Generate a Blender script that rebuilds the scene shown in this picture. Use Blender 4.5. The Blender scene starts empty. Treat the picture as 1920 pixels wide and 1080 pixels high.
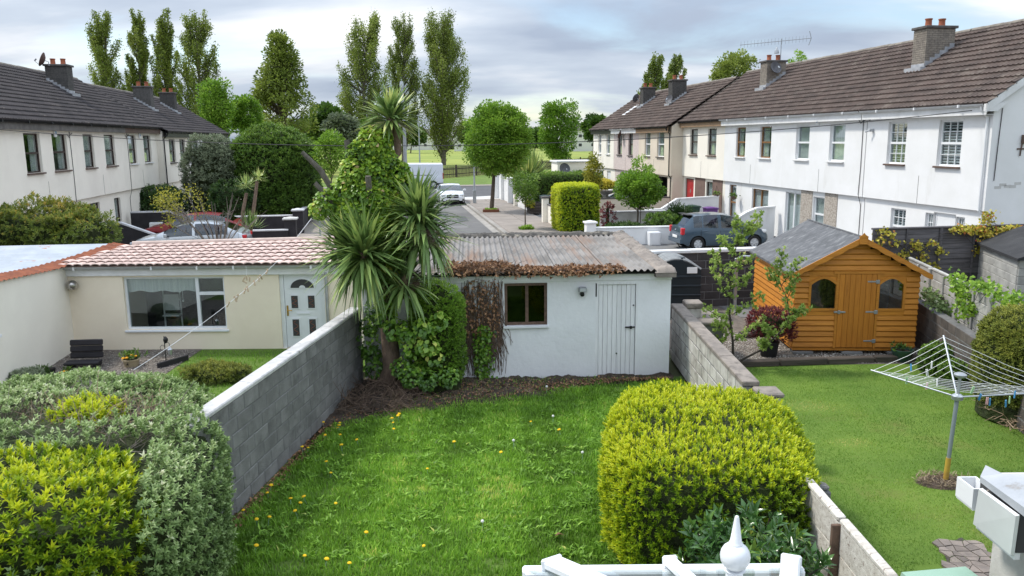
import bpy, math, random
import numpy as np
from mathutils import Vector, Matrix

sc = bpy.context.scene
col = sc.collection
R = math.radians
random.seed(7)

# ------------------------------------------------------------------ camera, sky, sun, exposure
CAM_Z, PITCH, ROLL, FPX = 4.6, R(10.54), R(0.5), 1500.0
cd = bpy.data.cameras.new('camera'); cam = bpy.data.objects.new('camera', cd); col.objects.link(cam)
cd.sensor_width = 36.0; cd.lens = 36.0 * FPX / 1920.0; cd.clip_start = 0.1; cd.clip_end = 6000
cam.matrix_world = Matrix.Translation((0, 0, CAM_Z)) @ Matrix.Rotation(R(90) - PITCH, 4, 'X') @ Matrix.Rotation(-ROLL, 4, 'Z')
sc.camera = cam

SUN_AZ, SUN_EL = R(-72), R(55)          # azimuth from +Y towards +X; the sun stands to the left and beyond
CLOUD = 0.63                             # brightness of the cloud layer at the horizon
world = bpy.data.worlds.new('World'); sc.world = world; world.use_nodes = True
wt = world.node_tree; wt.nodes.clear()
def wn(t, **k):
    n = wt.nodes.new(t)
    for a, b in k.items(): setattr(n, a, b)
    return n
def wl(a, b): wt.links.new(a, b)
sky = wn('ShaderNodeTexSky', sky_type='NISHITA', sun_disc=False, sun_elevation=SUN_EL, sun_rotation=SUN_AZ, air_density=1.0, dust_density=0.4, ozone_density=1.0)
bg1 = wn('ShaderNodeBackground'); bg1.inputs[1].default_value = 0.115
wl(sky.outputs[0], bg1.inputs[0])
tc = wn('ShaderNodeTexCoord'); sep = wn('ShaderNodeSeparateXYZ'); wl(tc.outputs['Generated'], sep.inputs[0])
den = wn('ShaderNodeMath', operation='ADD'); den.inputs[1].default_value = 0.22; wl(sep.outputs[2], den.inputs[0])
dmx = wn('ShaderNodeMath', operation='MAXIMUM'); dmx.inputs[1].default_value = 0.06; wl(den.outputs[0], dmx.inputs[0])
cmb = wn('ShaderNodeCombineXYZ')
for i in (0, 1):
    dv = wn('ShaderNodeMath', operation='DIVIDE'); wl(sep.outputs[i], dv.inputs[0]); wl(dmx.outputs[0], dv.inputs[1]); wl(dv.outputs[0], cmb.inputs[i])
mp = wn('ShaderNodeMapping'); mp.inputs['Scale'].default_value = (0.75, 1.25, 1); mp.inputs['Rotation'].default_value = (0, 0, R(-14)); mp.inputs['Location'].default_value = (3.1, 1.7, 0)
wl(cmb.outputs[0], mp.inputs[0])
nz = wn('ShaderNodeTexNoise'); nz.inputs['Scale'].default_value = 1.0; nz.inputs['Detail'].default_value = 7; nz.inputs['Roughness'].default_value = 0.52; nz.inputs['Distortion'].default_value = 0.35
wl(mp.outputs[0], nz.inputs[0])
cov = wn('ShaderNodeMapRange'); cov.inputs[1].default_value = 0.30; cov.inputs[2].default_value = 0.50; cov.interpolation_type = 'SMOOTHSTEP'
wl(nz.outputs[0], cov.inputs[0])
mp2 = wn('ShaderNodeMapping'); mp2.inputs['Scale'].default_value = (1.0, 1.9, 1); mp2.inputs['Rotation'].default_value = (0, 0, R(-10)); mp2.inputs['Location'].default_value = (7.3, 4.1, 2)
wl(cmb.outputs[0], mp2.inputs[0])
nz2 = wn('ShaderNodeTexNoise'); nz2.inputs['Scale'].default_value = 0.8; nz2.inputs['Detail'].default_value = 6; nz2.inputs['Roughness'].default_value = 0.5
wl(mp2.outputs[0], nz2.inputs[0])
cr = wn('ShaderNodeValToRGB')
cr.color_ramp.elements[0].position = 0.36; cr.color_ramp.elements[0].color = (0.39, 0.46, 0.58, 1)
cr.color_ramp.elements[1].position = 0.66; cr.color_ramp.elements[1].color = (0.95, 0.965, 0.99, 1)
e = cr.color_ramp.elements.new(0.5); e.color = (0.56, 0.635, 0.74, 1)
wl(nz2.outputs[0], cr.inputs[0])
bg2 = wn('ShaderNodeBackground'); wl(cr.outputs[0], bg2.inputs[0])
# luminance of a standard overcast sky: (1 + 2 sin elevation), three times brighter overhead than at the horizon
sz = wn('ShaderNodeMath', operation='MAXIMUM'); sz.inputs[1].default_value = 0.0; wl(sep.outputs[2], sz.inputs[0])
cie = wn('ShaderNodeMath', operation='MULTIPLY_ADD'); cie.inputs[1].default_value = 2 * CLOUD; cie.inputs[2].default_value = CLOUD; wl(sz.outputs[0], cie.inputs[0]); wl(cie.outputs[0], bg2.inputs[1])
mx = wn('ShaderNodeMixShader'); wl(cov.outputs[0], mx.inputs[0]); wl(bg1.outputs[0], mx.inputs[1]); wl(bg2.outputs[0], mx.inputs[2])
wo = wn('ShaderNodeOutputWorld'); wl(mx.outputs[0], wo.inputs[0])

sl = bpy.data.lights.new('sun', 'SUN'); sun = bpy.data.objects.new('sun', sl); col.objects.link(sun)
sl.energy = 2.2; sl.angle = R(7.0); sl.color = (1.0, 0.95, 0.86)
sdir = Vector((math.sin(SUN_AZ) * math.cos(SUN_EL), math.cos(SUN_AZ) * math.cos(SUN_EL), math.sin(SUN_EL)))
sun.rotation_euler = sdir.to_track_quat('Z', 'Y').to_euler(); sun.location = (-30, 20, 40)

sc.view_settings.view_transform = 'Standard'; sc.view_settings.look = 'None'
sc.view_settings.exposure = 0.6; sc.view_settings.gamma = 1.0; sc.view_settings.use_curve_mapping = False
sc.render.engine = 'CYCLES'
sc.cycles.use_denoising = True
sc.cycles.max_bounces = 6; sc.cycles.transparent_max_bounces = 12; sc.cycles.diffuse_bounces = 3; sc.cycles.glossy_bounces = 3

# ------------------------------------------------------------------ measuring helpers
_m = cam.matrix_world.to_3x3()
def RAY(x, y):
    return _m @ Vector(((x - 960) / FPX, -(y - 540) / FPX, -1.0))
def GP(x, y, z=0.0):                     # where a sight line meets level z
    d = RAY(x, y); k = (z - CAM_Z) / d.z
    return Vector((d.x * k, d.y * k, z))
def AT(x, y, Y):                         # ... or depth Y
    d = RAY(x, y); k = Y / d.y
    return Vector((d.x * k, Y, CAM_Z + d.z * k))
SA = R(-9)
SV = Vector((math.sin(SA), math.cos(SA), 0)); TV = Vector((math.cos(SA), -math.sin(SA), 0))
def ST(s, t, z=0.0):                     # street coordinates: s along the road, t to its right
    return SV * s + TV * t + Vector((0, 0, z))
def TT(x, y, t):
    d = RAY(x, y); k = t / d.dot(TV); p = d * k
    return (p.dot(SV), t, CAM_Z + p.z)
ROT_S = R(99)                            # local +X runs along the street, away
ROT_R = R(-81)                           # local +X runs along the street, towards the camera

# ------------------------------------------------------------------ materials
def _nt(name):
    m = bpy.data.materials.new(name); m.use_nodes = True
    nt = m.node_tree; b = nt.nodes['Principled BSDF']
    return m, nt, b
def C4(c): return (c[0], c[1], c[2], 1)
def _noise(nt, vec, s, detail=5, rough=.6, dist=0.):
    n = nt.nodes.new('ShaderNodeTexNoise'); n.inputs['Scale'].default_value = s; n.inputs['Detail'].default_value = detail
    n.inputs['Roughness'].default_value = rough; n.inputs['Distortion'].default_value = dist
    nt.links.new(vec, n.inputs[0]); return n
def _range(nt, src, a, b, c=0., d=1.):
    n = nt.nodes.new('ShaderNodeMapRange'); n.inputs[1].default_value = a; n.inputs[2].default_value = b; n.inputs[3].default_value = c; n.inputs[4].default_value = d
    nt.links.new(src, n.inputs[0]); return n.outputs[0]
def _mix(nt, fac, a, b, mode='MIX'):
    n = nt.nodes.new('ShaderNodeMix'); n.data_type = 'RGBA'; n.blend_type = mode
    for k, v in ((0, fac), (6, a), (7, b)):
        if isinstance(v, (tuple, list)): n.inputs[k].default_value = C4(v)
        elif isinstance(v, (float, int)): n.inputs[k].default_value = v
        else: nt.links.new(v, n.inputs[k])
    return n.outputs[2]
MATS = {}
def mat(name, c, c2=None, s=3., lo=.38, hi=.62, r=.75, bump=0., bs=60., rv=0., metal=0., spec=.4, stretch=(1, 1, 1), c3=None, s3=1.2, lo3=.55, hi3=.7, st3=None, bdist=.01, coat=0.):
    m, nt, b = _nt(name); MATS[name] = m
    t = nt.nodes.new('ShaderNodeTexCoord'); mp = nt.nodes.new('ShaderNodeMapping'); mp.inputs['Scale'].default_value = stretch
    nt.links.new(t.outputs['Object'], mp.inputs[0]); vec = mp.outputs[0]
    if rv or True:
        oi = nt.nodes.new('ShaderNodeObjectInfo')
        ad = nt.nodes.new('ShaderNodeVectorMath'); ad.operation = 'ADD'; nt.links.new(vec, ad.inputs[0])
        mu = nt.nodes.new('ShaderNodeMath'); mu.operation = 'MULTIPLY'; mu.inputs[1].default_value = 37.; nt.links.new(oi.outputs['Random'], mu.inputs[0])
        nt.links.new(mu.outputs[0], ad.inputs[1]); vec = ad.outputs[0]
    cc = c
    if c2 is not None:
        n = _noise(nt, vec, s); cc = _mix(nt, _range(nt, n.outputs[0], lo, hi), c, c2)
    if c3 is not None:
        v3 = vec
        if st3:
            m3 = nt.nodes.new('ShaderNodeMapping'); m3.inputs['Scale'].default_value = st3; nt.links.new(t.outputs['Object'], m3.inputs[0]); v3 = m3.outputs[0]
        n3 = _noise(nt, v3, s3, 7, .65); cc = _mix(nt, _range(nt, n3.outputs[0], lo3, hi3), cc, c3)
    if rv:
        h = nt.nodes.new('ShaderNodeHueSaturation'); nt.links.new(_range(nt, oi.outputs['Random'], 0, 1, 1 - rv, 1 + rv), h.inputs['Value'])
        if isinstance(cc, tuple): h.inputs['Color'].default_value = C4(cc)
        else: nt.links.new(cc, h.inputs['Color'])
        cc = h.outputs[0]
    if isinstance(cc, tuple): b.inputs['Base Color'].default_value = C4(cc)
    else: nt.links.new(cc, b.inputs['Base Color'])
    b.inputs['Roughness'].default_value = r; b.inputs['Metallic'].default_value = metal; b.inputs['Specular IOR Level'].default_value = spec
    b.inputs['Coat Weight'].default_value = coat; b.inputs['Coat Roughness'].default_value = .05
    if bump:
        bn = _noise(nt, vec, bs, 4, .6); bp = nt.nodes.new('ShaderNodeBump'); bp.inputs['Strength'].default_value = bump; bp.inputs['Distance'].default_value = bdist
        nt.links.new(bn.outputs[0], bp.inputs['Height']); nt.links.new(bp.outputs[0], b.inputs['Normal'])
    return m
def leafmat(name, stops, r=.45, transl=.3, spec=.4, gain=1.55):
    m, nt, b = _nt(name); MATS[name] = m
    stops = [(p_, tuple(min(.72, k_ * gain) for k_ in c_)) for p_, c_ in stops]
    at = nt.nodes.new('ShaderNodeAttribute'); at.attribute_name = 'tint'
    rp = nt.nodes.new('ShaderNodeValToRGB'); el = rp.color_ramp.elements
    el[0].position = stops[0][0]; el[0].color = C4(stops[0][1]); el[1].position = stops[-1][0]; el[1].color = C4(stops[-1][1])
    for p, c in stops[1:-1]: x = el.new(p); x.color = C4(c)
    nt.links.new(at.outputs['Fac'], rp.inputs[0]); nt.links.new(rp.outputs[0], b.inputs['Base Color'])
    b.inputs['Roughness'].default_value = r; b.inputs['Specular IOR Level'].default_value = spec
    tr = nt.nodes.new('ShaderNodeBsdfTranslucent'); nt.links.new(rp.outputs[0], tr.inputs[0])
    mx = nt.nodes.new('ShaderNodeMixShader'); mx.inputs[0].default_value = transl
    nt.links.new(b.outputs[0], mx.inputs[1]); nt.links.new(tr.outputs[0], mx.inputs[2])
    nt.links.new(mx.outputs[0], nt.nodes['Material Output'].inputs[0])
    return m
def glassmat(name, tint=(.75, .82, .8), refl=.09):
    m, nt, b = _nt(name); nt.nodes.remove(b); MATS[name] = m
    tr = nt.nodes.new('ShaderNodeBsdfTransparent'); tr.inputs[0].default_value = C4(tint)
    gl = nt.nodes.new('ShaderNodeBsdfGlossy'); gl.inputs['Roughness'].default_value = .02; gl.inputs[0].default_value = (.9, .95, 1, 1)
    lw = nt.nodes.new('ShaderNodeLayerWeight'); pw = nt.nodes.new('ShaderNodeMath'); pw.operation = 'POWER'; pw.inputs[1].default_value = 4.; nt.links.new(lw.outputs['Facing'], pw.inputs[0])
    ad = nt.nodes.new('ShaderNodeMath'); ad.operation = 'MULTIPLY_ADD'; ad.inputs[1].default_value = .85; ad.inputs[2].default_value = refl; ad.use_clamp = True
    nt.links.new(pw.outputs[0], ad.inputs[0])
    mx = nt.nodes.new('ShaderNodeMixShader'); nt.links.new(ad.outputs[0], mx.inputs[0]); nt.links.new(tr.outputs[0], mx.inputs[1]); nt.links.new(gl.outputs[0], mx.inputs[2])
    nt.links.new(mx.outputs[0], nt.nodes['Material Output'].inputs[0])
    return m
M = MATS

# ------------------------------------------------------------------ mesh helpers
def wm(o):
    b = o.matrix_basis.copy()
    if o.parent: return wm(o.parent) @ o.matrix_parent_inverse @ b
    return b
def tag(o, label=None, cat=None, group=None, kind=None):
    if label: o['label'] = label
    if cat: o['category'] = cat
    if group: o['group'] = group
    if kind: o['kind'] = kind
    return o
def thing(name, label, cat, loc=(0, 0, 0), rz=0., group=None):
    o = bpy.data.objects.new(name, None); col.objects.link(o); o.empty_display_size = .2
    o.location = loc; o.rotation_euler = (0, 0, rz)
    return tag(o, label, cat, group, 'thing')
def link(name, me, parent=None, world=False, loc=None, rot=None, scl=None, kind=None):
    o = bpy.data.objects.new(name, me); col.objects.link(o)
    if loc is not None: o.location = loc
    if rot is not None: o.rotation_euler = rot
    if scl is not None: o.scale = scl if not isinstance(scl, (int, float)) else (scl,) * 3
    if parent:
        o.parent = parent
        if world: o.matrix_parent_inverse = wm(parent).inverted()
    if kind: o['kind'] = kind
    return o
class MB:
    def __init__(s): s.v = []; s.f = []; s.m = []
    def face(s, pts, mi=0):
        b = len(s.v); s.v += [tuple(p) for p in pts]; s.f.append(tuple(range(b, b + len(pts)))); s.m.append(mi); return s
    def raw(s, v, f, mi=0, X=None):
        b = len(s.v)
        s.v += [tuple(X @ Vector(p)) for p in v] if X is not None else [tuple(p) for p in v]
        s.f += [tuple(i + b for i in q) for q in f]; s.m += [mi] * len(f); return s
    def box(s, x0, x1, y0, y1, z0, z1, mi=0, X=None):
        v = [(x, y, z) for z in (z0, z1) for y in (y0, y1) for x in (x0, x1)]
        return s.raw(v, [(0, 2, 3, 1), (4, 5, 7, 6), (0, 1, 5, 4), (2, 6, 7, 3), (0, 4, 6, 2), (1, 3, 7, 5)], mi, X)
    def cbox(s, x0, x1, y0, y1, z0, z1, c=.01, mi=0, X=None):
        lim = [(x0, x1), (y0, y1), (z0, z1)]; v = []; idx = {}
        for sx in (0, 1):
            for sy in (0, 1):
                for sz in (0, 1):
                    q = (sx, sy, sz)
                    for a in range(3):
                        p = [lim[i][q[i]] + (0 if i == a else (c if q[i] == 0 else -c)) for i in range(3)]
                        idx[(q, a)] = len(v); v.append(p)
        f = []
        for a in range(3):
            o = [i for i in range(3) if i != a]
            for sgn in (0, 1):
                L = []
                for (i, j) in ((0, 0), (1, 0), (1, 1), (0, 1)):
                    q = [0, 0, 0]; q[a] = sgn; q[o[0]] = i; q[o[1]] = j; L.append(idx[(tuple(q), a)])
                flip = (sgn == 1) != (a == 1)
                f.append(tuple(L) if flip else tuple(L[::-1]))
        for a in range(3):                       # edges along axis a
            o = [i for i in range(3) if i != a]
            for i in (0, 1):
                for j in (0, 1):
                    q0 = [0, 0, 0]; q0[o[0]] = i; q0[o[1]] = j; q1 = list(q0); q1[a] = 1
                    q0 = tuple(q0); q1 = tuple(q1)
                    L = (idx[(q0, o[0])], idx[(q0, o[1])], idx[(q1, o[1])], idx[(q1, o[0])])
                    f.append(L if ((i == j) == (a == 1)) else L[::-1])
        for sx in (0, 1):
            for sy in (0, 1):
                for sz in (0, 1):
                    q = (sx, sy, sz); L = [idx[(q, a)] for a in range(3)]
                    f.append(tuple(L) if (sx + sy + sz) % 2 == 1 else tuple(L[::-1]))
        return s.raw(v, f, mi, X)
    def prism(s, poly, a0, a1, plane='xz', mi=0, X=None):
        n = len(poly)
        def P(p, a): return {'xz': (p[0], a, p[1]), 'xy': (p[0], p[1], a), 'yz': (a, p[0], p[1])}[plane]
        v = [P(p, a0) for p in poly] + [P(p, a1) for p in poly]
        f = [tuple(range(n)), tuple(range(2 * n - 1, n - 1, -1))] + [(i, i + n, (i + 1) % n + n, (i + 1) % n) for i in range(n)]
        return s.raw(v, f, mi, X)
    def tube(s, pts, r, n=6, mi=0, cap=True):
        pts = [Vector(p) for p in pts]; k = len(pts)
        rs = r if isinstance(r, (list, tuple)) else [r] * k
        b = len(s.v); ref = None
        for i, p in enumerate(pts):
            d = (pts[min(i + 1, k - 1)] - pts[max(i - 1, 0)])
            if d.length < 1e-9: d = Vector((0, 0, 1))
            d.normalize()
            if ref is None: ref = Vector((0, 0, 1)) if abs(d.z) < .9 else Vector((1, 0, 0))
            u = d.cross(ref)
            if u.length < 1e-6: u = d.orthogonal()
            u.normalize(); w = d.cross(u); ref = -w.cross(d).cross(d) if False else u.cross(d)
            for j in range(n):
                a = 2 * math.pi * j / n
                s.v.append(tuple(p + (u * math.cos(a) + w * math.sin(a)) * rs[i]))
        for i in range(k - 1):
            for j in range(n):
                q = (b + i * n + j, b + i * n + (j + 1) % n, b + (i + 1) * n + (j + 1) % n, b + (i + 1) * n + j)
                s.f.append(q); s.m.append(mi)
        if cap:
            s.f.append(tuple(b + j for j in range(n))[::-1]); s.f.append(tuple(b + (k - 1) * n + j for j in range(n))); s.m += [mi, mi]
        return s
    def lathe(s, prof, n=16, c=(0, 0, 0), mi=0, X=None, cap=True):
        v = []; f = []; k = len(prof)
        for (r, z) in prof:
            for j in range(n):
                a = 2 * math.pi * j / n; v.append((c[0] + r * math.cos(a), c[1] + r * math.sin(a), c[2] + z))
        for i in range(k - 1):
            for j in range(n): f.append((i * n + j, i * n + (j + 1) % n, (i + 1) * n + (j + 1) % n, (i + 1) * n + j))
        if cap: f.append(tuple(range(n))[::-1]); f.append(tuple((k - 1) * n + j for j in range(n)))
        return s.raw(v, f, mi, X)
    def mesh(s, name, mats, smooth=False):
        me = bpy.data.meshes.new(name); me.from_pydata(s.v, [], s.f)
        for x in (mats if isinstance(mats, (list, tuple)) else [mats]): me.materials.append(M[x] if isinstance(x, str) else x)
        if any(s.m): me.polygons.foreach_set('material_index', s.m)
        if smooth:
            me.polygons.foreach_set('use_smooth', [True] * len(s.f))
            if smooth != 'all': me.set_sharp_from_angle(angle=R(smooth if smooth is not True else 40))
        me.update(); return me
    def build(s, name, mats, parent=None, world=False, smooth=False, kind=None, **k):
        return link(name, s.mesh(name, mats, smooth), parent, world, kind=kind, **k)
def wall_holes(mb, x0, x1, z0, z1, holes, y, depth, mi=0, mr=0):
    """front face at y (facing -y) with openings; reveals run back by depth"""
    xs = sorted({x0, x1, *[min(max(h[i], x0), x1) for h in holes for i in (0, 1)]}); zs = sorted({z0, z1, *[min(max(h[i], z0), z1) for h in holes for i in (2, 3)]})
    for a, b in zip(xs, xs[1:]):
        for c, d in zip(zs, zs[1:]):
            mxx, mzz = (a + b) / 2, (c + d) / 2
            if any(h[0] < mxx < h[1] and h[2] < mzz < h[3] for h in holes): continue
            mb.face([(a, y, c), (b, y, c), (b, y, d), (a, y, d)], mi)
    for (a, b, c, d) in [h[:4] for h in holes]:
        mb.face([(a, y, c), (a, y + depth, c), (a, y + depth, d), (a, y, d)][::-1], mr); mb.face([(b, y, c), (b, y + depth, c), (b, y + depth, d), (b, y, d)], mr)
        mb.face([(a, y, d), (b, y, d), (b, y + depth, d), (a, y + depth, d)], mr); mb.face([(a, y, c), (b, y, c), (b, y + depth, c), (a, y + depth, c)][::-1], mr)
def leaves(name, P, D, N, L, W, tint, material, parent=None, world=True, nv=5, curl=.18, kind='stuff', **k):
    P = np.asarray(P, float); n = len(P)
    def nrm(a): return a / np.maximum(np.linalg.norm(a, axis=1, keepdims=True), 1e-9)
    D = nrm(np.asarray(D, float)); S = np.cross(D, N); S = nrm(S); U = np.cross(S, D)
    L = np.broadcast_to(L, (n,))[:, None]; W = np.broadcast_to(W, (n,))[:, None]
    if nv == 4:
        V = np.stack([P, P + D * L * .5 + S * W * .5 + U * W * .16, P + D * L - U * L * curl * .6, P + D * L * .5 - S * W * .5 + U * W * .16], 1)
        F = np.array([[0, 1, 2], [0, 2, 3]])
    elif nv == 7:
        c1, c2 = U * (W * .16 + L * curl * .45), U * (W * .12 + L * curl * .25)
        V = np.stack([P, P + D * L * .30 + S * W * .46 + c1, P + D * L * .70 + S * W * .42 + c2, P + D * L - U * L * curl * .5, P + D * L * .70 - S * W * .42 + c2, P + D * L * .30 - S * W * .46 + c1, P + D * L * .5 + U * L * curl * .4], 1)
        F = np.array([[6, 0, 1], [6, 1, 2], [6, 2, 3], [6, 3, 4], [6, 4, 5], [6, 5, 0]])
    else:
        V = np.stack([P, P + D * L * .45 + S * W * .5 + U * (W * .18 + L * curl * .5), P + D * L * .5 + U * L * curl * .5, P + D * L * .45 - S * W * .5 + U * (W * .18 + L * curl * .5), P + D * L - U * L * curl * .5], 1)
        F = np.array([[0, 1, 2], [0, 2, 3], [1, 4, 2], [2, 4, 3]])
    nvv = V.shape[1]; F = (F[None] + (np.arange(n) * nvv)[:, None, None]).reshape(-1, 3)
    return npmesh(name, V.reshape(-1, 3), F, np.repeat(tint, nvv), material, parent, world, kind, **k)
def npmesh(name, V, F, tint, material, parent=None, world=True, kind=None, smooth=False, **k):
    me = bpy.data.meshes.new(name); nf = len(F); w = F.shape[1]
    me.vertices.add(len(V)); me.vertices.foreach_set('co', np.ascontiguousarray(V, dtype=np.float32).ravel())
    me.loops.add(nf * w); me.loops.foreach_set('vertex_index', np.ascontiguousarray(F, dtype=np.int32).ravel())
    me.polygons.add(nf); me.polygons.foreach_set('loop_start', np.arange(nf, dtype=np.int32) * w); me.polygons.foreach_set('loop_total', np.full(nf, w, dtype=np.int32))
    if tint is not None:
        at = me.attributes.new('tint', 'FLOAT', 'POINT'); at.data.foreach_set('value', np.asarray(tint, dtype=np.float32))
    for x in (material if isinstance(material, (list, tuple)) else [material]): me.materials.append(M[x] if isinstance(x, str) else x)
    if smooth: me.polygons.foreach_set('use_smooth', [True] * nf)
    me.update(calc_edges=True); me.validate()
    return link(name, me, parent, world, kind=kind, **k)
def rdir(g, n):
    a = g.normal(size=(n, 3)); return a / np.linalg.norm(a, axis=1, keepdims=True)
def lump(P, s, seed=0.):                 # cheap smooth noise, about -1..1
    x, y, z = P[:, 0] * s + seed, P[:, 1] * s + seed * 1.7, P[:, 2] * s + seed * .6
    return (np.sin(x * 1.3 + 1.7 * np.sin(y * 1.1)) + np.sin(y * 1.7 + 1.3 * np.sin(z * 1.4 + 1)) + np.sin(z * 1.9 + 1.6 * np.sin(x * 1.2 + 2))) / 3

# ------------------------------------------------------------------ material library (mostly real-world base colours)
mat('white_render', (.82, .82, .82), (.77, .77, .76), s=.9, r=.85, bump=.25, bs=55, c3=(.62, .61, .58), s3=.9, lo3=.62, hi3=.82, st3=(1, 1, .22))
mat('garage_white', (.80, .81, .82), (.72, .73, .74), s=1.1, r=.8, bump=.5, bs=9, c3=(.45, .43, .38), s3=1.6, lo3=.68, hi3=.85, st3=(1.2, 1, .6), bdist=.02)
mat('cream_render', (.90, .80, .64), (.85, .745, .59), s=1.2, r=.85, bump=.25, bs=60, c3=(.48, .43, .35), s3=.9, lo3=.70, hi3=.86, st3=(1.3, 1, .3))
mat('ivory_render', (.90, .855, .76), (.84, .795, .705), s=.8, r=.85, bump=.25, bs=50, c3=(.60, .57, .51), s3=.8, lo3=.66, hi3=.84, st3=(1, 1, .25))
mat('beige_render', (.72, .64, .52), (.66, .58, .47), s=.8, r=.85, bump=.2, bs=50)
mat('pebbledash', (.50, .45, .39), (.30, .26, .22), s=22, lo=.42, hi=.58, r=.9, bump=.9, bs=26, bdist=.02)
mat('pink_dash', (.68, .59, .55), (.56, .48, .45), s=14, r=.9, bump=.7, bs=24, bdist=.02)
mat('brown_panel', (.20, .135, .11), (.16, .105, .09), s=3, r=.7)
mat('roof_tile', (.13, .095, .080), (.080, .060, .052), s=1.6, r=.85, bump=.4, bs=30, c3=(.21, .175, .145), s3=2.2, lo3=.54, hi3=.74)
mat('roof_tile_dark', (.072, .063, .064), (.045, .041, .043), s=1.6, r=.85, bump=.4, bs=30, c3=(.14, .12, .11), s3=2.2, lo3=.55, hi3=.76)
mat('ridge_tile', (.17, .145, .125), (.25, .225, .19), s=3, r=.9, bump=.4, bs=20, c3=(.28, .26, .2), s3=5, lo3=.6, hi3=.7, rv=.12)
mat('chimney_brick', (.34, .30, .25), (.24, .21, .18), s=7, r=.9, bump=.8, bs=30, bdist=.02, rv=.22)
mat('chimney_dark', (.105, .10, .095), (.07, .068, .065), s=7, r=.9, bump=.8, bs=30, bdist=.02, rv=.22)
mat('chimney_mortar', (.21, .195, .175), (.15, .14, .13), s=9, r=.95, bump=.5, bs=40)
mat('lead', (.42, .43, .45), (.30, .31, .33), s=5, r=.6, bump=.3, bs=20)
mat('terracotta', (.36, .115, .055), (.24, .075, .04), s=6, r=.8, bump=.2, bs=30, rv=.15)
mat('white_plastic', (.82, .83, .84), (.77, .78, .79), s=2, r=.35, spec=.5)
mat('white_trim', (.80, .80, .80), (.70, .70, .69), s=2.5, r=.6, c3=(.50, .49, .46), s3=2, lo3=.66, hi3=.85)
mat('black_gutter', (.022, .022, .024), r=.4)
mat('grey_gutter', (.16, .15, .14), (.10, .095, .09), s=4, r=.7)
mat('wood_fascia', (.34, .23, .14), (.25, .165, .10), s=4, r=.8, stretch=(1, 1, 6))
mat('brown_frame', (.05, .028, .02), (.035, .02, .015), s=5, r=.5)
mat('oak_frame', (.26, .125, .04), (.20, .095, .03), s=5, r=.5)
mat('sill_brown', (.14, .09, .07), (.10, .07, .055), s=5, r=.75)
mat('sill_grey', (.12, .11, .105), (.08, .075, .07), s=5, r=.8)
glassmat('glass', (.86, .90, .89), .10); glassmat('car_glass', (.30, .36, .38), .10)
mat('interior', (.06, .06, .06), r=.9)
mat('curtain', (.80, .80, .78), (.62, .63, .63), s=9, r=.9, stretch=(3, 3, .15))
mat('blind_white', (.74, .75, .76), r=.6)
mat('red_paint', (.46, .012, .018), (.40, .01, .015), s=2, r=.35, coat=.3)
mat('grey_door', (.30, .32, .35), r=.5)
mat('metal_grey', (.42, .44, .46), (.34, .36, .38), s=4, r=.42, metal=.6)
mat('galv', (.50, .53, .56), (.40, .43, .46), s=6, r=.38, metal=.75)
mat('dish_grey', (.13, .13, .14), (.09, .09, .1), s=6, r=.6)
mat('dish_brown', (.10, .06, .05), r=.7)
mat('black_metal', (.012, .012, .013), r=.5)
mat('wire', (.03, .03, .032), r=.6)
mat('brass', (.55, .33, .08), r=.35, metal=.9)
mat('steel', (.55, .54, .52), (.40, .38, .35), s=8, r=.28, metal=.95)
# grounds
mat('ground_earth', (.10, .105, .05), (.075, .085, .035), s=.08, r=.95)
mat('field_grass', (.27, .31, .06), (.20, .255, .045), s=.055, lo=.42, hi=.58, r=.95, c3=(.30, .31, .08), s3=.25, lo3=.56, hi3=.72, bump=.6, bs=3, bdist=.08)
mat('verge_grass', (.14, .21, .035), (.10, .16, .028), s=1.2, r=.95, bump=.8, bs=30, bdist=.03)
mat('asphalt', (.155, .15, .147), (.125, .122, .12), s=.7, r=.9, bump=.5, bs=90, c3=(.20, .193, .185), s3=.35, lo3=.5, hi3=.7)
mat('asphalt_dark', (.105, .105, .11), (.085, .085, .09), s=.6, r=.9, bump=.4, bs=80)
mat('pave_concrete', (.305, .265, .235), (.245, .215, .19), s=.9, r=.92, bump=.5, bs=70, c3=(.16, .145, .13), s3=.8, lo3=.57, hi3=.75)
mat('kerb', (.34, .315, .285), (.25, .235, .215), s=2, r=.9, bump=.4, bs=50, rv=.12)
mat('new_concrete', (.60, .59, .57), (.52, .51, .49), s=1, r=.9)
mat('drive', (.20, .195, .19), (.15, .147, .143), s=.7, r=.92, bump=.4, bs=60)
mat('lawn_soil', (.115, .19, .028), (.085, .145, .022), s=1.3, r=.95, bump=.7, bs=60, bdist=.02)
mat('lawn_mown', (.135, .215, .028), (.10, .175, .022), s=.8, r=.95, bump=.7, bs=80, bdist=.02, c3=(.16, .165, .04), s3=.55, lo3=.58, hi3=.74)
mat('soil', (.095, .068, .050), (.055, .041, .031), s=3, r=.97, bump=1., bs=26, bdist=.05, c3=(.15, .11, .075), s3=7, lo3=.56, hi3=.68)
mat('gravel_base', (.20, .17, .145), (.12, .105, .09), s=12, r=.95, bump=.8, bs=60)
mat('gravel_stone', (.40, .36, .32), (.25, .22, .195), s=8, r=.85, rv=.35)
mat('gravel_white', (.52, .49, .45), (.36, .33, .30), s=8, r=.85, rv=.3)
mat('crazy_stone', (.24, .20, .175), (.17, .145, .13), s=6, r=.85, bump=.5, bs=40, rv=.2)
mat('mortar_dark', (.065, .055, .05), r=.95)
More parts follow.
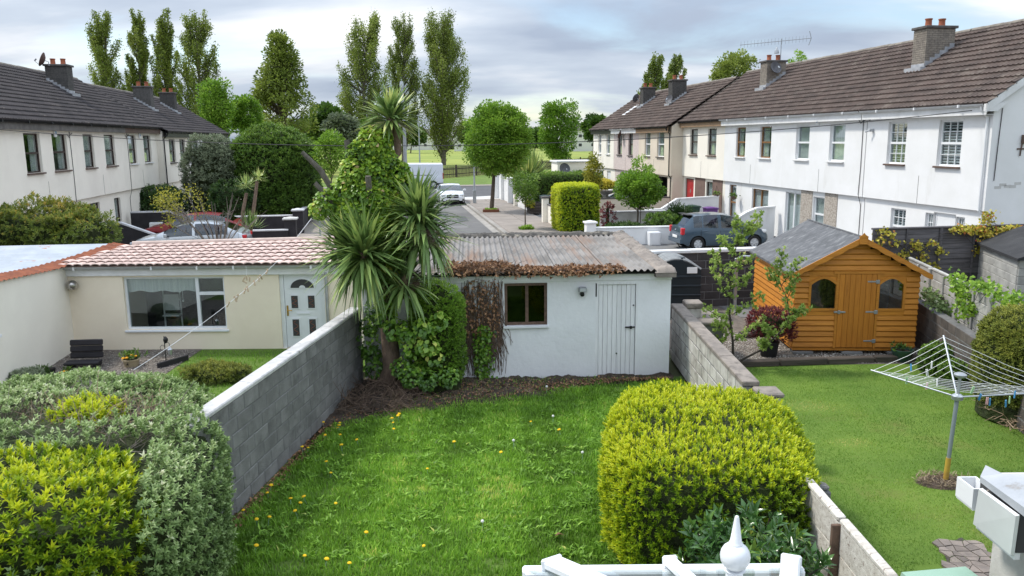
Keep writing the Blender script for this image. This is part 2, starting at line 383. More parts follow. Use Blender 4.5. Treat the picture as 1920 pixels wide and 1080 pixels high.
# walls, wood, roofs
mat('block', (.25, .248, .243), (.165, .163, .16), s=2.6, r=.93, bump=.8, bs=70, rv=.09, bdist=.02, c3=(.12, .12, .118), s3=3.5, lo3=.56, hi3=.72)
mat('block_mortar', (.19, .19, .19), (.13, .13, .13), s=5, r=.95, bump=.6, bs=60)
mat('coping', (.60, .59, .58), (.44, .435, .43), s=4, r=.9, bump=.7, bs=45, c3=(.27, .26, .25), s3=6, lo3=.58, hi3=.72)
mat('coping_brown', (.30, .26, .225), (.20, .175, .155), s=4, r=.95, bump=.8, bs=40, c3=(.12, .105, .09), s3=5, lo3=.55, hi3=.7)
mat('block_brown', (.135, .115, .102), (.085, .074, .068), s=3, r=.95, bump=.8, bs=60, rv=.17, bdist=.012)
mat('block_dark', (.068, .060, .060), (.046, .042, .043), s=3, r=.95, bump=.6, bs=60, rv=.18, bdist=.012)
mat('block_white', (.56, .54, .50), (.40, .375, .34), s=4, r=.9, bump=.8, bs=40, rv=.10, c3=(.22, .20, .18), s3=4, lo3=.56, hi3=.7)
mat('black_paint', (.018, .016, .019), (.028, .025, .029), s=2, r=.7, bump=.2, bs=50)
mat('coping_paint', (.62, .62, .64), (.50, .50, .52), s=3, r=.7)
mat('sleeper', (.10, .080, .066), (.060, .050, .042), s=4, r=.95, bump=.8, bs=14, stretch=(.25, 3, 3), bdist=.02, rv=.15)
mat('lap_board', (.135, .125, .128), (.08, .075, .078), s=5, r=.92, bump=.6, bs=20, stretch=(.3, 2, 5), rv=.22, c3=(.14, .13, .125), s3=3, lo3=.62, hi3=.78)
mat('conc_panel', (.42, .415, .39), (.30, .295, .28), s=3, r=.93, bump=.5, bs=40, rv=.10, c3=(.20, .195, .18), s3=4, lo3=.56, hi3=.72)
mat('shed_board', (.56, .225, .030), (.47, .18, .022), s=5, r=.55, bump=.25, bs=14, stretch=(.5, 3, 8), rv=.10, spec=.35, c3=(.33, .115, .014), s3=2.2, lo3=.54, hi3=.74, st3=(.8, 2, 6))
mat('shed_door', (.54, .205, .025), (.45, .165, .02), s=5, r=.55, bump=.25, bs=14, stretch=(8, 3, .5), rv=.09, spec=.35, c3=(.34, .115, .014), s3=2.2, lo3=.56, hi3=.74, st3=(6, 2, .8))
mat('felt', (.135, .138, .145), (.095, .098, .104), s=5, r=.9, bump=.5, bs=80, c3=(.23, .235, .24), s3=2.4, lo3=.53, hi3=.68, st3=(1, 3, 3))
mat('felt_black', (.040, .040, .042), (.026, .026, .028), s=3, r=.85, bump=.4, bs=60, c3=(.09, .09, .09), s3=2, lo3=.6, hi3=.8)
mat('asbestos', (.27, .255, .24), (.16, .15, .14), s=1.5, r=.9, bump=.5, bs=60, c3=(.25, .165, .12), s3=1.3, lo3=.50, hi3=.70, st3=(2.2, .28, .28))
mat('mortar_moss', (.13, .12, .105), (.065, .062, .058), s=6, r=.97, bump=1., bs=20, bdist=.04, c3=(.30, .27, .22), s3=4, lo3=.55, hi3=.68)
mat('pantile', (.66, .51, .455), (.57, .43, .38), s=4, r=.85, bump=.3, bs=50, rv=.14, c3=(.40, .30, .26), s3=7, lo3=.60, hi3=.76)
mat('rust', (.27, .085, .038), (.18, .055, .028), s=5, r=.9, bump=.4, bs=40, c3=(.5, .30, .2), s3=5, lo3=.62, hi3=.74)
mat('roof_white', (.40, .44, .50), (.32, .36, .41), s=1.5, r=.6, c3=(.34, .14, .07), s3=2.2, lo3=.60, hi3=.68, bump=.2, bs=20)
mat('garage_door', (.78, .785, .79), (.70, .705, .71), s=5, r=.65, bump=.3, bs=16, stretch=(5, 3, .5), rv=.035, c3=(.42, .41, .38), s3=9, lo3=.70, hi3=.80)
mat('old_wood', (.165, .105, .075), (.10, .065, .048), s=6, r=.85, bump=.5, bs=20, stretch=(2, 2, 2))
mat('flaky_board', (.66, .63, .58), (.50, .46, .41), s=5, r=.9, bump=.7, bs=22, stretch=(3, .5, 5), rv=.10, c3=(.20, .15, .12), s3=4, lo3=.57, hi3=.66, st3=(6, .8, 6))
mat('tank_plastic', (.010, .017, .022), (.013, .021, .027), s=2, r=.42)
mat('tank_top_lit', (.30, .31, .31), (.40, .41, .40), s=3, r=.5)  # skylight on the dark lid's ribs put into this pale grey
mat('bark', (.135, .105, .08), (.085, .066, .05), s=8, r=.95, bump=1., bs=18, stretch=(2, 2, .6), bdist=.04)
mat('bark_grey', (.17, .15, .125), (.10, .09, .076), s=7, r=.95, bump=.9, bs=16, stretch=(2, 2, .6), bdist=.03)
mat('bark_dark', (.055, .045, .037), (.035, .029, .024), s=7, r=.95, bump=.8, bs=16)
mat('trunk_cordy', (.24, .17, .125), (.15, .105, .08), s=6, r=.95, bump=1., bs=22, stretch=(2, 2, 1), bdist=.03)
mat('twig', (.165, .115, .085), (.10, .07, .052), s=8, r=.95)
mat('twig_grey', (.25, .215, .18), (.16, .135, .115), s=8, r=.95)
mat('twig_straw', (.36, .265, .18), (.25, .175, .115), s=8, r=.95)
mat('hedge_core', (.040, .058, .014), (.022, .030, .010), s=6, r=1., bump=1., bs=8, bdist=.1)
mat('bin_green', (.30, .46, .36), (.26, .41, .32), s=3, r=.5)
mat('bin_dark_green', (.020, .055, .038), r=.5); mat('bin_black', (.022, .023, .026), r=.5); mat('bin_brown', (.16, .055, .025), r=.55); mat('bin_purple', (.13, .045, .21), r=.5)
mat('pot_black', (.014, .015, .017), r=.55); mat('pot_green', (.035, .085, .065), (.027, .065, .05), s=5, r=.35); mat('pot_cream', (.46, .38, .25), (.38, .31, .20), s=5, r=.8, bump=.3)
mat('pole_grey', (.27, .31, .34), r=.45, metal=.3); mat('pole_yellow', (.50, .33, .05), (.40, .25, .05), s=10, r=.6)
mat('line_white', (.72, .73, .74), r=.5); mat('peg_blue', (.06, .25, .48), r=.4); mat('peg_white', (.78, .78, .76), r=.4); mat('peg_pink', (.70, .42, .42), r=.4); mat('peg_green', (.35, .55, .30), r=.4); mat('peg_wood', (.55, .42, .28), r=.8)
mat('tyre', (.018, .018, .019), r=.8); mat('rim', (.62, .63, .64), r=.4, metal=.1); mat('car_black', (.012, .012, .013), r=.4)
mat('paint_blue', (.060, .098, .135), r=.28, metal=.35, coat=.8); mat('paint_white', (.80, .81, .83), r=.3, coat=.7); mat('paint_silver', (.60, .64, .68), r=.28, metal=.55, coat=.7); mat('paint_red', (.26, .014, .022), r=.3, coat=.8); mat('paint_scarlet', (.56, .02, .03), r=.3, coat=.7); mat('van_white', (.72, .75, .80), r=.4, coat=.3)
mat('lamp_red', (.55, .012, .02), r=.2, coat=.6); mat('lamp_clear', (.70, .73, .76), r=.12, metal=.4); mat('plate_white', (.8, .8, .78), r=.5); mat('grille', (.03, .031, .034), r=.3, metal=.4); mat('chrome', (.75, .76, .78), r=.15, metal=1.)
mat('dandelion', (.80, .50, .01), r=.8); mat('clock_white', (.72, .72, .70), r=.9); mat('petal_orange', (.80, .36, .01), r=.7); mat('petal_purple', (.12, .04, .26), r=.8)
mat('far_house', (.66, .65, .62), r=.9); mat('far_roof', (.10, .09, .085), r=.9)
mat('fence_wood', (.085, .068, .055), (.055, .045, .038), s=4, r=.95, rv=.2)
mat('dead_leaf_soil', (.20, .12, .06), r=.9)
mat('frame_upvc', (.80, .82, .85), (.75, .77, .80), s=3, r=.32, spec=.5)
mat('chalky', (.62, .61, .59), (.50, .49, .47), s=2, r=.9, bump=.5, bs=30, c3=(.30, .27, .24), s3=2.4, lo3=.6, hi3=.75)
mat('grey_sheet', (.42, .44, .47), (.33, .35, .38), s=2, r=.7, bump=.3, bs=40, c3=(.24, .21, .18), s3=4, lo3=.62, hi3=.74)
mat('heat_ridge', (.62, .50, .44), (.50, .39, .34), s=4, r=.9, bump=.3, bs=30)
# foliage
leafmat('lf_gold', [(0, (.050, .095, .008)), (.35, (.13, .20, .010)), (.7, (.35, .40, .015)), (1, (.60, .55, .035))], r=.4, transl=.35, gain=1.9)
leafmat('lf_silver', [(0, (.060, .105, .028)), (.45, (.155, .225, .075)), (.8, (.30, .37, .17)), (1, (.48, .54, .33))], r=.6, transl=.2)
leafmat('lf_dark', [(0, (.012, .030, .008)), (.5, (.030, .068, .014)), (1, (.085, .14, .025))], r=.4, transl=.2)
leafmat('lf_mid', [(0, (.030, .062, .012)), (.5, (.065, .125, .018)), (1, (.15, .23, .035))], r=.45, transl=.3)
leafmat('lf_bright', [(0, (.055, .115, .012)), (.5, (.12, .22, .022)), (1, (.24, .36, .045))], r=.45, transl=.35)
leafmat('lf_poplar', [(0, (.048, .066, .014)), (.5, (.105, .138, .024)), (1, (.20, .23, .05))], r=.5, transl=.35, gain=2.0)
leafmat('lf_olive', [(0, (.075, .095, .055)), (.5, (.16, .19, .115)), (1, (.30, .33, .23))], r=.6, transl=.2)
leafmat('lf_yellow', [(0, (.10, .12, .015)), (.5, (.26, .25, .03)), (1, (.46, .39, .05))], r=.55, transl=.3)
leafmat('lf_ivy', [(0, (.035, .085, .012)), (.5, (.10, .20, .022)), (.85, (.25, .36, .05)), (1, (.45, .46, .12))], r=.35, transl=.25, spec=.5)
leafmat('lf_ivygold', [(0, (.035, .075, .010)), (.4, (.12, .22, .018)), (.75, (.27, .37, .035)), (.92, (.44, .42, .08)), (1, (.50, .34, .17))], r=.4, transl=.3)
leafmat('lf_strap', [(0, (.035, .060, .018)), (.5, (.075, .115, .035)), (.85, (.17, .20, .06)), (1, (.33, .31, .09))], r=.4, transl=.25, spec=.5, gain=2.9)
leafmat('lf_dead', gain=1.1, stops=[(0, (.10, .055, .030)), (.5, (.24, .125, .065)), (1, (.42, .25, .14))], r=.8, transl=.2)
leafmat('lf_straw', gain=1.1, stops=[(0, (.17, .125, .08)), (.6, (.32, .25, .17)), (1, (.46, .37, .26))], r=.85, transl=.1)
leafmat('lf_purple', [(0, (.035, .008, .010)), (.5, (.10, .018, .022)), (1, (.21, .05, .045))], r=.45, transl=.25)
leafmat('lf_grass', [(0, (.045, .090, .010)), (.5, (.098, .190, .018)), (.9, (.175, .295, .035)), (1, (.34, .34, .09))], r=.5, transl=.4, gain=2.1)
leafmat('lf_lawn', [(0, (.045, .092, .012)), (.5, (.085, .162, .018)), (.8, (.155, .22, .03)), (1, (.30, .28, .09))], r=.55, transl=.35, gain=1.95)
leafmat('lf_conifer', [(0, (.055, .075, .012)), (.5, (.14, .16, .025)), (1, (.29, .28, .05))], r=.6, transl=.2)
leafmat('lf_laurel', [(0, (.018, .048, .012)), (.6, (.045, .105, .025)), (.9, (.16, .24, .035)), (1, (.36, .38, .08))], r=.22, transl=.15, spec=.6)
leafmat('lf_sap', [(0, (.085, .14, .028)), (.5, (.19, .27, .055)), (.85, (.33, .40, .11)), (1, (.48, .38, .22))], r=.45, transl=.35)
leafmat('lf_creeper', [(0, (.18, .17, .02)), (.5, (.38, .34, .04)), (.8, (.44, .26, .05)), (1, (.30, .05, .03))], r=.5, transl=.3)
leafmat('lf_pebble', gain=1.1, stops=[(0, (.10, .085, .075)), (.5, (.22, .19, .165)), (1, (.42, .38, .34))], r=.85, transl=.0)
leafmat('lf_pebble2', gain=1.1, stops=[(0, (.20, .18, .155)), (.5, (.38, .345, .30)), (1, (.62, .59, .54))], r=.85, transl=.0)
glassmat('glass_dim', (.30, .36, .33), .03)
leafmat('lf_leafy', [(0, (.045, .07, .012)), (.5, (.10, .14, .022)), (.8, (.19, .20, .03)), (1, (.33, .22, .05))], r=.5, transl=.3)

# ------------------------------------------------------------------ the ground
def sheet(name, pts, z, material, kind='structure', label=None):
    mb = MB(); mb.face([(p[0], p[1], z) for p in pts])
    o = mb.build(name, material); tag(o, label, None, None, kind); return o
def stp(*a): return [ST(s, t) for s, t in a]
sheet('ground', [(-2500, -300), (2500, -300), (2500, 4500), (-2500, 4500)], -.07, 'ground_earth', label='bare earth and turf under the whole estate')
sheet('park_field', stp((93, -160), (93, -3), (98.3, 7.5), (133, 32.2), (170, 60), (260, 160), (480, 200), (480, -260)), -.05, 'field_grass', label='broad sunlit playing field beyond the picket fence')
sheet('cross_street', stp((64, -60), (62, 5.6), (64, 60), (82, 60), (80, -60)), -.046, 'asphalt_dark', label='dark asphalt side street crossing beyond the white car')
sheet('road', stp((21, -1.6), (21, 5.7), (63.5, 5.85), (64.5, -1.6)), -.042, 'asphalt', label='grey asphalt road running away between the terraces')
sheet('grass_verge', stp((83, -60), (84, 60), (131, 40), (132.4, 32.1), (98, 7.4), (92, -3), (92, -60)), -.040, 'verge_grass', label='mown roadside verge in front of the picket fence')
sheet('far_footpath', stp((80.6, -60), (82.0, 60), (84, 60), (83, -60)), -.030, 'pave_concrete', label='narrow footpath along the far side of the cross street')
pv = MB()
a = [ST(21, 5.95), ST(61.5, 6.05), ST(61.5, 9.0), ST(21, 9.0)]
pv.face([(p.x, p.y, .06) for p in a]); pv.build('pavement', 'pave_concrete')['kind'] = 'structure'
bpy.data.objects['pavement']['label'] = 'brownish concrete pavement beside the road with the street trees'
# joints between the pavement bays are open grooves: one slab per bay laid over the bed
bed = bpy.data.objects['pavement']
s0 = 22.0
while s0 < 61:
    s1 = min(s0 + 2.4 + random.uniform(-.3, .3), 61.4)
    for (t0, t1) in ((6.07, 7.6), (7.63, 8.95)):
        q = MB(); X = Matrix(((SV.x, TV.x, 0, 0), (SV.y, TV.y, 0, 0), (0, 0, 1, 0), (0, 0, 0, 1)))
        q.cbox(s0, s1 - .03, t0, t1, .05, .078 + random.uniform(0, .008), .006, X=X); q.build('slab', 'pave_concrete', bed)
    s0 = s1
o = sheet('pavement_corner', stp((61.5, 5.3), (62.2, 4.9), (64.2, 6.4), (65.2, 9.0), (65.2, 14), (61.5, 14)), .065, 'new_concrete', label='pale new concrete at the street corner')
for i in range(20):                        # kerb stones
    q = MB(); X = Matrix(((SV.x, TV.x, 0, 0), (SV.y, TV.y, 0, 0), (0, 0, 1, 0), (0, 0, 0, 1)))
    s0 = 21 + i * 2.02
    q.cbox(s0, s0 + 2.0, 5.72 + i * .005, 5.94 + i * .005, -.06, .085, .02, X=X); q.build('kerb_stone', 'kerb', bed)
sheet('drive_right', stp((19, 9.0), (62, 9.0), (62, 20), (19, 20)), .02, 'drive', label='concrete front drives of the white terrace')
sheet('drive_left', stp((19, -13), (62, -13), (62, -4.2), (19, -4.2)), -.02, 'pave_concrete', label='front drives before the ivory terrace')
sheet('pavement_far', stp((21, -4.2), (62, -4.2), (62, -1.75), (21, -1.75)), .04, 'pave_concrete', label='pavement in front of the black garden walls')
sheet('lane', [(-16, 20.5), (16, 20.5), (16, 24), (-16, 24)], -.03, 'asphalt', label='back lane behind the garages')
# gutter strip of concrete along the kerb
sheet('road_channel', stp((21, 5.3), (62, 5.45), (62, 5.8), (21, 5.7)), -.036, 'kerb', label='concrete channel along the kerb')

# ------------------------------------------------------------------ terraced houses
def tiled_slope(mb, x0, x1, y0, z0, y1, z1, tw=.20, ch=.33, ph=0.0):
    """courses of roll-topped concrete tiles climbing from (y0,z0) to (y1,z1)"""
    L = math.hypot(y1 - y0, z1 - z0); n = max(2, round(L / ch)); d = Vector((0, y1 - y0, z1 - z0)) / L; nn = Vector((0, -(z1 - z0), y1 - y0)) / L
    if nn.z < 0: nn = -nn
    prof = [(0, .0), (.25, .004), (.45, .034), (.65, .004)]
    xs = []; k = 0
    while True:
        done = False
        for a, h in prof:
            x = x0 + (k + a) * tw - ph
            if x > x1: done = True; break
            if x >= x0: xs.append((x, h))
        if done: break
        k += 1
    xs = [(x0, 0)] + xs + [(x1, 0)]; m = len(xs)
    for c in range(n):
        b = len(mb.v); jt = random.uniform(-.004, .004)
        for (u, lift) in ((c / n * L - .03, .072 + jt), ((c + 1) / n * L + .03, .006)):
            for x, h in xs:
                p = Vector((x, y0, z0)) + d * u + nn * (lift + h); mb.v.append(tuple(p))
        for x, h in xs:
            p = Vector((x, y0, z0)) + d * (c / n * L - .03) + nn * (.0 - .015); mb.v.append(tuple(p))
        for i in range(m - 1):
            mb.f.append((b + i, b + i + 1, b + m + i + 1, b + m + i)); mb.m.append(0)
            mb.f.append((b + 2 * m + i, b + 2 * m + i + 1, b + i + 1, b + i)); mb.m.append(0)
def add_window(root, x0, x1, z0, z1, y, frame, style='sash', sill=None, inside='curtain', sillw=.06):
    f = MB(); w = .055; d = .06
    f.box(x0, x1, y, y + d, z0, z0 + w); f.box(x0, x1, y, y + d, z1 - w, z1); f.box(x0, x0 + w, y + .001, y + d, z0 + w, z1 - w); f.box(x1 - w, x1, y + .001, y + d, z0 + w, z1 - w)
    zm = (z0 + z1) / 2
    if style in ('sash', 'grid'): f.box(x0 + w, x1 - w, y - .012, y + d, zm - .035, zm + .035)
    if style == 'pair': f.box((x0 + x1) / 2 - .04, (x0 + x1) / 2 + .04, y - .004, y + d, z0 + w, z1 - w)
    if style == 'grid':
        for k in (1, 2): xx = x0 + w + (x1 - x0 - 2 * w) * k / 3; f.box(xx - .01, xx + .01, y + .012, y + d, z0 + w, z1 - w)
        for zz in ((z0 + zm) / 2, (z1 + zm) / 2): f.box(x0 + w, x1 - w, y + .014, y + d, zz - .01, zz + .01)
    win = f.build('window', frame, root)
    MB().box(x0 + w, x1 - w, y + .03, y + .036, z0 + w, z1 - w).build('pane', 'glass', win)
    if inside == 'curtain':
        g = MB(); n = 14; a, b = x0 + w * .5, x1 - w * .5
        for side in (0, 1):
            xa, xb = (a, a + (b - a) * random.uniform(.3, .46)) if side == 0 else (b - (b - a) * random.uniform(.3, .46), b)
            pts = [(xa + (xb - xa) * i / n, y + .12 + .025 * math.sin(i * 1.9)) for i in range(n + 1)]
            for p, q in zip(pts, pts[1:]): g.face([(p[0], p[1], z0), (q[0], q[1], z0), (q[0], q[1], z1), (p[0], p[1], z1)])
        g.build('curtain', 'curtain', win)
    elif inside == 'net':
        g = MB(); n = 22; pts = [(x0 + (x1 - x0) * i / n, y + .12 + .02 * math.sin(i * 2.1)) for i in range(n + 1)]
        for p, q in zip(pts, pts[1:]): g.face([(p[0], p[1], z0), (q[0], q[1], z0), (q[0], q[1], z1), (p[0], p[1], z1)])
        g.build('net_curtain', 'curtain', win)
    elif inside == 'blind':
        g = MB(); zz = z0 + .03
        while zz < z1 - .03: g.box(x0 + w, x1 - w, y + .09, y + .13, zz, zz + .035); zz += .085
        o = g.build('venetian_blind', 'blind_white', win); o['kind'] = 'stuff'
    if sill:
        s = MB(); s.cbox(x0 - .05, x1 + .05, -.09, y + .02, z0 - sillw, z0 - .002, .008); s.build('sill', sill, win)
    return win
def chimney(root, x, y0, y1, ztop, roof_z, brick, wx=.72, pots=2, dish=None):
    st = MB(); zb = roof_z(y0) - .4; x0, x1 = x - wx / 2, x + wx / 2
    st.box(x0 + .008, x1 - .008, y0 + .008, y1 - .008, zb, ztop)
    stack = st.build('chimney_stack', 'chimney_mortar', root)
    q = MB(); h = .075; bl = .215; zz = roof_z(y0) - .05; row = 0
    while zz < ztop - .02:
        for (ax, c0, c1, ya, yb) in (('x', x0, x1, y0 - .004, y0 + .02), ('x', x0, x1, y1 - .02, y1 + .004)):
            p = c0 - (bl / 2 if row % 2 else 0)
            while p < c1 - .02:
                a, b = max(p, c0), min(p + bl - .012, c1)
                if b - a > .03: q.box(a, b, ya, yb, zz, min(zz + h - .012, ztop))
                p += bl
        for (xa, xb) in ((x0 - .004, x0 + .02), (x1 - .02, x1 + .004)):
            p = y0 - (bl / 2 if row % 2 else 0)
            while p < y1 - .02:
                a, b = max(p, y0 - .003), min(p + bl - .012, y1 + .003)
                if b - a > .03: q.box(xa, xb, a, b, zz, min(zz + h - .012, ztop))
                p += bl
        zz += h; row += 1
    q.build('brickwork', brick, stack, kind='stuff')
    MB().cbox(x0 - .07, x1 + .07, y0 - .07, y1 + .07, ztop, ztop + .09, .012).build('cap', 'sill_grey', stack)
    for i in range(pots):
        yy = y0 + (y1 - y0) * (i + .55) / (pots + .1)
        MB().lathe([(.10, 0), (.125, .03), (.11, .06), (.105, .23), (.125, .24), (.125, .28), (.095, .28), (.09, .15)], 14, (x, yy, ztop + .09), cap=False).build('pot', 'terracotta', stack, smooth=True)
    fl = MB(); n = 6
    for sx, xx in ((-1, x0), (1, x1)):
        for i in range(n):
            a = y0 + (y1 - y0) * i / n; b = y0 + (y1 - y0) * (i + 1) / n
            fl.box(min(xx, xx + sx * .012), max(xx, xx + sx * .012), a, b, roof_z(a) - .05, roof_z(b) + .16)
    fl.box(x0 - .1, x1 + .1, y0 - .22, y0 - .006, roof_z(y0 - .22) + .03, roof_z(y0) + .07); fl.box(x0, x1, y0 - .014, y0 - .005, roof_z(y0), roof_z(y0) + .2)
    fl.build('flashing', 'lead', stack)
    return stack
def dish(root, loc, r, rz, m='dish_grey', arm=True):
    X = Matrix.Translation(loc) @ Matrix.Rotation(rz, 4, 'Z') @ Matrix.Rotation(R(68), 4, 'X')
    d = MB(); prof = [(.001, 0.0), (r * .5, .03 * r / .3), (r, .12 * r / .3), (r + .008, .125 * r / .3), (r, .10 * r / .3), (r * .5, .012), (.001, -.02)]
    d.lathe(prof, 20, X=X, cap=False)
    o = d.build('dish', m, root, smooth=True)
    if arm:
        t = MB(); a = X @ Vector((0, -r * .9, .1)); b = X @ Vector((0, -r * .55, r * 1.15)); t.tube([a, b], .012, 6); t.tube([b, b + (X.to_3x3() @ Vector((0, .12, -.04)))], .035, 8)
        back = X @ Vector((0, 0, -.01)); t.tube([back, back + X.to_3x3() @ Vector((0, 0, -.16)), back + X.to_3x3() @ Vector((0, 0, -.16)) + Vector((0, 0, -.18))], .018, 6)
        t.build('feed_arm', 'metal_grey', o)
    return o
ROOFZ = {}
def house(side, s_far_or_near, w, front_t, label, zb=0., eaves=5.5, band=2.42, wallmat='white_render', gf='white_render', upper=(), ground=(), roof='roof_tile', gutter='white_plastic', fascia='white_trim', gable=None, frame='white_plastic', sill=None, inside='curtain', style='sash', rise=2.8, depth=7.8, party=True, group=None, gf_panels=(), low_back=None, pipe=None):
    """front at local y=0 facing -y, x along the facade, depth +y"""
    if side == 'R': root = thing('terraced_house', label, 'house', ST(s_far_or_near, front_t, zb), ROT_R, group)
    else: root = thing('terraced_house', label, 'house', ST(s_far_or_near, front_t, zb), ROT_S, group)
    e = eaves - zb; b = band - zb
    up = [(a, c, z0 - zb, z1 - zb) for a, c, z0, z1 in [u[:4] for u in upper]]
    wl_ = MB(); wall_holes(wl_, 0, w, b, e, up, 0, .16)
    rz = lambda y: e - .02 + (y + .30) * (rise / (depth / 2 + .30))
    ridge = rz(depth / 2)
    wl_.face([(0, 0, b), (0, .12, b), (w, .12, b), (w, 0, b)])          # soffit of the oversailing upper storey
    for xx, fl in ((0, 1), (w, 0)):
        p = [(xx, 0, b), (xx, .12, b), (xx, .12, 0), (xx, depth, 0), (xx, depth, e), (xx, depth / 2, ridge - .05), (xx, 0, e)]
        wl_.face(p if fl else p[::-1])
    wl_.face([(w, depth, 0), (0, depth, 0), (0, depth, e), (w, depth, e)])
    wl_.build('wall', wallmat, root)
    gr = [(g[1], g[2], g[3] - zb, g[4] - zb) for g in ground]
    g_ = MB(); wall_holes(g_, 0, w, 0, b, gr, .12, .14); g_.build('ground_floor_wall', gf, root)
    MB().box(.05, w - .05, 1.6, 1.65, .1, e - .1).build('inner_partition', 'interior', root)
    for (a, c, m) in gf_panels: MB().box(a, c, .095, .12, .02, b - .01).build('panel', m, root)
    for i, u in enumerate(upper):
        a, c, z0, z1 = up[i]
        o = u[4] if len(u) > 4 else {}
        add_window(root, a, c, z0, z1, .09, o.get('frame', frame), o.get('style', style), o.get('sill', sill), o.get('inside', inside))
    for i, g in enumerate(ground):
        a, c, z0, z1 = gr[i]; k = g[0]; o = g[5] if len(g) > 5 else {}
        if k == 'win': add_window(root, a, c, z0, z1, .20, o.get('frame', frame), o.get('style', style), o.get('sill', None), o.get('inside', inside))
        elif k == 'door':
            d = MB(); d.box(a, a + .07, .19, .25, z0, z1); d.box(c - .07, c, .19, .25, z0, z1); d.box(a + .07, c - .07, .19, .25, z1 - .07, z1)
            fr = d.build('door_frame', o.get('frame', 'white_plastic'), root)
            d = MB(); d.box(a + .07, c - .07, .20, .245, z0 + .02, z1 - .07); dr = d.build('door', o.get('m', 'white_plastic'), root)
            if o.get('panes', True):
                cx = (a + c) / 2; pp = MB()
                pp.prism([(cx - .09, z0 + 1.35), (cx, z0 + 1.2), (cx + .09, z0 + 1.35), (cx, z0 + 1.5)], .19, .198); pp.build('pane', o.get('pm', 'chrome'), dr)
            MB().box((a + c) / 2 - .14, (a + c) / 2 + .14, .185, .20, z0 + .95, z0 + 1.0).build('letter_box', 'chrome', dr)
            MB().tube([(a + .16, .19, z0 + 1.0), (a + .16, .16, z0 + 1.0), (a + .26, .16, z0 + 1.0)], .012, 6).build('handle', 'chrome', dr)
        elif k == 'open':
            MB().box(a, c, 2.0, 2.05, z0, z1).build('garage_shutter', o.get('m', 'grey_door'), root)
    # roof
    rf = MB(); tiled_slope(rf, -.02 if not gable == 'lo' else -.12, w + (.0 if gable != 'hi' else .14), -.30, rz(-.30), depth / 2, ridge, ph=random.uniform(0, .3))
    roofo = rf.build('roof_tiles', roof, root, kind='stuff')
    bk = MB(); bk.face([(-.02, depth / 2, ridge), (-.02, depth + .3, e - .02), (w + .02, depth + .3, e - .02), (w + .02, depth / 2, ridge)][::-1]); bk.build('rear_slope', roof, root)
    n = max(3, round(w / .45)); v = []; k = 6; rd = MB()
    for x in (0, w / n - .014):
        for j in range(k + 1):
            an = math.pi * j / k; v.append((x, -.13 * math.cos(an), .10 * math.sin(an)))
    rd.raw(v, [(j, j + 1, j + k + 2, j + k + 1) for j in range(k)]); rdm = rd.mesh('ridge_tile', 'ridge_tile', 50)
    for i in range(n): link('ridge_tile', rdm, root, loc=(w * i / n, depth / 2, ridge - .01 + random.uniform(-.006, .008)))
    fa = MB(); fa.box(0, w, -.24, -.215, e - .33, e - .02); fa.box(0, w, -.215, -.002, e - .33, e - .315)
    fa.build('fascia', fascia, root)
    gt = MB(); k = 6; v = []
    for x in (0, w):
        for j in range(k + 1):
            an = math.pi * j / k; v.append((x, -.31 - .065 * math.cos(an), e - .03 - .07 * math.sin(an)))
    gt.raw(v, [(j, j + 1, j + k + 2, j + k + 1) for j in range(k)]); gt.raw(v, [(j, j + k + 1, j + k + 2, j + 1) for j in range(k)])
    for i in range(3): x = w * (i + .5) / 3; gt.box(x - .03, x + .03, -.385, -.24, e - .105, e - .02)
    gt.build('gutter', gutter, root, smooth=True)
    if pipe is not None:
        MB().tube([(pipe, -.3, e - .1), (pipe, -.28, e - .2), (pipe, -.06, e - .42), (pipe, -.06, b), (pipe, .06, b - .12), (pipe, .06, .1)], .036, 8).build('downpipe', gutter, root, smooth=True)
    vt = MB()
    for x in (w * .12, w * .45, w * .8): vt.box(x - .05, x + .05, -.012, 0.002, e - .47, e - .40)
    vt.build('air_vent', wallmat, root, kind='stuff')
    cr_ = MB(); cr_.box(w * .5 - .006, w * .5 + .006, -.006, .002, b, b + .9); cr_.build('render_joint', 'sill_grey', root)
    root['_ridge'] = ridge
    return root, rz

ZU0, ZU1 = 3.66, 5.06
def U(far, *a, **k):       # windows given by street distance, turned into local x of a right-hand house
    return [(far - s1, far - s0, ZU0, ZU1, k) for s0, s1 in a]
FT = 17.2
# white terrace on the far side of the blue car, nearest house first
r1, rz1 = house('R', 26.85, 6.05, FT, 'white end house with georgian windows and brown sills behind the orange shed', .2, 5.5, 2.42, 'white_render', 'white_render',
    upper=U(26.85, (22.0, 23.05), (24.62, 25.62), sill='sill_brown', style='grid', inside='blind'),
    ground=[('win', 1.55, 2.35, .95, 2.15, dict(style='grid', inside='blind')), ('win', 3.35, 3.75, .9, 2.15, dict(style='grid', inside='net')), ('door', 3.75, 4.75, .25, 2.2, dict(m='white_plastic', pm='glass')), ('win', 4.75, 5.15, .9, 2.15, dict(style='grid', inside='net'))],
    gable='hi', pipe=5.9)
r2, rz2 = house('R', 33.0, 6.1, FT, 'white house with glazed porch and pebbledash strips, second from the gable end', .2, 5.5, 2.42, 'white_render', 'white_render',
    upper=U(33.0, (28.25, 29.3), (30.82, 31.9), sill='white_trim', inside='net'), gf_panels=((1.6, 2.5, 'pebbledash'), (3.45, 4.35, 'pebbledash')),
    ground=[('win', .25, 1.55, .3, 2.25, dict(style='pair', inside='net')), ('win', 2.55, 3.4, .8, 2.2, dict(inside='net'))])
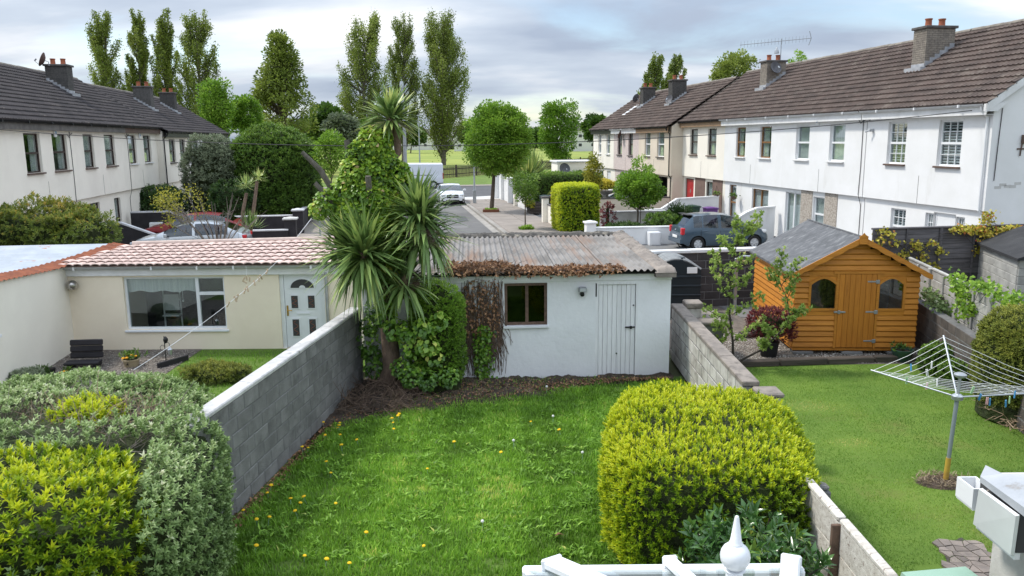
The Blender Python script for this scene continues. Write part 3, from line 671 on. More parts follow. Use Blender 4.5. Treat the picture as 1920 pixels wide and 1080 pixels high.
r3, rz3 = house('R', 39.1, 6.1, FT, 'white house with varnished oak window frames, third from the gable end', .2, 5.5, 2.42, 'white_render', 'white_render',
    upper=U(39.1, (34.1, 35.2), (36.72, 37.75), frame='oak_frame', sill='white_trim'), frame='oak_frame',
    ground=[('win', .55, 1.35, .5, 2.25, dict(frame='oak_frame', inside='net')), ('win', 3.1, 4.75, .9, 2.2, dict(frame='oak_frame', style='pair', inside='net'))])
r4, rz4 = house('R', 45.1, 6.0, FT, 'cream house with the bright red front door and dark brown windows', .2, 5.5, 2.42, 'ivory_render', 'ivory_render', fascia='wood_fascia', gutter='black_gutter',
    upper=U(45.1, (40.15, 41.28), (42.68, 43.8), frame='brown_frame', sill='sill_brown', inside='net'), gf_panels=((2.0, 3.4, 'brown_panel'), (4.45, 5.7, 'brown_panel')),
    ground=[('door', .45, 1.75, .22, 2.3, dict(m='red_paint', frame='brown_frame')), ('win', 3.5, 4.4, .6, 2.25, dict(frame='brown_frame', inside='net'))], pipe=.08)
FT2 = 16.5
r5, rz5 = house('R', 50.9, 6.0, FT2, 'beige house with a recessed garage under its upper floor', .1, 5.25, 2.42, 'beige_render', 'beige_render', gutter='black_gutter', fascia='wood_fascia',
    upper=[(50.9 - b, 50.9 - a, 3.48, 4.96, dict(sill='sill_grey', inside='curtain')) for a, b in ((46.1, 47.35), (48.62, 49.7))], ground=[('open', 1.6, 5.2, .1, 2.3, dict(m='beige_render')), ('door', .3, 1.4, .12, 2.3, dict(m='grey_door'))], gable='hi', rise=2.75, pipe=5.85)
r6, rz6 = house('R', 56.7, 5.8, FT2, 'house with a pinkish pebbledash front in the far row', .1, 5.25, 2.42, 'pink_dash', 'pink_dash', fascia='white_trim',
    upper=[(56.7 - b, 56.7 - a, 3.46, 4.93, dict(sill='sill_grey', frame='brown_frame')) for a, b in ((52.2, 53.2), (54.7, 55.75))], ground=[('win', 1.2, 2.6, .9, 2.2, {}), ('door', 3.6, 4.6, .12, 2.2, dict(m='brown_panel'))], rise=2.75)
r7, rz7 = house('R', 62.4, 5.7, FT2, 'pale cream house at the park end of the far row', .1, 5.25, 2.42, 'ivory_render', 'ivory_render', fascia='black_gutter', gutter='black_gutter',
    upper=[(62.4 - b, 62.4 - a, 3.46, 4.92, dict(sill='white_trim')) for a, b in ((57.65, 58.65), (60.1, 60.9))], ground=[('win', 1.2, 2.6, .9, 2.2, {}), ('door', 3.6, 4.6, .12, 2.2, dict(m='white_plastic'))], gable='lo', rise=2.75)
# ivory terrace on the other side of the road
FL = -12.5
def UL(near, *a, **k): return [(s0 - near, s1 - near, ZU0 - .12, ZU1 - .1, k) for s0, s1 in a]
l0, lz0 = house('L', 23.7, 6.1, FL, 'ivory house cut off by the picture edge, behind the leafy bush', -.05, 5.4, 2.28, 'ivory_render', 'ivory_render', roof='roof_tile_dark', gutter='black_gutter', fascia='grey_gutter',
    upper=UL(23.7, (24.9, 26.0), (27.4, 28.6), frame='brown_frame', sill='sill_brown'), ground=[('win', 2, 3.6, .8, 2.1, dict(frame='brown_frame'))], rise=2.65, frame='brown_frame')
l1, lz1 = house('L', 29.8, 6.1, FL, 'ivory house with dark brown windows behind the leafy bush', -.05, 5.4, 2.28, 'ivory_render', 'ivory_render', roof='roof_tile_dark', gutter='black_gutter', fascia='grey_gutter',
    upper=UL(29.8, (31.12, 32.5), (33.6, 35.1), frame='brown_frame', sill='sill_brown'), ground=[('win', 2.0, 4.6, .3, 2.0, dict(frame='brown_frame', style='pair')), ], rise=2.65, frame='brown_frame')
l2, lz2 = house('L', 35.9, 6.1, FL, 'ivory house with dark patio window above the silver car', -.05, 5.4, 2.28, 'ivory_render', 'ivory_render', roof='roof_tile_dark', gutter='black_gutter', fascia='grey_gutter',
    upper=UL(35.9, (36.9, 38.15), (39.55, 41.0), frame='brown_frame', sill='sill_brown', inside='net'), ground=[('win', .2, 2.6, .1, 2.0, dict(frame='brown_frame', style='pair')), ('win', 4.6, 5.5, .05, 2.0, dict(frame='brown_frame', inside='net'))], rise=2.65, frame='brown_frame')
l3, lz3 = house('L', 42.0, 6.3, FL, 'ivory house with white sills at the end of the near row', -.05, 5.4, 2.28, 'ivory_render', 'ivory_render', roof='roof_tile_dark', gutter='black_gutter', fascia='sill_brown',
    upper=UL(42.0, (43.1, 44.4), (45.7, 47.1), frame='brown_frame', sill='white_trim', inside='net'), ground=[('win', 2.6, 3.6, .6, 2.0, dict(frame='brown_frame')), ('door', 4.6, 6.0, -.05, 2.05, dict(m='brown_panel'))], rise=2.65, frame='brown_frame')
FL2 = -12.2
l4, lz4 = house('L', 48.3, 6.2, FL2, 'cream house with the black downpipe at the start of the stepped-forward row', -.05, 5.2, 2.28, 'ivory_render', 'ivory_render', roof='roof_tile_dark', gutter='black_gutter', fascia='black_gutter',
    upper=[(49.7 - 48.3, 51.1 - 48.3, 3.42, 4.76, dict(sill='sill_grey')), (52.2 - 48.3, 53.6 - 48.3, 3.42, 4.76, dict(sill='sill_grey'))], ground=[('win', 1.2, 2.8, .7, 2.0, {})], rise=2.6, frame='brown_frame', pipe=.12)
l5, lz5 = house('L', 54.5, 6.3, FL2, 'white house with black window frames behind the silvery shrub', -.05, 5.2, 2.28, 'white_render', 'white_render', roof='roof_tile_dark', gutter='black_gutter', fascia='black_gutter',
    upper=[(1.3, 2.8, 3.55, 4.82, dict(frame='black_gutter')), (3.9, 5.4, 3.55, 4.82, dict(frame='black_gutter'))], ground=[('win', 1.2, 2.8, .7, 2.0, {})], rise=2.6, frame='brown_frame')
l6, lz6 = house('L', 60.8, 6.3, FL2, 'last ivory house of the far row, half hidden by shrubs', -.05, 5.2, 2.28, 'ivory_render', 'ivory_render', roof='roof_tile_dark', gutter='black_gutter', fascia='black_gutter',
    upper=[(1.3, 2.6, 3.5, 4.8, {}), (3.9, 5.2, 3.5, 4.8, {})], ground=[('win', 1.2, 2.8, .7, 2.0, {})], rise=2.6, frame='brown_frame')

# ------------------------------------------------------------------ chimneys, dishes, aerials, wires on the terraces
def ch(root, rz, x, y0, y1, px, brick, zb, t, **k):
    zt = TT(px[0], px[1], t)[2] - zb
    return chimney(root, x, y0, y1, zt, rz, brick, **k)
ch(r2, rz2, 33.0 - 26.95, 1.85, 2.95, (1722, 56), 'chimney_brick', .2, 19.05)
c2 = ch(r4, rz4, 45.1 - 39.15, 1.95, 2.95, (1434, 117), 'chimney_brick', .2, 19.15)
ch(r5, rz5, 50.9 - 50.65, 1.95, 2.9, (1253, 153), 'chimney_dark', .1, 18.45)
ch(r7, rz7, 62.4 - 56.95, 2.1, 3.0, (1199, 167), 'chimney_dark', .1, 18.6)
ch(l2, lz2, 42.15 - 35.9, 2.05, 3.0, (110, 125), 'chimney_dark', -.05, -15.0)
ch(l5, lz5, 54.5 - 54.5, 1.95, 2.95, (272, 166), 'chimney_dark', -.05, -14.7)
ch(l6, lz6, 60.6 - 60.8, 2.0, 2.95, (315, 176), 'chimney_dark', -.05, -14.7)
dish(r4, (45.1 - 38.68, 2.3, rz4(2.3) + .75), .30, R(100)); dish(r5, (.75, 1.75, rz5(1.7) + .45), .27, R(30)); dish(r7, (4.95, 1.9, rz7(1.9) + .75), .30, R(-60))
dish(r6, (56.7 - 54.3, -.18, 4.75), .30, R(-30), 'dish_brown'); dish(l2, (42.15 - 35.9 - .55, 2.9, lz2(2.9) + 1.0), .33, R(190), 'dish_brown')
# television aerial on the chimney of the cream house
ae = thing('tv_aerial', 'long yagi television aerial on a mast at the smaller brown chimney', 'aerial', ST(39.0, 19.95, .2 + rz4(2.6)), ROT_R)
zt = TT(1434, 117, 19.15)[2] - .2 - rz4(2.6)
MB().tube([(0, 0, -.3), (0, 0, zt + 1.15)], .022, 6).build('mast', 'metal_grey', ae)
b = MB(); top = zt + 1.05
aX = Matrix.Rotation(R(62), 4, 'Z')
b.tube([aX @ Vector((-2.0, 0, top - .12)), aX @ Vector((1.4, 0, top + .06))], .018, 6); b.build('boom', 'metal_grey', ae)
for i in range(20):
    x = -1.95 + i * .165; z = top - .12 + (x + 2.0) * .053
    MB().tube([aX @ Vector((x, 0, z - .16)), aX @ Vector((x, 0, z + .16))], .008, 4).build('element', 'metal_grey', ae)
rf = MB()
for k in (-1, 1): rf.tube([aX @ Vector((1.4, -.0, top + .06)), aX @ Vector((1.3, 0, top + .06 + k * .34))], .02, 4)
rf.build('reflector', 'metal_grey', ae)
MB().lathe([(.13, 0), (.10, .14), (.02, .30), (.004, .36)], 8, (45.1 - 39.15, 2.6, TT(1434, 117, 19.15)[2] - .2 + .45)).build('cowl', 'metal_grey', r4)
# alarm boxes, cables and lamps on the walls
for root, x, z, m in ((l1, 4.4 - .3, 5.05, 'white_plastic'), (l3, 3.0, 5.02, 'white_plastic'), (r2, 33 - 30.2, 5.0, 'white_plastic'), (r6, 2.6, 4.95, 'white_plastic'), (r5, 4.3, 5.0, 'pot_cream'), (l5, 3.3, 4.95, 'white_plastic')):
    q = MB(); q.cbox(x - .11, x + .11, -.07, .0, z - .17, z + .14, .02); q.box(x - .05, x + .05, -.075, -.07, z - .05, z + .05, 1); q.build('alarm_box', [m, 'peg_blue'], root)
for root, x in ((l3, .9), (l1, 5.6), (r2, 5.9)):
    q = MB(); q.tube([(x, -.02, 5.1), (x + .02, -.02, 3.2), (x - .02, -.02, 2.3), (x, .10, 1.9), (x, .10, .3)], .012, 5)
    q.tube([(x - .3, -.03, 5.0), (x - .1, -.05, 4.85), (x, -.03, 4.95), (x + .2, -.05, 5.05)], .014, 5); q.build('cable', 'wire', root)
q = MB(); q.tube([(.35, -.02, 5.02), (.15, -.05, 4.95), (0, -.03, 5.0), (-.2, -.04, 4.93)], .014, 5); q.build('cable', 'wire', r1)
q = MB(); q.cbox(.3, .42, -.12, 0, 4.55, 4.65, .01); q.tube([(.36, -.12, 4.6), (.2, -.2, 4.55)], .03, 8); q.build('wall_lamp', 'metal_grey', r1)
# white barge board on the gable end and the old bracket mark on it
root = r1; e = 5.5 - .2
q = MB(); ya, yb = -.34, 3.9; 
pts = [(ya, rz1(ya) + .02), (yb, rz1(yb) + .02), (yb, rz1(yb) - .2), (ya, rz1(ya) - .22)]
q.prism(pts, 6.14, 6.175, 'yz'); q.prism([(-.34, e - .24), (0.02, e - .24), (.3, e + .0), (-.34, e - .03)], 6.05, 6.165, 'yz'); q.build('barge_board', 'white_trim', root)
q = MB(); q.tube([(6.07, .25, 5.15), (6.07, .22, 4.2), (6.07, .2, 3.1)], .012, 5); q.build('cable', 'wire', root)
q = MB(); q.cbox(6.05, 6.16, .95, 1.12, 4.15, 4.4, .02); q.box(6.052, 6.075, .85, 1.25, 3.98, 4.02); q.tube([(6.08, 1.0, 4.3), (6.08, .95, 3.8)], .02, 6); q.build('old_bracket', 'sill_brown', root)
random.seed(5)
q = MB()
for i in range(5):
    y = .35 + i * .16; z = 2.9 + .02 * i + .05 * math.sin(i * 1.7); q.box(6.0505, 6.056, y - .1, y + .12, z - .03, z + .025 + .03 * random.random())
q.build('render_patch', 'chalky', root, kind='stuff')
# rooflight, ridge vent and hanging baskets
sk = MB(); ya, yb = 1.2, 2.3; sk.raw([(3.6, ya, rz7(ya) + .09), (4.3, ya, rz7(ya) + .09), (4.3, yb, rz7(yb) + .09), (3.6, yb, rz7(yb) + .09), (3.6, ya, rz7(ya)), (4.3, ya, rz7(ya)), (4.3, yb, rz7(yb)), (3.6, yb, rz7(yb))], [(0, 1, 2, 3), (0, 4, 5, 1), (1, 5, 6, 2), (2, 6, 7, 3), (3, 7, 4, 0)]); sk.build('rooflight', 'white_plastic', r7)
MB().lathe([(.06, 0), (.06, .25), (.11, .27), (.02, .36)], 10, (33.0 - 29.0, 3.9, 7.98)).build('ridge_vent', 'black_gutter', r2, smooth=True)
def basket(label, loc, seed):
    o = thing('hanging_basket', label, 'hanging basket', loc); MB().lathe([(.02, -.18), (.12, -.13), (.17, 0), (.15, 0)], 12).build('bowl', 'twig', o, smooth=True)
    for k in range(3): a = 2.09 * k; MB().tube([(.16 * math.cos(a), .16 * math.sin(a), 0), (0, 0, .45)], .006, 4).build('chain', 'black_metal', o)
    g = np.random.default_rng(seed); n = 60; P = np.array(loc) + g.normal(size=(n, 3)) * [.1, .1, .05] + [0, 0, .05]; leaves('plant', P, rdir(g, n) + [0, 0, .3], rdir(g, n) + [0, 0, .5], .14, .06, g.random(n), 'lf_mid', o, True, 4)
basket('hanging basket on the white wall beside the oak-framed door', ST(37.3, 17.0, 1.75), 1); basket('hanging basket at the corner of the cream house', ST(39.4, 17.0, 1.7), 2)
for s_, z_, rr_ in ((39.35, 1.95, r3),): pass
# overhead wire
def wire_between(name, label, a, b, sag, r=.012, n=40):
    pts = []
    for i in range(n + 1):
        u = i / n; p = a.lerp(b, u); p.z -= sag * 4 * u * (1 - u); pts.append(p)
    o = MB().tube(pts, r, 5).build(name, 'wire'); tag(o, label, 'wire'); return o
wire_between('overhead_wire', 'thin black service wire sagging across the whole street', ST(28.1, -12.55, 5.1), ST(21.35, 17.1, 5.32), .78)

# ------------------------------------------------------------------ near gardens: ground sheets
WX = lambda Y: -3.52 + (Y - 9.0) * .118            # lawn-side face of the block wall
lawn = sheet('lawn', [(-3.6, 4.5), (3.3, 4.5), (3.3, 15.1), (-2.9, 14.9)], 0., 'lawn_soil', label='rough back lawn with dandelions between block wall and hedge')
nlawn = sheet('mown_lawn', [(3.35, 4.5), (9.6, 4.5), (9.6, 16.6), (3.35, 16.6)], .004, 'lawn_mown', label='smooth mown lawn around the rotary dryer')
sheet('gravel_bed', [(4.05, 15.75), (9.3, 15.85), (9.3, 21.6), (3.2, 21.6), (3.2, 17), (4.05, 17)], .012, 'gravel_base', label='gravel strip under the orange shed')
sheet('side_lawn', [(-9.3, 4.5), (-3.6, 4.5), (-2.9, 17.5), (-7.0, 17.5), (-7.0, 12), (-9.3, 12)], .0, 'lawn_soil', label='lawn in front of the cream building')
sheet('side_gravel', [(-9.4, 12), (-7.0, 12), (-7.0, 17.5), (-10.0, 17.5)], .006, 'gravel_base', label='dark gravel bed below the cream wall')
# soil bed in front of the garage, lumpy
g = np.random.default_rng(3); nx, ny = 90, 40
xs = np.linspace(-3.1, 3.1, nx); ys = np.linspace(0, 1, ny); XX, YY = np.meshgrid(xs, ys)
front = np.interp(XX, [-3.1, -2.6, -1.6, -.6, .3, 1.2, 2.0, 3.1], [12.1, 12.55, 12.95, 13.35, 13.75, 14.25, 14.6, 14.75])
back = 14.88 + (XX + 2.8) * .05
yy = front + (back - front) * YY
P = np.stack([XX.ravel(), yy.ravel(), np.zeros(nx * ny)], 1)
edge = np.minimum(YY, 1.0).ravel(); hgt = np.clip(edge * 4, 0, 1)
P[:, 2] = .012 + hgt * (.035 + .03 * lump(P, 5.) + .02 * lump(P, 13., 2.) + .012 * g.normal(size=len(P)) + .10 * np.exp(-((P[:, 0] + 2.4) ** 2 + (P[:, 1] - 14.0) ** 2) / .6))
i, j = np.meshgrid(np.arange(nx - 1), np.arange(ny - 1)); a = (j * nx + i).ravel()
o = npmesh('soil_bed', P, np.stack([a, a + 1, a + nx + 1, a + nx], 1), None, 'soil', smooth=True); tag(o, 'bare brown soil bed along the foot of the white garage', None, None, 'structure')

def frame2(p0, p1):
    d = Vector((p1[0] - p0[0], p1[1] - p0[1])); return math.atan2(d.y, d.x), d.length
def block_wall(name, label, cat, p0, p1, h, th, bl, bh, m, mm, cop=None, coph=.07, copw=.05, z0=0., joint=.014, seed=1, one_side=False, capm=None):
    rz, L = frame2(p0, p1); rg = random.Random(seed)
    root = thing(name, label, cat, (p0[0], p0[1], z0), rz)
    MB().box(.0, L, .006, th - .006, 0, h - .004).build('mortar', mm, root)
    rows = max(1, round(h / bh)); hh = h / rows; cache = {}
    for r in range(rows):
        x = -(bl / 2 if r % 2 else 0) + rg.uniform(-.03, .03)
        while x < L - .03:
            a, b = max(x, 0), min(x + bl, L); x += bl
            if b - a < .05: continue
            key = round(b - a, 2)
            if key not in cache: cache[key] = MB().cbox(joint / 2, key - joint / 2, 0, th, joint / 2, hh - joint / 2, .008).mesh('block', m)
            link('block', cache[key], root, loc=(a, rg.uniform(-.004, .004), r * hh))
    if cop:
        n = max(1, round(L / 1.5))
        for i in range(n):
            MB().cbox(L * i / n + .002, L * (i + 1) / n - .002, -copw, th + copw, h, h + coph + rg.uniform(0, .004), .014).build('coping_slab', cop, root)
    return root
block_wall('block_wall', 'grey concrete block garden wall with pale coping beside the rough lawn', 'wall', (WX(8.5), 8.5), (-2.86, 14.8), 1.44, .2, .44, .206, 'block', 'block_mortar', 'coping', .06, .012, seed=4)
# wall between the rough lawn and the mown lawn
block_wall('boundary_wall', 'whitewashed block wall with rough brown top running from the garage corner', 'wall', (3.5, 10.95), (3.56, 16.45), 1.1, .21, .44, .21, 'block_white', 'block_mortar', 'coping_brown', .08, .02, seed=6)
pr = thing('wall_pier', 'rough concrete pier where the whitewashed wall steps at the pale cap', 'pier', (3.38, 16.5, 0))
MB().cbox(.25, .55, -.3, .05, 0, 1.12, .02).build('shaft', 'block_white', pr); MB().cbox(.22, .58, -.33, .08, 1.12, 1.24, .02).build('cap', 'coping_brown', pr)
pr = thing('wall_pier', 'low end pier of the whitewashed wall beside the golden hedge', 'pier', (3.36, 10.9, 0))
MB().cbox(.08, .36, -.28, .05, 0, 1.04, .02).build('shaft', 'block_white', pr); MB().cbox(.05, .40, -.31, .06, 1.04, 1.11, .02).build('cap', 'coping_brown', pr)
# low white boarded fence by the conservatory
fr = thing('boarded_fence', 'flaking white boarded fence with brown posts beside the laurel', 'fence', (2.92, 4.6, 0), R(90))
for (a, b) in ((0.0, 1.02), (1.06, 2.0), (2.04, 2.95)):
    for k in range(4):
        MB().cbox(a, b, -.03 + .006 * k, .0 + .006 * k, .05 + k * .29, .05 + k * .29 + .285, .008).build('board', 'flaky_board', fr)
    MB().cbox(a, b, -.05, .035, 1.215, 1.27, .015).build('cap_rail', 'flaky_board', fr)
for x in (1.04, 2.02): MB().cbox(x - .02, x + .02, -.012, .09, 0, 1.2, .006).build('post', 'old_wood', fr)
cp = thing('concrete_post', 'stubby dark concrete post just behind the flaking white fence', 'post', (3.08, 7.55, 0)); MB().cbox(-.09, .09, -.09, .09, 0, 1.12, .02).build('shaft', 'block', cp); MB().cbox(-.08, .08, -.08, .08, 1.12, 1.16, .03).build('top', 'block', cp)
# concrete bunker by the wall
bk = thing('concrete_bunker', 'greenish grey concrete bunker with slab lid behind the sapling', 'bunker', (3.86, 15.75, 0))
MB().cbox(.0, .42, 0, 1.2, 0, .86, .015).build('body', 'block', bk); MB().cbox(-.08, .50, -.04, 1.3, .86, .93, .015).build('lid', 'coping_brown', bk)
# dark block wall with white coping behind the tank
block_wall('rear_wall', 'dark block wall with white coping behind the oil tank', 'wall', (3.3, 21.25), (9.4, 22.2), 1.52, .2, .45, .217, 'block_dark', 'block_mortar', 'white_trim', .09, .04, seed=9)
gpz = thing('metal_post', 'slim galvanised post against the dark block wall', 'post', (6.05, 21.3, 0)); MB().cbox(-.045, .045, -.04, .04, 0, 1.4, .01).build('tube', 'galv', gpz); MB().tube([(0, 0, 1.36), (.15, -.05, 1.46), (.5, -.05, 1.44)], .03, 8).build('arm', 'galv', gpz)
# oil tank
tk = thing('oil_tank', 'dark plastic oil tank with ribbed arched lid beside the garage', 'tank', (3.6, 20.1, 0))
MB().cbox(0, 1.25, .1, 1.0, 0, .36, .01).build('plinth', 'block_dark', tk)
q = MB(); x0, x1 = -.02, 1.22; dpt = 1.05
arch = [(x0, .37), (x1, .37), (x1, 1.28)] + [(x0 + (x1 - x0) * (1 - i / 14), 1.28 + .26 * math.sin(math.pi * i / 14)) for i in range(1, 14)] + [(x0, 1.28)]
q.prism(arch, 0, dpt, 'xz'); body = q.build('body', 'tank_plastic', tk)
for z in (.60, .84, 1.08): MB().cbox(x0 - .014, x1 + .014, -.016, dpt + .016, z, z + .06, .012).build('band', 'tank_plastic', tk)
for k in range(6):
    pts = [(x0 + (x1 - x0) * i / 16, .06 + k * .18, 1.295 + .275 * math.sin(math.pi * i / 16)) for i in range(17)]
    MB().tube(pts, .042, 6).build('rib', 'tank_top_lit', tk, smooth=True)
MB().lathe([(.12, 0), (.12, .10), (.10, .13), (.02, .13)], 14, ((x0 + x1) / 2 + .12, .14, 1.47)).build('filler_cap', 'tank_plastic', tk, smooth=True)
MB().cbox(.86, 1.12, -.016, -.004, 1.2, 1.36, .004).build('label_plate', 'plate_white', tk)

# ------------------------------------------------------------------ cream building with the pink pantile roof
cb = thing('cream_outbuilding', 'cream rendered outbuilding with pink pantile roof and wide white window', 'building', (-6.3, 17.5, 0))
def LX(p): return Vector(p) - Vector((-6.3, 17.5, 0))
Yc = 17.5
wx0, wx1, wz0, wz1 = AT(234, 570, Yc).x, AT(423, 570, Yc).x, AT(330, 618, Yc).z, AT(330, 519, Yc).z
dx0, dx1 = AT(527, 600, Yc).x, AT(611, 600, Yc).x
q = MB(); bx0, bx1 = -9.86, -2.4
q2 = MB(); wall_holes(q2, bx0, bx1, 0, 1.86, [(wx0, wx1, wz0, wz1), (dx0, dx1, .0, 1.78)], Yc, .16)
for f in q2.f: q.face([LX(q2.v[i]) for i in f])
pts = [(-9.86, 17.5), (-2.4, 17.5), (-2.4, 20.6), (-8.9, 19.3)]
for a, b in zip(pts[1:], pts[2:] + pts[:1]): q.face([LX((a[0], a[1], 0)), LX((b[0], b[1], 0)), LX((b[0], b[1], 2.0)), LX((a[0], a[1], 2.0))])
q.build('wall', 'cream_render', cb)
MB().box(-3.5, 3.8, 1.7, 1.74, 0, 1.9).build('inner_wall', 'interior', cb); MB().box(-3.4, 3.8, .2, 1.7, .0, .02).build('inner_floor', 'interior', cb)
# window: big light, casement and top light
f = MB(); X0, X1, Z0, Z1 = wx0 + 6.3, wx1 + 6.3, wz0, wz1; xm = AT(370, 570, Yc).x + 6.3; zm = AT(400, 551, Yc).z; w = .05
f.box(X0, X1, .07, .13, Z0, Z0 + w); f.box(X0, X1, .07, .13, Z1 - w, Z1); f.box(X0, X0 + w, .071, .13, Z0 + w, Z1 - w); f.box(X1 - w, X1, .071, .13, Z0 + w, Z1 - w); f.box(xm - .035, xm + .035, .066, .13, Z0 + w, Z1 - w); f.box(xm + .035, X1 - w, .068, .13, zm - .035, zm + .035)
win = f.build('window', 'frame_upvc', cb)
for (a, b, c, d) in ((X0 + w, xm - .035, Z0 + w, Z1 - w), (xm + .035, X1 - w, Z0 + w, zm - .035), (xm + .035, X1 - w, zm + .035, Z1 - w)): MB().box(a, b, .10, .108, c, d).build('pane', 'glass', win)
q = MB(); n = 40; a, b = X0 + .03, xm - .01
for i in range(n):
    u0, u1 = i / n, (i + 1) / n; lo = lambda u: Z1 - .34 - .035 * math.cos(u * math.pi * 3) ** 2 - .03 * (1 if abs(u - .72) < .02 else 0)
    q.face([(a + (b - a) * u0, .17 + .01 * math.sin(i), lo(u0)), (a + (b - a) * u1, .17 + .01 * math.sin(i + 1), lo(u1)), (a + (b - a) * u1, .17 + .01 * math.sin(i + 1), Z1), (a + (b - a) * u0, .17 + .01 * math.sin(i), Z1)])
q.build('scalloped_blind', 'curtain', win)
q = MB(); q.tube([(xm - .38, .17, Z1 - .35), (xm - .38, .17, Z1 - .55)], .004, 4); q.lathe([(.012, 0), (.02, .02), (.008, .05)], 8, (xm - .38, .17, Z1 - .60)); q.build('blind_pull', 'curtain', win)
MB().cbox(X0 - .04, X1 + .04, -.05, .12, Z0 - .05, Z0 - .002, .01).build('sill', 'frame_upvc', win)
rd = MB(); rd.box(X0 + .45, X0 + .48, .9, .93, 0, 1.7); rd.box(X0 + .85, X0 + .88, .9, .93, 0, 1.6); rd.box(X0 + .48, X0 + .85, .9, .95, .95, .99); rd.box(X0 + .5, X0 + .84, .88, .89, .72, 1.1); rd.box(X0 + .48, X0 + .87, .75, .95, .60, .63)
rd.build('shelf_stand', 'white_trim', cb)
# door
a, b = dx0 + 6.3, dx1 + 6.3
f = MB(); f.box(a, a + .09, .05, .13, 0, 1.78); f.box(b - .09, b, .05, .13, 0, 1.78); f.box(a + .09, b - .09, .05, .13, 1.69, 1.78); f.build('door_frame', 'frame_upvc', cb)
c, d = a + .095, b - .095; cx = (c + d) / 2; dw = d - c
dr = MB().cbox(c, d, .065, .115, .02, 1.685, .004).build('door', 'frame_upvc', cb)
def dpanel(x0, x1, z0, z1):
    MB().cbox(x0 - .035, x1 + .035, .052, .066, z0 - .035, z1 + .035, .006).build('moulding', 'frame_upvc', dr)
    MB().box(x0, x1, .046, .054, z0, z1).build('leaded_pane', 'interior', dr)
    t = MB(); zc = (z0 + z1) / 2; k = (x1 - x0) * .35
    t.tube([((x0 + x1) / 2 + k * math.sin(i * .9), .044, z0 + .03 + (z1 - z0 - .06) * i / 14) for i in range(15)], .004, 4); t.build('scroll', 'terracotta', dr)
for zz0, zz1 in ((.92, 1.20), (.28, .66)):
    dpanel(c + dw * .18, c + dw * .36, zz0, zz1); dpanel(c + dw * .64, c + dw * .82, zz0, zz1)
r_ = dw * .32; fan = [(cx + r_ * math.cos(math.pi * i / 14), 1.38 + r_ * .75 * math.sin(math.pi * i / 14)) for i in range(15)]
fo = [(cx + (r_ + .045) * math.cos(math.pi * i / 14), 1.355 + (r_ * .75 + .06) * math.sin(math.pi * i / 14)) for i in range(15)]
MB().prism(fo, .052, .066).build('moulding', 'frame_upvc', dr); MB().prism(fan, .046, .054).build('fanlight', 'interior', dr)
MB().prism([(cx + .07 * math.cos(math.pi * i / 8), 1.38 + .06 * math.sin(math.pi * i / 8)) for i in range(9)], .042, .048).build('sun_boss', 'frame_upvc', dr)
MB().cbox(cx - .14, cx + .14, .05, .066, .77, .82, .004).build('letter_box', 'frame_upvc', dr)
q = MB(); q.cbox(c + .03, c + .07, .05, .066, .74, .98, .006); q.tube([(c + .05, .05, .88), (c + .05, .01, .88), (c + .16, .01, .87)], .011, 6); q.build('handle', 'brass', dr)
MB().tube([(b + .06, -.05, 1.75), (b + .06, -.05, .05)], .035, 8).build('downpipe', 'metal_grey', cb, smooth=True)
# fascia and gutter
MB().cbox(-3.66, 3.9, -.06, -.005, 1.70, 1.87, .006).build('fascia', 'white_trim', cb)
q = MB(); k = 8; v = []
for x in (-3.72, 3.9):
    for j in range(k + 1): an = math.pi * j / k; v.append((x, -.13 - .065 * math.cos(an), 1.93 - .075 * math.sin(an)))
q.raw(v, [(j, j + 1, j + k + 2, j + k + 1) for j in range(k)]); q.raw(v, [(j, j + k + 1, j + k + 2, j + 1) for j in range(k)])
for x in (-3.7, -3.3, -1.6, -.6, .2, 1.9): q.box(x - .02, x + .02, -.205, -.06, 1.85, 1.935)
q.build('gutter', 'white_plastic', cb, smooth=True)
# pantiles, one by one
def pantile_mesh(i):
    rg = random.Random(i); q = MB(); n = 6; L = .40
    for (y, w, h, z) in ((0, .100, .046, .022), (L, .090, .040, .0)):
        for j in range(n + 1):
            an = math.pi * j / n; q.v.append((-w * math.cos(an), y, z + h * math.sin(an)))
        for j in range(n + 1):
            an = math.pi * j / n; q.v.append((-(w - .014) * math.cos(an), y, z - .004 + (h - .014) * math.sin(an)))
    m_ = n + 1
    for j in range(n):
        q.f += [(j, j + 1, 2 * m_ + j + 1, 2 * m_ + j), (j, m_ + j, m_ + j + 1, j + 1)]; q.m += [0, 0]
    return q.mesh('roof_tile', 'pantile', smooth=50)
tm = [pantile_mesh(i) for i in range(3)]
rz_a, rz_b = 1.955, 2.165
def roofz(Y, x): yb = 19.15 + (x + 9.2) * .16; return rz_a + (rz_b - rz_a) * (Y - 17.28) / (yb - 17.28)
u = MB(); u.face([LX((-9.95, 17.28, rz_a - .02)), LX((-2.4, 17.28, rz_a - .02)), LX((-2.4, 20.24, rz_b - .02)), LX((-9.15, 19.15, rz_b - .02))]); u.build('roof_deck', 'pantile', cb)
rows = 7; cnt = 0; x = -9.86
while x < -3.3:
    yb = 19.15 + (x + 9.2) * .16; dy = (yb - 17.28) / rows
    sl = math.atan2(rz_b - rz_a, yb - 17.28)
    for r in range(rows):
        Y = 17.24 + r * dy
        if x < -9.95 + (Y - 17.28) * .42: continue
        link('roof_tile', tm[random.randrange(3)], cb, loc=LX((x, Y, roofz(Y, x) - .005 + random.uniform(-.003, .004))), rot=(sl - .03, 0, R(random.uniform(-1.2, 1.2)) - .02), scl=(1.06, dy / .36, 1)); cnt += 1
    x += .196
q = MB(); q.tube([LX((-9.15, 19.2, rz_b + .03)), LX((-2.4, 20.28, rz_b + .03))], .06, 8); q.build('ridge_cap', 'heat_ridge', cb, smooth=True)
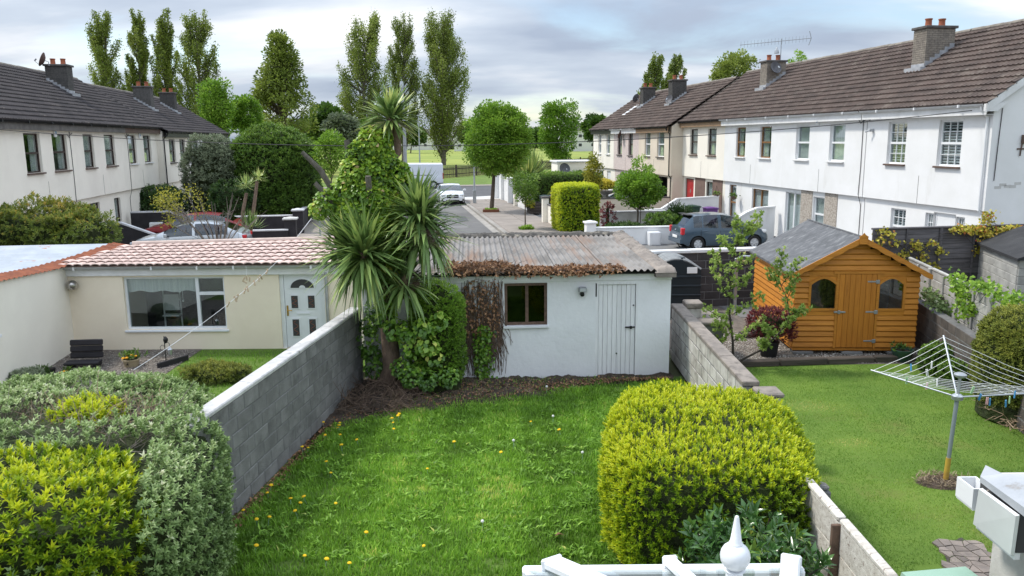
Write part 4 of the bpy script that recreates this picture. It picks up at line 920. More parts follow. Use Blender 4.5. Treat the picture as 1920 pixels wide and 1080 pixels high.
# round steel light on the corner
lt = thing('wall_light', 'round steel dome light in the corner above the dark bench', 'light', AT(137, 535, 17.4))
Xr = Matrix.Rotation(R(78), 4, 'X'); MB().lathe([(.005, .17), (.05, .15), (.105, .08), (.115, .03), (.11, 0), (.09, -.05), (.05, -.06)], 20, X=Xr).build('dome', 'steel', lt, smooth=True); MB().lathe([(.06, -.06), (.06, -.10)], 14, X=Xr).build('mount', 'sill_grey', lt)

# ------------------------------------------------------------------ pale side wing with rusty white sheet roof
wg = thing('side_wing', 'pale side wing with a rust-edged white sheet roof at the picture edge', 'building', (-8.66, 8.9, 0), math.atan2(8.6, -1.2))
Lw = math.hypot(8.6, 1.2); wtop = lambda x: 2.50 - (x / Lw) * .60
q = MB(); wall_holes(q, 0, Lw, 0, 1.86, [(4.3, 5.32, 1.18, 1.80)], 0, .2)
q.face([(0, 0, 1.86), (Lw, 0, 1.86), (Lw, 0, wtop(Lw)), (0, 0, wtop(0))])
q.face([(Lw, 0, 0), (Lw, 4, 0), (Lw, 4, 1.9), (Lw, 0, 1.9)]); q.face([(0, 0, 0), (0, 0, wtop(0)), (0, 4, wtop(0)), (0, 4, 0)])
q.build('wall', 'ivory_render', wg)
win = MB().box(4.3, 5.32, .09, .15, 1.18, 1.24).box(4.3, 5.32, .09, .15, 1.74, 1.80).box(4.3, 4.38, .091, .15, 1.24, 1.74).box(5.22, 5.32, .091, .15, 1.24, 1.74).box(4.77, 4.85, .091, .15, 1.24, 1.74).build('window', 'brown_frame', wg)
MB().box(4.38, 5.22, .12, .126, 1.24, 1.74).build('pane', 'glass', win); MB().box(4.1, 5.5, .4, .42, 1.0, 1.85).build('room_back', 'interior', win)
MB().cbox(4.22, 5.4, -.07, .1, 1.12, 1.178, .01).build('sill', 'white_trim', win)
# sheets: wavy metal, one object per sheet, rusty edge strip
def wavy(mb, p00, p10, p11, p01, waves, amp, nper=6, m=6):
    """quad p00-p10 (across the waves) to p01-p11; waves counted along p00->p10"""
    n = max(4, int(waves * nper)); b = len(mb.v); p00, p10, p11, p01 = map(Vector, (p00, p10, p11, p01))
    for j in range(m + 1):
        for i in range(n + 1):
            u, v = i / n, j / m; p = p00.lerp(p10, u).lerp(p01.lerp(p11, u), v); p.z += amp * math.sin(2 * math.pi * u * waves); mb.v.append(tuple(p))
    for j in range(m):
        for i in range(n): mb.f.append((b + j * (n + 1) + i, b + j * (n + 1) + i + 1, b + (j + 1) * (n + 1) + i + 1, b + (j + 1) * (n + 1) + i)); mb.m.append(0)
    return mb
def wloc(x, y, z): return (x, y, z)
n = 8
for i in range(n):
    xa, xb = (Lw + 1.9) * i / n, (Lw + 1.9) * (i + 1) / n + .06
    f = lambda x: wtop(min(x, Lw)) + (max(0, x - Lw)) * .11 + .02
    sh = (0 if xb <= Lw else (xb - Lw) * -.36); sa = (0 if xa <= Lw else (xa - Lw) * -.36)
    wavy(MB(), (xa, .28 + sa, f(xa) + .03), (xb, .28 + sh, f(xb) + .03 + i % 2 * .004), (xb, 5.5, f(xb) + .06), (xa, 5.5, f(xa) + .06), 7, .012).build('roof_sheet', 'roof_white', wg, smooth='all')
    wavy(MB(), (xa, -.06 + sa, f(xa) - .01), (xb, -.06 + sh, f(xb) - .01), (xb, .34 + sh, f(xb) + .065), (xa, .34 + sa, f(xa) + .065), 7, .012).build('rusty_edge_sheet', 'rust', wg, smooth='all')

# ------------------------------------------------------------------ white garage with corrugated roof
GO = Vector((3.06, 15.13, 0)); GRZ = R(2.85)
ga = thing('white_garage', 'white painted garage with corrugated roof, brown window and plank door', 'garage', GO, GRZ)
GI = (Matrix.Translation(GO) @ Matrix.Rotation(GRZ, 4, 'Z')).inverted()
def gx(px, py=600): return (GI @ AT(px, py, 15.03)).x
def gz(py, px=1100): return AT(px, py, 15.03).z
gw = 5.9; wx0, wx1, wz0, wz1 = gx(946), gx(1026), gz(608), gz(529); dx0, dx1, dz1 = gx(1117), gx(1197), gz(530)
q = MB(); wall_holes(q, -gw, 0, 0, 2.06, [(wx0, wx1, wz0, wz1), (dx0, dx1, .02, dz1)], 0, .14)
q.face([(0, 0, 0), (0, 4.9, 0), (0, 4.9, 2.18), (0, 0, 2.06)]); q.face([(-gw, 4.9, 0), (-gw, 0, 0), (-gw, 0, 2.06), (-gw, 4.9, 2.18)]); q.face([(0, 4.9, 0), (-gw, 4.9, 0), (-gw, 4.9, 2.18), (0, 4.9, 2.18)])
q.build('wall', 'garage_white', ga)
MB().box(-5.8, -.1, 1.6, 1.64, 0, 2.0).build('inner_screen', 'interior', ga)
MB().cbox(-gw, .01, -.022, -.003, 1.93, 2.05, .004).build('fascia_board', 'garage_white', ga)
w = .055; f = MB(); f.box(wx0, wx1, .03, .10, wz0, wz0 + w); f.box(wx0, wx1, .03, .10, wz1 - w, wz1); f.box(wx0, wx0 + w, .031, .10, wz0 + w, wz1 - w); f.box(wx1 - w, wx1, .031, .10, wz0 + w, wz1 - w); xm = (wx0 + wx1) / 2 + .02; f.box(xm - .03, xm + .03, .028, .10, wz0 + w, wz1 - w)
win = f.build('window', 'old_wood', ga)
for a, b in ((wx0 + w, xm - .03), (xm + .03, wx1 - w)): MB().box(a, b, .06, .066, wz0 + w, wz1 - w).build('pane', 'glass_dim', win)
MB().cbox(wx0 - .03, wx1 + .03, -.05, .03, wz0 - .055, wz0 - .003, .008).build('sill', 'garage_white', win)
# plank door
f = MB(); f.box(dx0, dx0 + .05, .0, .10, .02, dz1); f.box(dx1 - .04, dx1, .0, .10, .02, dz1); f.box(dx0 + .05, dx1 - .04, .0, .10, dz1 - .045, dz1); f.build('door_frame', 'garage_door', ga)
dr = MB().box(dx0 + .055, dx1 - .045, .055, .07, .03, dz1 - .05).build('door', 'garage_door', ga)
n = 8; W_ = (dx1 - .045 - dx0 - .055) / n
for i in range(n): MB().cbox(dx0 + .055 + i * W_ + .003, dx0 + .055 + (i + 1) * W_ - .003, .03 + random.uniform(0, .004), .055, .035, dz1 - .055, .005).build('plank', 'garage_door', dr)
q = MB(); zl = gz(616); q.cbox(dx1 - .24, dx1 - .05, .005, .03, zl - .012, zl + .014, .004); q.cbox(dx1 - .15, dx1 - .11, -.012, .01, zl - .03, zl + .03, .004); q.build('bolt', 'black_metal', dr)
for (px, py) in ((1189, 575), (1158, 665)): MB().lathe([(.016, -.003), (.016, .003)], 10, X=Matrix.Translation((gx(px), .026, gz(py))) @ Matrix.Rotation(R(90), 4, 'X')).build('keyhole', 'black_metal', dr)
MB().cbox(dx0 - .005, dx0 + .02, -.006, .03, dz1 - .28, dz1 - .02, .003).build('hinge', 'black_metal', dr)
lt = thing('security_light', 'small security light with round sensor above the garage wall', 'light', GO + Matrix.Rotation(GRZ, 3, 'Z') @ Vector((gx(1091), 0, gz(545))), GRZ)
MB().cbox(-.075, .075, -.13, -.02, -.01, .08, .012).build('lamp_head', 'metal_grey', lt); MB().box(-.06, .06, -.135, -.131, .005, .065).build('lamp_glass', 'lamp_clear', lt)
MB().lathe([(.045, 0), (.04, .05), (.015, .06)], 12, X=Matrix.Translation((0, -.02, -.06)) @ Matrix.Rotation(R(100), 4, 'X')).build('sensor', 'black_metal', lt, smooth=True); MB().cbox(-.03, .03, -.03, 0, -.07, .05, .006).build('back_plate', 'metal_grey', lt)
# corrugated sheets, each its own object
n = 6; rzg = lambda y: 2.125 + (y + .16) * .0235
for i in range(n):
    xa, xb = -gw - .05 + (gw - .28) * i / n, -gw - .05 + (gw - .28) * (i + 1) / n + .05
    for (ya, yb, up) in ((-.17, 2.6, .012), (2.45, 4.85, 0)):
        wavy(MB(), (xa, ya, rzg(ya) + up + i % 2 * .006), (xb, ya, rzg(ya) + up + i % 2 * .006), (xb, yb, rzg(yb) + up), (xa, yb, rzg(yb) + up), 8, .022, 8, 4).build('roof_sheet', 'asbestos', ga, smooth='all')
g = np.random.default_rng(8)
def crust(name, x0, x1, y0, y1, z, h, seed, material='mortar_moss', parent=None, nx=50, ny=10, zf=None):
    gg = np.random.default_rng(seed); xs, ys = np.meshgrid(np.linspace(x0, x1, nx), np.linspace(y0, y1, ny))
    P = np.stack([xs.ravel(), ys.ravel(), np.zeros(nx * ny)], 1)
    ex = np.minimum((P[:, 0] - x0) / (x1 - x0), (x1 - P[:, 0]) / (x1 - x0)); ey = np.minimum((P[:, 1] - y0) / (y1 - y0), (y1 - P[:, 1]) / (y1 - y0))
    ed = np.clip(np.minimum(ex * (x1 - x0), ey * (y1 - y0)) / .05, 0, 1) ** .6
    P[:, 2] = z + (zf(P[:, 1]) if zf else 0) + ed * h * (1 + .35 * lump(P, 9., seed) + .12 * gg.normal(size=len(P)))
    i, j = np.meshgrid(np.arange(nx - 1), np.arange(ny - 1)); a = (j * nx + i).ravel()
    return npmesh(name, P, np.stack([a, a + 1, a + nx + 1, a + nx], 1), None, material, parent, False, smooth=True)
crust('mortar_verge', -.36, .06, -.2, 4.95, .0, .085, 3, 'coping_brown', ga, 14, 90, lambda y: 2.09 + (y + .16) * .0235)
MB().box(-.34, .05, -.19, 4.94, 2.0, 2.085).build('verge_slab', 'coping_brown', ga)
crust('ridge_mortar', -gw - .05, .05, 4.6, 5.0, 2.24, .06, 5, 'mortar_moss', ga, 160, 9)
q = MB(); k = 6; v = []
for x in (-gw, .05):
    for j in range(k + 1): an = math.pi * j / k; v.append((x, -.10 - .05 * math.cos(an), 2.115 - .05 * math.sin(an)))
q.raw(v, [(j, j + 1, j + k + 2, j + k + 1) for j in range(k)]); q.raw(v, [(j, j + k + 1, j + k + 2, j + 1) for j in range(k)]); q.build('gutter', 'black_gutter', ga, smooth=True)

# ------------------------------------------------------------------ orange shed
sh = thing('garden_shed', 'orange wooden shed with scalloped barge boards and arched windows', 'shed', (5.98, 16.6, .02), R(-3))
SW, SD, SB, SE, SR = 2.55, 3.4, .14, 1.80, 2.50
slp = (SR - SE) / (SW / 2)
# core shell just inside the boards
q = MB(); poly = [(.012, SB), (SW - .012, SB), (SW - .012, SE - .02), (SW / 2, SR - .03), (.012, SE - .02)]
def arch(x0, x1, z0, z1, ins=0., n=8):
    return [(x0 + ins, z0 + ins), (x1 - ins, z0 + ins)] + [(x1 - ins - (x1 - x0 - 2 * ins) * i / n, z1 - .13 - ins + .13 * math.sin(math.pi * i / n)) for i in range(n + 1)]
wins = ((.33, .84, 1.0, 1.64), (1.74, 2.23, 1.0, 1.64)); D0, D1 = .90, 1.68
# horizontal boards at the front, cut around door and windows
bh = .118; z = SB
bi = 0
while z < SR - .06:
    z1 = min(z + bh, SR - .05); segs = []
    if z1 <= SE: x0, x1 = 0., SW
    else: k = (z1 - SE) / slp; x0, x1 = k + .0, SW - k
    cuts = []
    if z < 1.74: cuts.append((D0, D1))
    for a, b, c, d in wins:
        if z1 > c - .05 and z < d + .05: cuts.append((a - .05, b + .05))
    cuts.sort(); p = x0
    for a, b in cuts:
        if a > p + .02: segs.append((p, a))
        p = max(p, b)
    if x1 > p + .02: segs.append((p, x1))
    for a, b in segs:
        q = MB(); q.prism([(0, z), (-.012, z + .012), (-.026, z + .03), (-.012, z1 - .03), (-.004, z1 - .003), (0, z1 - .002), (.014, z1 - .002), (.014, z)], a, b, 'yz'); q.build('board', 'shed_board', sh)
    z += bh
z = SB
while z < SE - .02:                       # side boards
    z1 = min(z + bh, SE)
    for xx, sg in ((0, -1), (SW, 1)):
        q = MB(); q.prism([(xx, z), (xx + sg * .012, z + .012), (xx + sg * .026, z + .03), (xx + sg * .012, z1 - .03), (xx + sg * .004, z1 - .003), (xx, z1 - .002), (xx - sg * .014, z1 - .002), (xx - sg * .014, z)], 0.0, SD, 'xz'); q.build('board', 'shed_board', sh)
    z += bh
MB().prism(poly, SD - .03, SD, 'xz').build('rear_wall', 'shed_board', sh)
MB().box(.1, SW - .1, 1.2, 1.22, SB, SE).build('inner_screen', 'interior', sh); MB().box(0.02, SW - .02, .02, SD - .02, SB - .06, SB - .005).build('floor_frame', 'shed_board', sh)
for a, b, c, d in wins:
    f = MB(); o_, i_ = arch(a - .05, b + .05, c - .05, d + .05), arch(a, b, c, d); n = len(o_)
    for k in range(n):
        k2 = (k + 1) % n
        f.face([(o_[k][0], -.028, o_[k][1]), (o_[k2][0], -.028, o_[k2][1]), (i_[k2][0], -.028, i_[k2][1]), (i_[k][0], -.028, i_[k][1])])
        f.face([(i_[k][0], -.028, i_[k][1]), (i_[k2][0], -.028, i_[k2][1]), (i_[k2][0], .03, i_[k2][1]), (i_[k][0], .03, i_[k][1])])
        f.face([(o_[k][0], .01, o_[k][1]), (o_[k2][0], .01, o_[k2][1]), (o_[k2][0], -.028, o_[k2][1]), (o_[k][0], -.028, o_[k][1])])
    for (fa, fb) in ((SB + math.floor((c - .05 - SB) / bh) * bh, c - .05), (d + .05, SB + math.ceil((d + .05 - SB) / bh) * bh)):
        if fb - fa > .01: MB().cbox(a - .05, b + .05, -.016, .01, fa, fb, .004).build('board', 'shed_board', sh)
    win = f.build('window', 'shed_board', sh); MB().prism(i_, .004, .01).build('pane', 'glass', win)
    # spandrels above the arch
    MB().box(a - .05, b + .05, -.012, .012, d - .14, d + .14).build('arch_board', 'shed_board', sh) if False else None
    sp = [(a - .05, d + .10), (a - .05, d - .13)] + [(a - .05 + (b - a + .1) * i / 10, d - .08 + .13 * math.sin(math.pi * i / 10)) for i in range(11)] + [(b + .05, d - .13), (b + .05, d + .10)]
    MB().prism(sp, -.008, .012).build('spandrel', 'shed_board', win)
f = MB(); f.box(D0 - .05, D0, -.03, .01, SB, 1.80); f.box(D1, D1 + .05, -.03, .01, SB, 1.80); f.box(D0 - .12, D1 + .14, -.034, .01, 1.745, 1.80); f.build('door_frame', 'shed_board', sh)
dr = MB().box(D0 + .004, D1 - .004, -.004, .012, SB + .02, 1.74).build('door', 'shed_door', sh)
n = 7; W_ = (D1 - D0 - .01) / n
for i in range(n): MB().cbox(D0 + .005 + i * W_ + .0015, D0 + .005 + (i + 1) * W_ - .0015, -.026, -.004, SB + .015, 1.738, .005).build('plank', 'shed_door', dr)
for z in (1.58, .93, .30):
    q = MB(); q.cbox(D1 - .20, D1 + .0, -.034, -.026, z - .015, z + .015, .003); q.cbox(D1 - .03, D1 + .045, -.044, -.03, z - .04, z + .04, .003); q.build('hinge', 'metal_grey', dr)
q = MB(); q.cbox(D0 - .08, D0 + .16, -.044, -.03, .91, .945, .004); q.cbox(D0 + .0, D0 + .05, -.056, -.03, .89, .965, .004); q.build('hasp', 'metal_grey', dr)
# roof: two felted slopes with a rolled edge
ov, fo = .14, .16
for sg in (-1, 1):
    cx = SW / 2; ex = cx + sg * (SW / 2 + ov); ez = SR - (SW / 2 + ov) * slp
    q = MB(); n = 12; m_ = 10; th = .02
    P = []
    for j in range(m_ + 1):
        for i in range(n + 1):
            u, v = i / n, j / m_; P.append((cx + (ex - cx) * u, -fo + (SD + fo + .1) * v, SR + .03 + (ez - SR) * u + .006 * math.sin(u * 9 + v * 7) + .004 * math.sin(v * 23)))
    q.raw(P, [(j * (n + 1) + i, j * (n + 1) + i + 1, (j + 1) * (n + 1) + i + 1, (j + 1) * (n + 1) + i)[::sg] for j in range(m_) for i in range(n)])
    q.raw([(cx, -fo, SR), (ex, -fo, ez), (ex, SD + .1, ez), (cx, SD + .1, SR)], [(0, 1, 2, 3)])
    q.raw([(ex, -fo, ez - .012), (ex, SD + .1, ez - .012), (ex, SD + .1, ez + .032), (ex, -fo, ez + .032)], [(0, 1, 2, 3)])
    q.build('roof_felt', 'felt', sh, smooth=True)
    # lapped strip of felt
    for a in (.34, .67):
        xa = cx + (ex - cx) * a; za = SR + .038 + (ez - SR) * a; xb = cx + (ex - cx) * (a + .03); zb = SR + .036 + (ez - SR) * (a + .03)
    # scalloped barge board
    pts_t, pts_b = [], []; L = math.hypot(ex - cx, ez - SR); N = 40
    for i in range(N + 1):
        u = i / N; x = cx + (ex + sg * .04 - cx) * u; z = SR + .045 + (ez - .02 - SR) * u
        pts_t.append((x, z)); pts_b.append((x, z - .10 - .022 * abs(math.sin(u * math.pi * 5))))
    MB().prism((pts_t + pts_b[::-1]) if sg > 0 else (pts_t + pts_b[::-1])[::-1], -fo - .028, -fo - .004, 'xz').build('barge_board', 'shed_board', sh)
q = MB(); q.prism([(SW / 2 - .075, SR - .11), (SW / 2 + .075, SR - .11), (SW / 2 + .09, SR + .05), (SW / 2 + .03, SR + .09), (SW / 2, SR + .13), (SW / 2 - .03, SR + .09), (SW / 2 - .09, SR + .05)], -fo - .042, -fo - .03); q.build('finial_board', 'shed_board', sh)
MB().tube([(SW / 2, -fo + .01, SR + .035), (SW / 2, SD + .1, SR + .035)], .022, 6).build('ridge_roll', 'felt', sh)
for x in (.02, 1.05, 2.0):
    bl = thing('concrete_block', {.02: 'concrete block under the corner of the orange shed next to the black pot', 1.05: 'concrete block under the middle of the orange shed', 2.0: 'concrete block under the shed beside the green pot'}[x], 'block', wm(sh) @ Vector((x, -.02, .0)), R(-3))
    MB().cbox(0, .44, 0, .22, 0, .06, .01).build('shell', 'block', bl)
# sleepers edging the gravel
pts = [(1362, 690), (1462, 687), (1552, 684), (1640, 681), (1730, 680)]
for i in range(4):
    a, b = GP(*pts[i]), GP(*pts[i + 1]); rz, L = frame2(a, b)
    o = thing('sleeper', ['sleeper edging beside the sapling at the lawn corner', 'weathered sleeper edging in front of the black pot', 'split sleeper edging in front of the shed door', 'sleeper edging next to the green pot'][i], 'sleeper', (a.x, a.y, 0), rz)
    q = MB(); q.cbox(.01, L - .01, -.02, .16, 0, .13 + .012 * (i % 2), .018); q.build('beam', 'sleeper', o)

# ------------------------------------------------------------------ right-hand boundary: low block wall, concrete panels, dark lap fence, neighbour's shed
WR = lambda Y: 9.02 + (Y - 17.6) * .185
FRX = lambda Y: 9.46 + (Y - 18.39) * .173
block_wall('low_block_wall', 'low brown block wall at the foot of the concrete panel fence', 'wall', (WR(19.3), 19.3), (WR(7.5), 7.5), .98, .2, .44, .2, 'block_brown', 'block_mortar', None, seed=12)
pf = thing('panel_fence', 'pale concrete panel fence with square posts above the brown block wall', 'fence', (FRX(19.2), 19.2, 0), math.atan2(-10.0, -10 * .173))
Lf = 11.6; n = 7
for i in range(n):
    a, b = Lf * i / n, Lf * (i + 1) / n
    for k in range(5):
        MB().cbox(a + .06, b - .06, .02 - .004 * (k % 2), .05, .74 + k * .185, .74 + k * .185 + .18, .012).build('slat', 'conc_panel', pf)
    MB().cbox(a + .06, b - .06, .0, .07, 1.665, 1.72, .012).build('cap_rail', 'conc_panel', pf)
    MB().cbox(b - .065, b + .065, -.04, .09, 0, 1.70, .015).build('post', 'conc_panel', pf)
    MB().cbox((a + b) / 2 - .03, (a + b) / 2 + .03, -.02, .02, .7, 1.66, .01).build('stile', 'conc_panel', pf)
df = thing('lap_fence', 'dark weathered lap fence with creeper behind the orange shed', 'fence', (8.85, 19.55, 0), R(9))
n = 3; w = 1.86
for i in range(n):
    for k in range(17):
        z = .15 + k * .128
        q = MB(); q.prism([(.0, z), (-.022, z + .005), (-.008, z + .135), (.006, z + .135)], i * w + .04, (i + 1) * w - .02, 'yz'); q.build('board', 'lap_board', df)
    for x in (i * w + .02, i * w + w / 2, (i + 1) * w - .02): MB().cbox(x - .022, x + .022, -.05, -.018, .1, 2.34, .005).build('batten', 'lap_board', df)
MB().cbox(0, n * w, -.05, .05, 2.335, 2.38, .01).build('cap_rail', 'lap_board', df)
ns = thing('neighbour_shed', 'low shed with black felt roof and whitish wall beyond the panel fence', 'shed', (11.1, 17.3, 0), R(-14))
for k in range(10): MB().cbox(0, 3.2, -.02 + .004 * (k % 2), 0.02, .1 + k * .18, .1 + k * .18 + .176, .01).build('board', 'conc_panel', ns)
for k in range(10): MB().cbox(-.02, .02, .02, 2.6, .1 + k * .18, .1 + k * .18 + .176, .01).build('board', 'conc_panel', ns)
q = MB(); q.prism([(-.10, 1.9), (-.10, 1.96), (1.55, 2.62), (3.3, 2.0), (3.3, 1.94), (1.55, 2.56)], -.2, 2.8, 'xz'); q.build('roof', 'felt_black', ns)

# ------------------------------------------------------------------ rotary dryer
rdp = GP(1772, 906); rd = thing('rotary_dryer', 'rotary clothes dryer standing open on the mown lawn', 'clothes dryer', (rdp.x, rdp.y, 0))
lean = Vector((.055, 0.02, 1)); hubz = 1.20; topz = 1.50
MB().tube([(0, 0, 0), lean * .36], .034, 10).build('yellow_socket', 'pole_yellow', rd, smooth=True)
MB().tube([lean * .34, lean * 1.17], .027, 10).build('pole', 'pole_grey', rd, smooth=True); MB().tube([lean * 1.0, lean * 1.53], .019, 8).build('mast', 'galv', rd, smooth=True)
hub = lean * hubz; top = lean * topz
MB().lathe([(.03, -.05), (.07, -.03), (.075, .02), (.04, .045)], 12, hub).build('hub', 'galv', rd, smooth=True); MB().lathe([(.03, -.04), (.075, -.015), (.08, .01), (.05, .03), (.01, .035)], 12, top).build('cap', 'metal_grey', rd, smooth=True)
base = Vector((rdp.x, rdp.y, 0))
tips = [AT(1633, 694, rdp.y + .75) - base, AT(1769, 629, rdp.y + 1.25) - base]
tips += [hub * 2 - tips[0], hub * 2 - tips[1]]
for t_ in tips: t_.z = hub.z + .42 if t_ is not None else 0
tips[0] = AT(1633, 694, rdp.y + .95) - base; tips[1] = AT(1769, 629, rdp.y + .62) - base; tips[2] = AT(2020, 733, rdp.y + .35) - base; tips = tips[:3]
for t_ in tips: MB().tube([hub, t_], .012, 7).build('arm', 'galv', rd, smooth=True)
order = [0, 1, 3, 2]
for k in range(7):
    u = .42 + k * .093
    for a, b in ((0, 1), (1, 2), (2, 0)):
        p, q_ = hub.lerp(tips[a], u), hub.lerp(tips[b], u); m_ = (p + q_) / 2 - Vector((0, 0, .03))
        MB().tube([p, m_, q_], .0032, 4).build('line', 'line_white', rd)
pegs = [(1708, 687, 'peg_blue'), (1747, 682, 'peg_white'), (1738, 697, 'peg_white'), (1700, 712, 'peg_green'), (1738, 722, 'peg_pink'), (1757, 716, 'peg_white'), (1824, 730, 'peg_green'), (1838, 743, 'peg_blue'), (1851, 750, 'peg_pink'), (1856, 752, 'peg_blue'), (1886, 755, 'peg_blue'), (1893, 748, 'peg_green'), (1903, 738, 'peg_blue')]
names = {'peg_blue': 'blue', 'peg_white': 'white', 'peg_green': 'pale green', 'peg_pink': 'pink'}
peg = {}
for m_ in names:
    q = MB(); q.cbox(-.011, -.002, -.006, .006, -.05, .03, .002); q.cbox(.002, .011, -.006, .006, -.05, .03, .002); q.tube([(-.011, 0, .0), (0, 0, .008), (.011, 0, 0)], .004, 4); peg[m_] = q.mesh('clothes_peg', m_)
for i, (x, y, m_) in enumerate(pegs):
    o = link('clothes_peg', peg[m_], loc=AT(x, y, rdp.y + (.55 if x < 1770 else -.1)), rot=(0, R(random.uniform(-20, 20)), R(random.uniform(0, 180))), scl=1.25)
    same = sorted(p_[0] for p_ in pegs if p_[2] == m_); k_ = same.index(x); wd = ['first', 'second', 'third', 'fourth', 'fifth'][k_]
    tag(o, '%s %s clothes peg from the left on the rotary dryer' % (wd, names[m_]), 'clothes peg', 'pegs on the rotary dryer')
sl_ = thing('earth_mound', 'small mound of dry grass round the foot of the rotary dryer', 'mound', (rdp.x, rdp.y, 0)); MB().lathe([(.40, .0), (.34, .03), (.22, .05), (.06, .06), (.001, .06)], 22, X=Matrix.Diagonal((1, .6, 1, 1)), cap=False).build('soil', 'soil', sl_, smooth=True)
g = np.random.default_rng(5); n = 420; a = g.random(n) * 6.28; r_ = np.sqrt(g.random(n)); P = np.stack([rdp.x + r_ * .40 * np.cos(a), rdp.y + r_ * .24 * np.sin(a), .05 + 0 * a], 1); D = rdir(g, n); D[:, 2] = np.abs(D[:, 2]) * .4
leaves('dry_grass', P, D, np.tile([0, 0, 1.], (n, 1)) + .3 * rdir(g, n), .10, .009, g.random(n), 'lf_straw', sl_, True, 4)

# ------------------------------------------------------------------ plant builders
def box_shell(g, n, c, h, p=4., yaw=0., top_only=False, front_bias=0., pz=6.):
    """points and outward normals on a rounded box (superellipsoid)"""
    h = np.array(h, float); ar = np.array([h[1] * h[2], h[1] * h[2], h[0] * h[2], h[0] * h[2], h[0] * h[1]])
    f = g.choice(5, n, p=ar / ar.sum()); q = g.uniform(-1, 1, (n, 3))
    for k, (ax, s) in enumerate(((0, -1), (0, 1), (1, -1), (1, 1), (2, 1))): q[f == k, ax] = s
    r2 = (np.abs(q[:, 0]) ** p + np.abs(q[:, 1]) ** p) ** (1 / p)
    rr = (r2 ** pz + np.abs(q[:, 2]) ** pz) ** (1 / pz); u = q / rr[:, None]
    P = u * h; N = np.sign(u) * np.abs(u) ** (p - 1) / h; N[:, 2] = np.sign(u[:, 2]) * np.abs(u[:, 2]) ** (pz - 1) / h[2]
    N /= np.linalg.norm(N, axis=1, keepdims=True)
    cs, sn = math.cos(yaw), math.sin(yaw); Rm = np.array([[cs, sn, 0], [-sn, cs, 0], [0, 0, 1.]])
    return P @ Rm + np.array(c), N @ Rm, u
def sprigs(g, P, N, k, spread, L, W, tint, up=.5, jit=.3):
    """k leaves fanned round every shoot"""
    n = len(P); A = N + np.array([0, 0, up]) + jit * rdir(g, n); A /= np.linalg.norm(A, axis=1, keepdims=True)
    ref = np.where(np.abs(A[:, 2:3]) < .9, np.array([[0, 0, 1.]]), np.array([[1., 0, 0]])); B = np.cross(A, ref); B /= np.linalg.norm(B, axis=1, keepdims=True); Cc = np.cross(A, B)
    Ps, Ds, Ns, Ts = [], [], [], []; ph0 = g.random(n) * 6.28
    for j in range(k):
        ph = ph0 + j * 2.4; w = spread * (.25 + .75 * (1 - j / k)) + .1 * g.random(n)
        R_ = B * np.cos(ph)[:, None] + Cc * np.sin(ph)[:, None]
        D = A * np.cos(w)[:, None] + R_ * np.sin(w)[:, None]
        Ps.append(P + A * (L * .7 * j / k)); Ds.append(D); Ns.append(A * 1.0 - R_ * .35 + .15 * rdir(g, n)); Ts.append(np.clip(tint + .22 * (j / k - .5) + .10 * g.normal(size=n), 0, 1))
    n_ = n * k; sz = np.tile(g.uniform(.6, 1.25, n), k)
    return np.concatenate(Ps), np.concatenate(Ds), np.concatenate(Ns), L * sz * g.uniform(.7, 1.15, n_), W * g.uniform(.8, 1.15, n_), np.concatenate(Ts)
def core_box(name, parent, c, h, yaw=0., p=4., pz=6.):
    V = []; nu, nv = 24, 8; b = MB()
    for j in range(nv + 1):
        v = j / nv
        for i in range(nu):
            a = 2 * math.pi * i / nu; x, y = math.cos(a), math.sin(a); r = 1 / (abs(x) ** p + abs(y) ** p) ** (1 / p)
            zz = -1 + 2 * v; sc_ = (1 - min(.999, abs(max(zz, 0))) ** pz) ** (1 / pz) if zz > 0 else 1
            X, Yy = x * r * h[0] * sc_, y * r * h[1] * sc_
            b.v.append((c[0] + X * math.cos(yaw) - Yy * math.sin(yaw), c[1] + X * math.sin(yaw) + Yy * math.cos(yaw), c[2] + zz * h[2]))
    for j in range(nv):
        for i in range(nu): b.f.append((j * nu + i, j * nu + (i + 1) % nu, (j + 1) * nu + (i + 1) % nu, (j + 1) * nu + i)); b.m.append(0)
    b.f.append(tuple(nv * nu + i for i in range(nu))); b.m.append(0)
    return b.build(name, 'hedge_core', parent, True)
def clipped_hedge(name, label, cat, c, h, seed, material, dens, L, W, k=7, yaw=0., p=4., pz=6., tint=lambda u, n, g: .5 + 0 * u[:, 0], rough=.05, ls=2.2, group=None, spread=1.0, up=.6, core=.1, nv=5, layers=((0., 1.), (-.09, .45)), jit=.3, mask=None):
    g = np.random.default_rng(seed); root = thing(name, label, cat, (c[0], c[1], 0), 0, group)
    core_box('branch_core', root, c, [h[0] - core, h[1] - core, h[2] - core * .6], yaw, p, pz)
    area = 2 * (h[0] * 2 + h[1] * 2) * h[2] + 4 * h[0] * h[1]; acc = []
    for off, fr in layers:
        n = int(area * dens * fr); P, N, u = box_shell(g, n, c, h, p, yaw, pz=pz)
        P = P + N * (off + rough * lump(P, ls, seed)[:, None] + rough * .6 * lump(P, ls * 3.1, seed + 3)[:, None] + .35 * L * g.normal(size=(n, 1)))
        keep = P[:, 2] > .02
        if mask is not None: keep &= ~mask(P, g)
        P, N, u = P[keep], N[keep], u[keep]
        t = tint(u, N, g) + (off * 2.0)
        acc.append(sprigs(g, P, N, k, spread, L, W, t, up, jit))
    A = [np.concatenate(x) for x in zip(*acc)]
    leaves('foliage', A[0], A[1], A[2], A[3], A[4], A[5], material, root, True, nv)
    return root
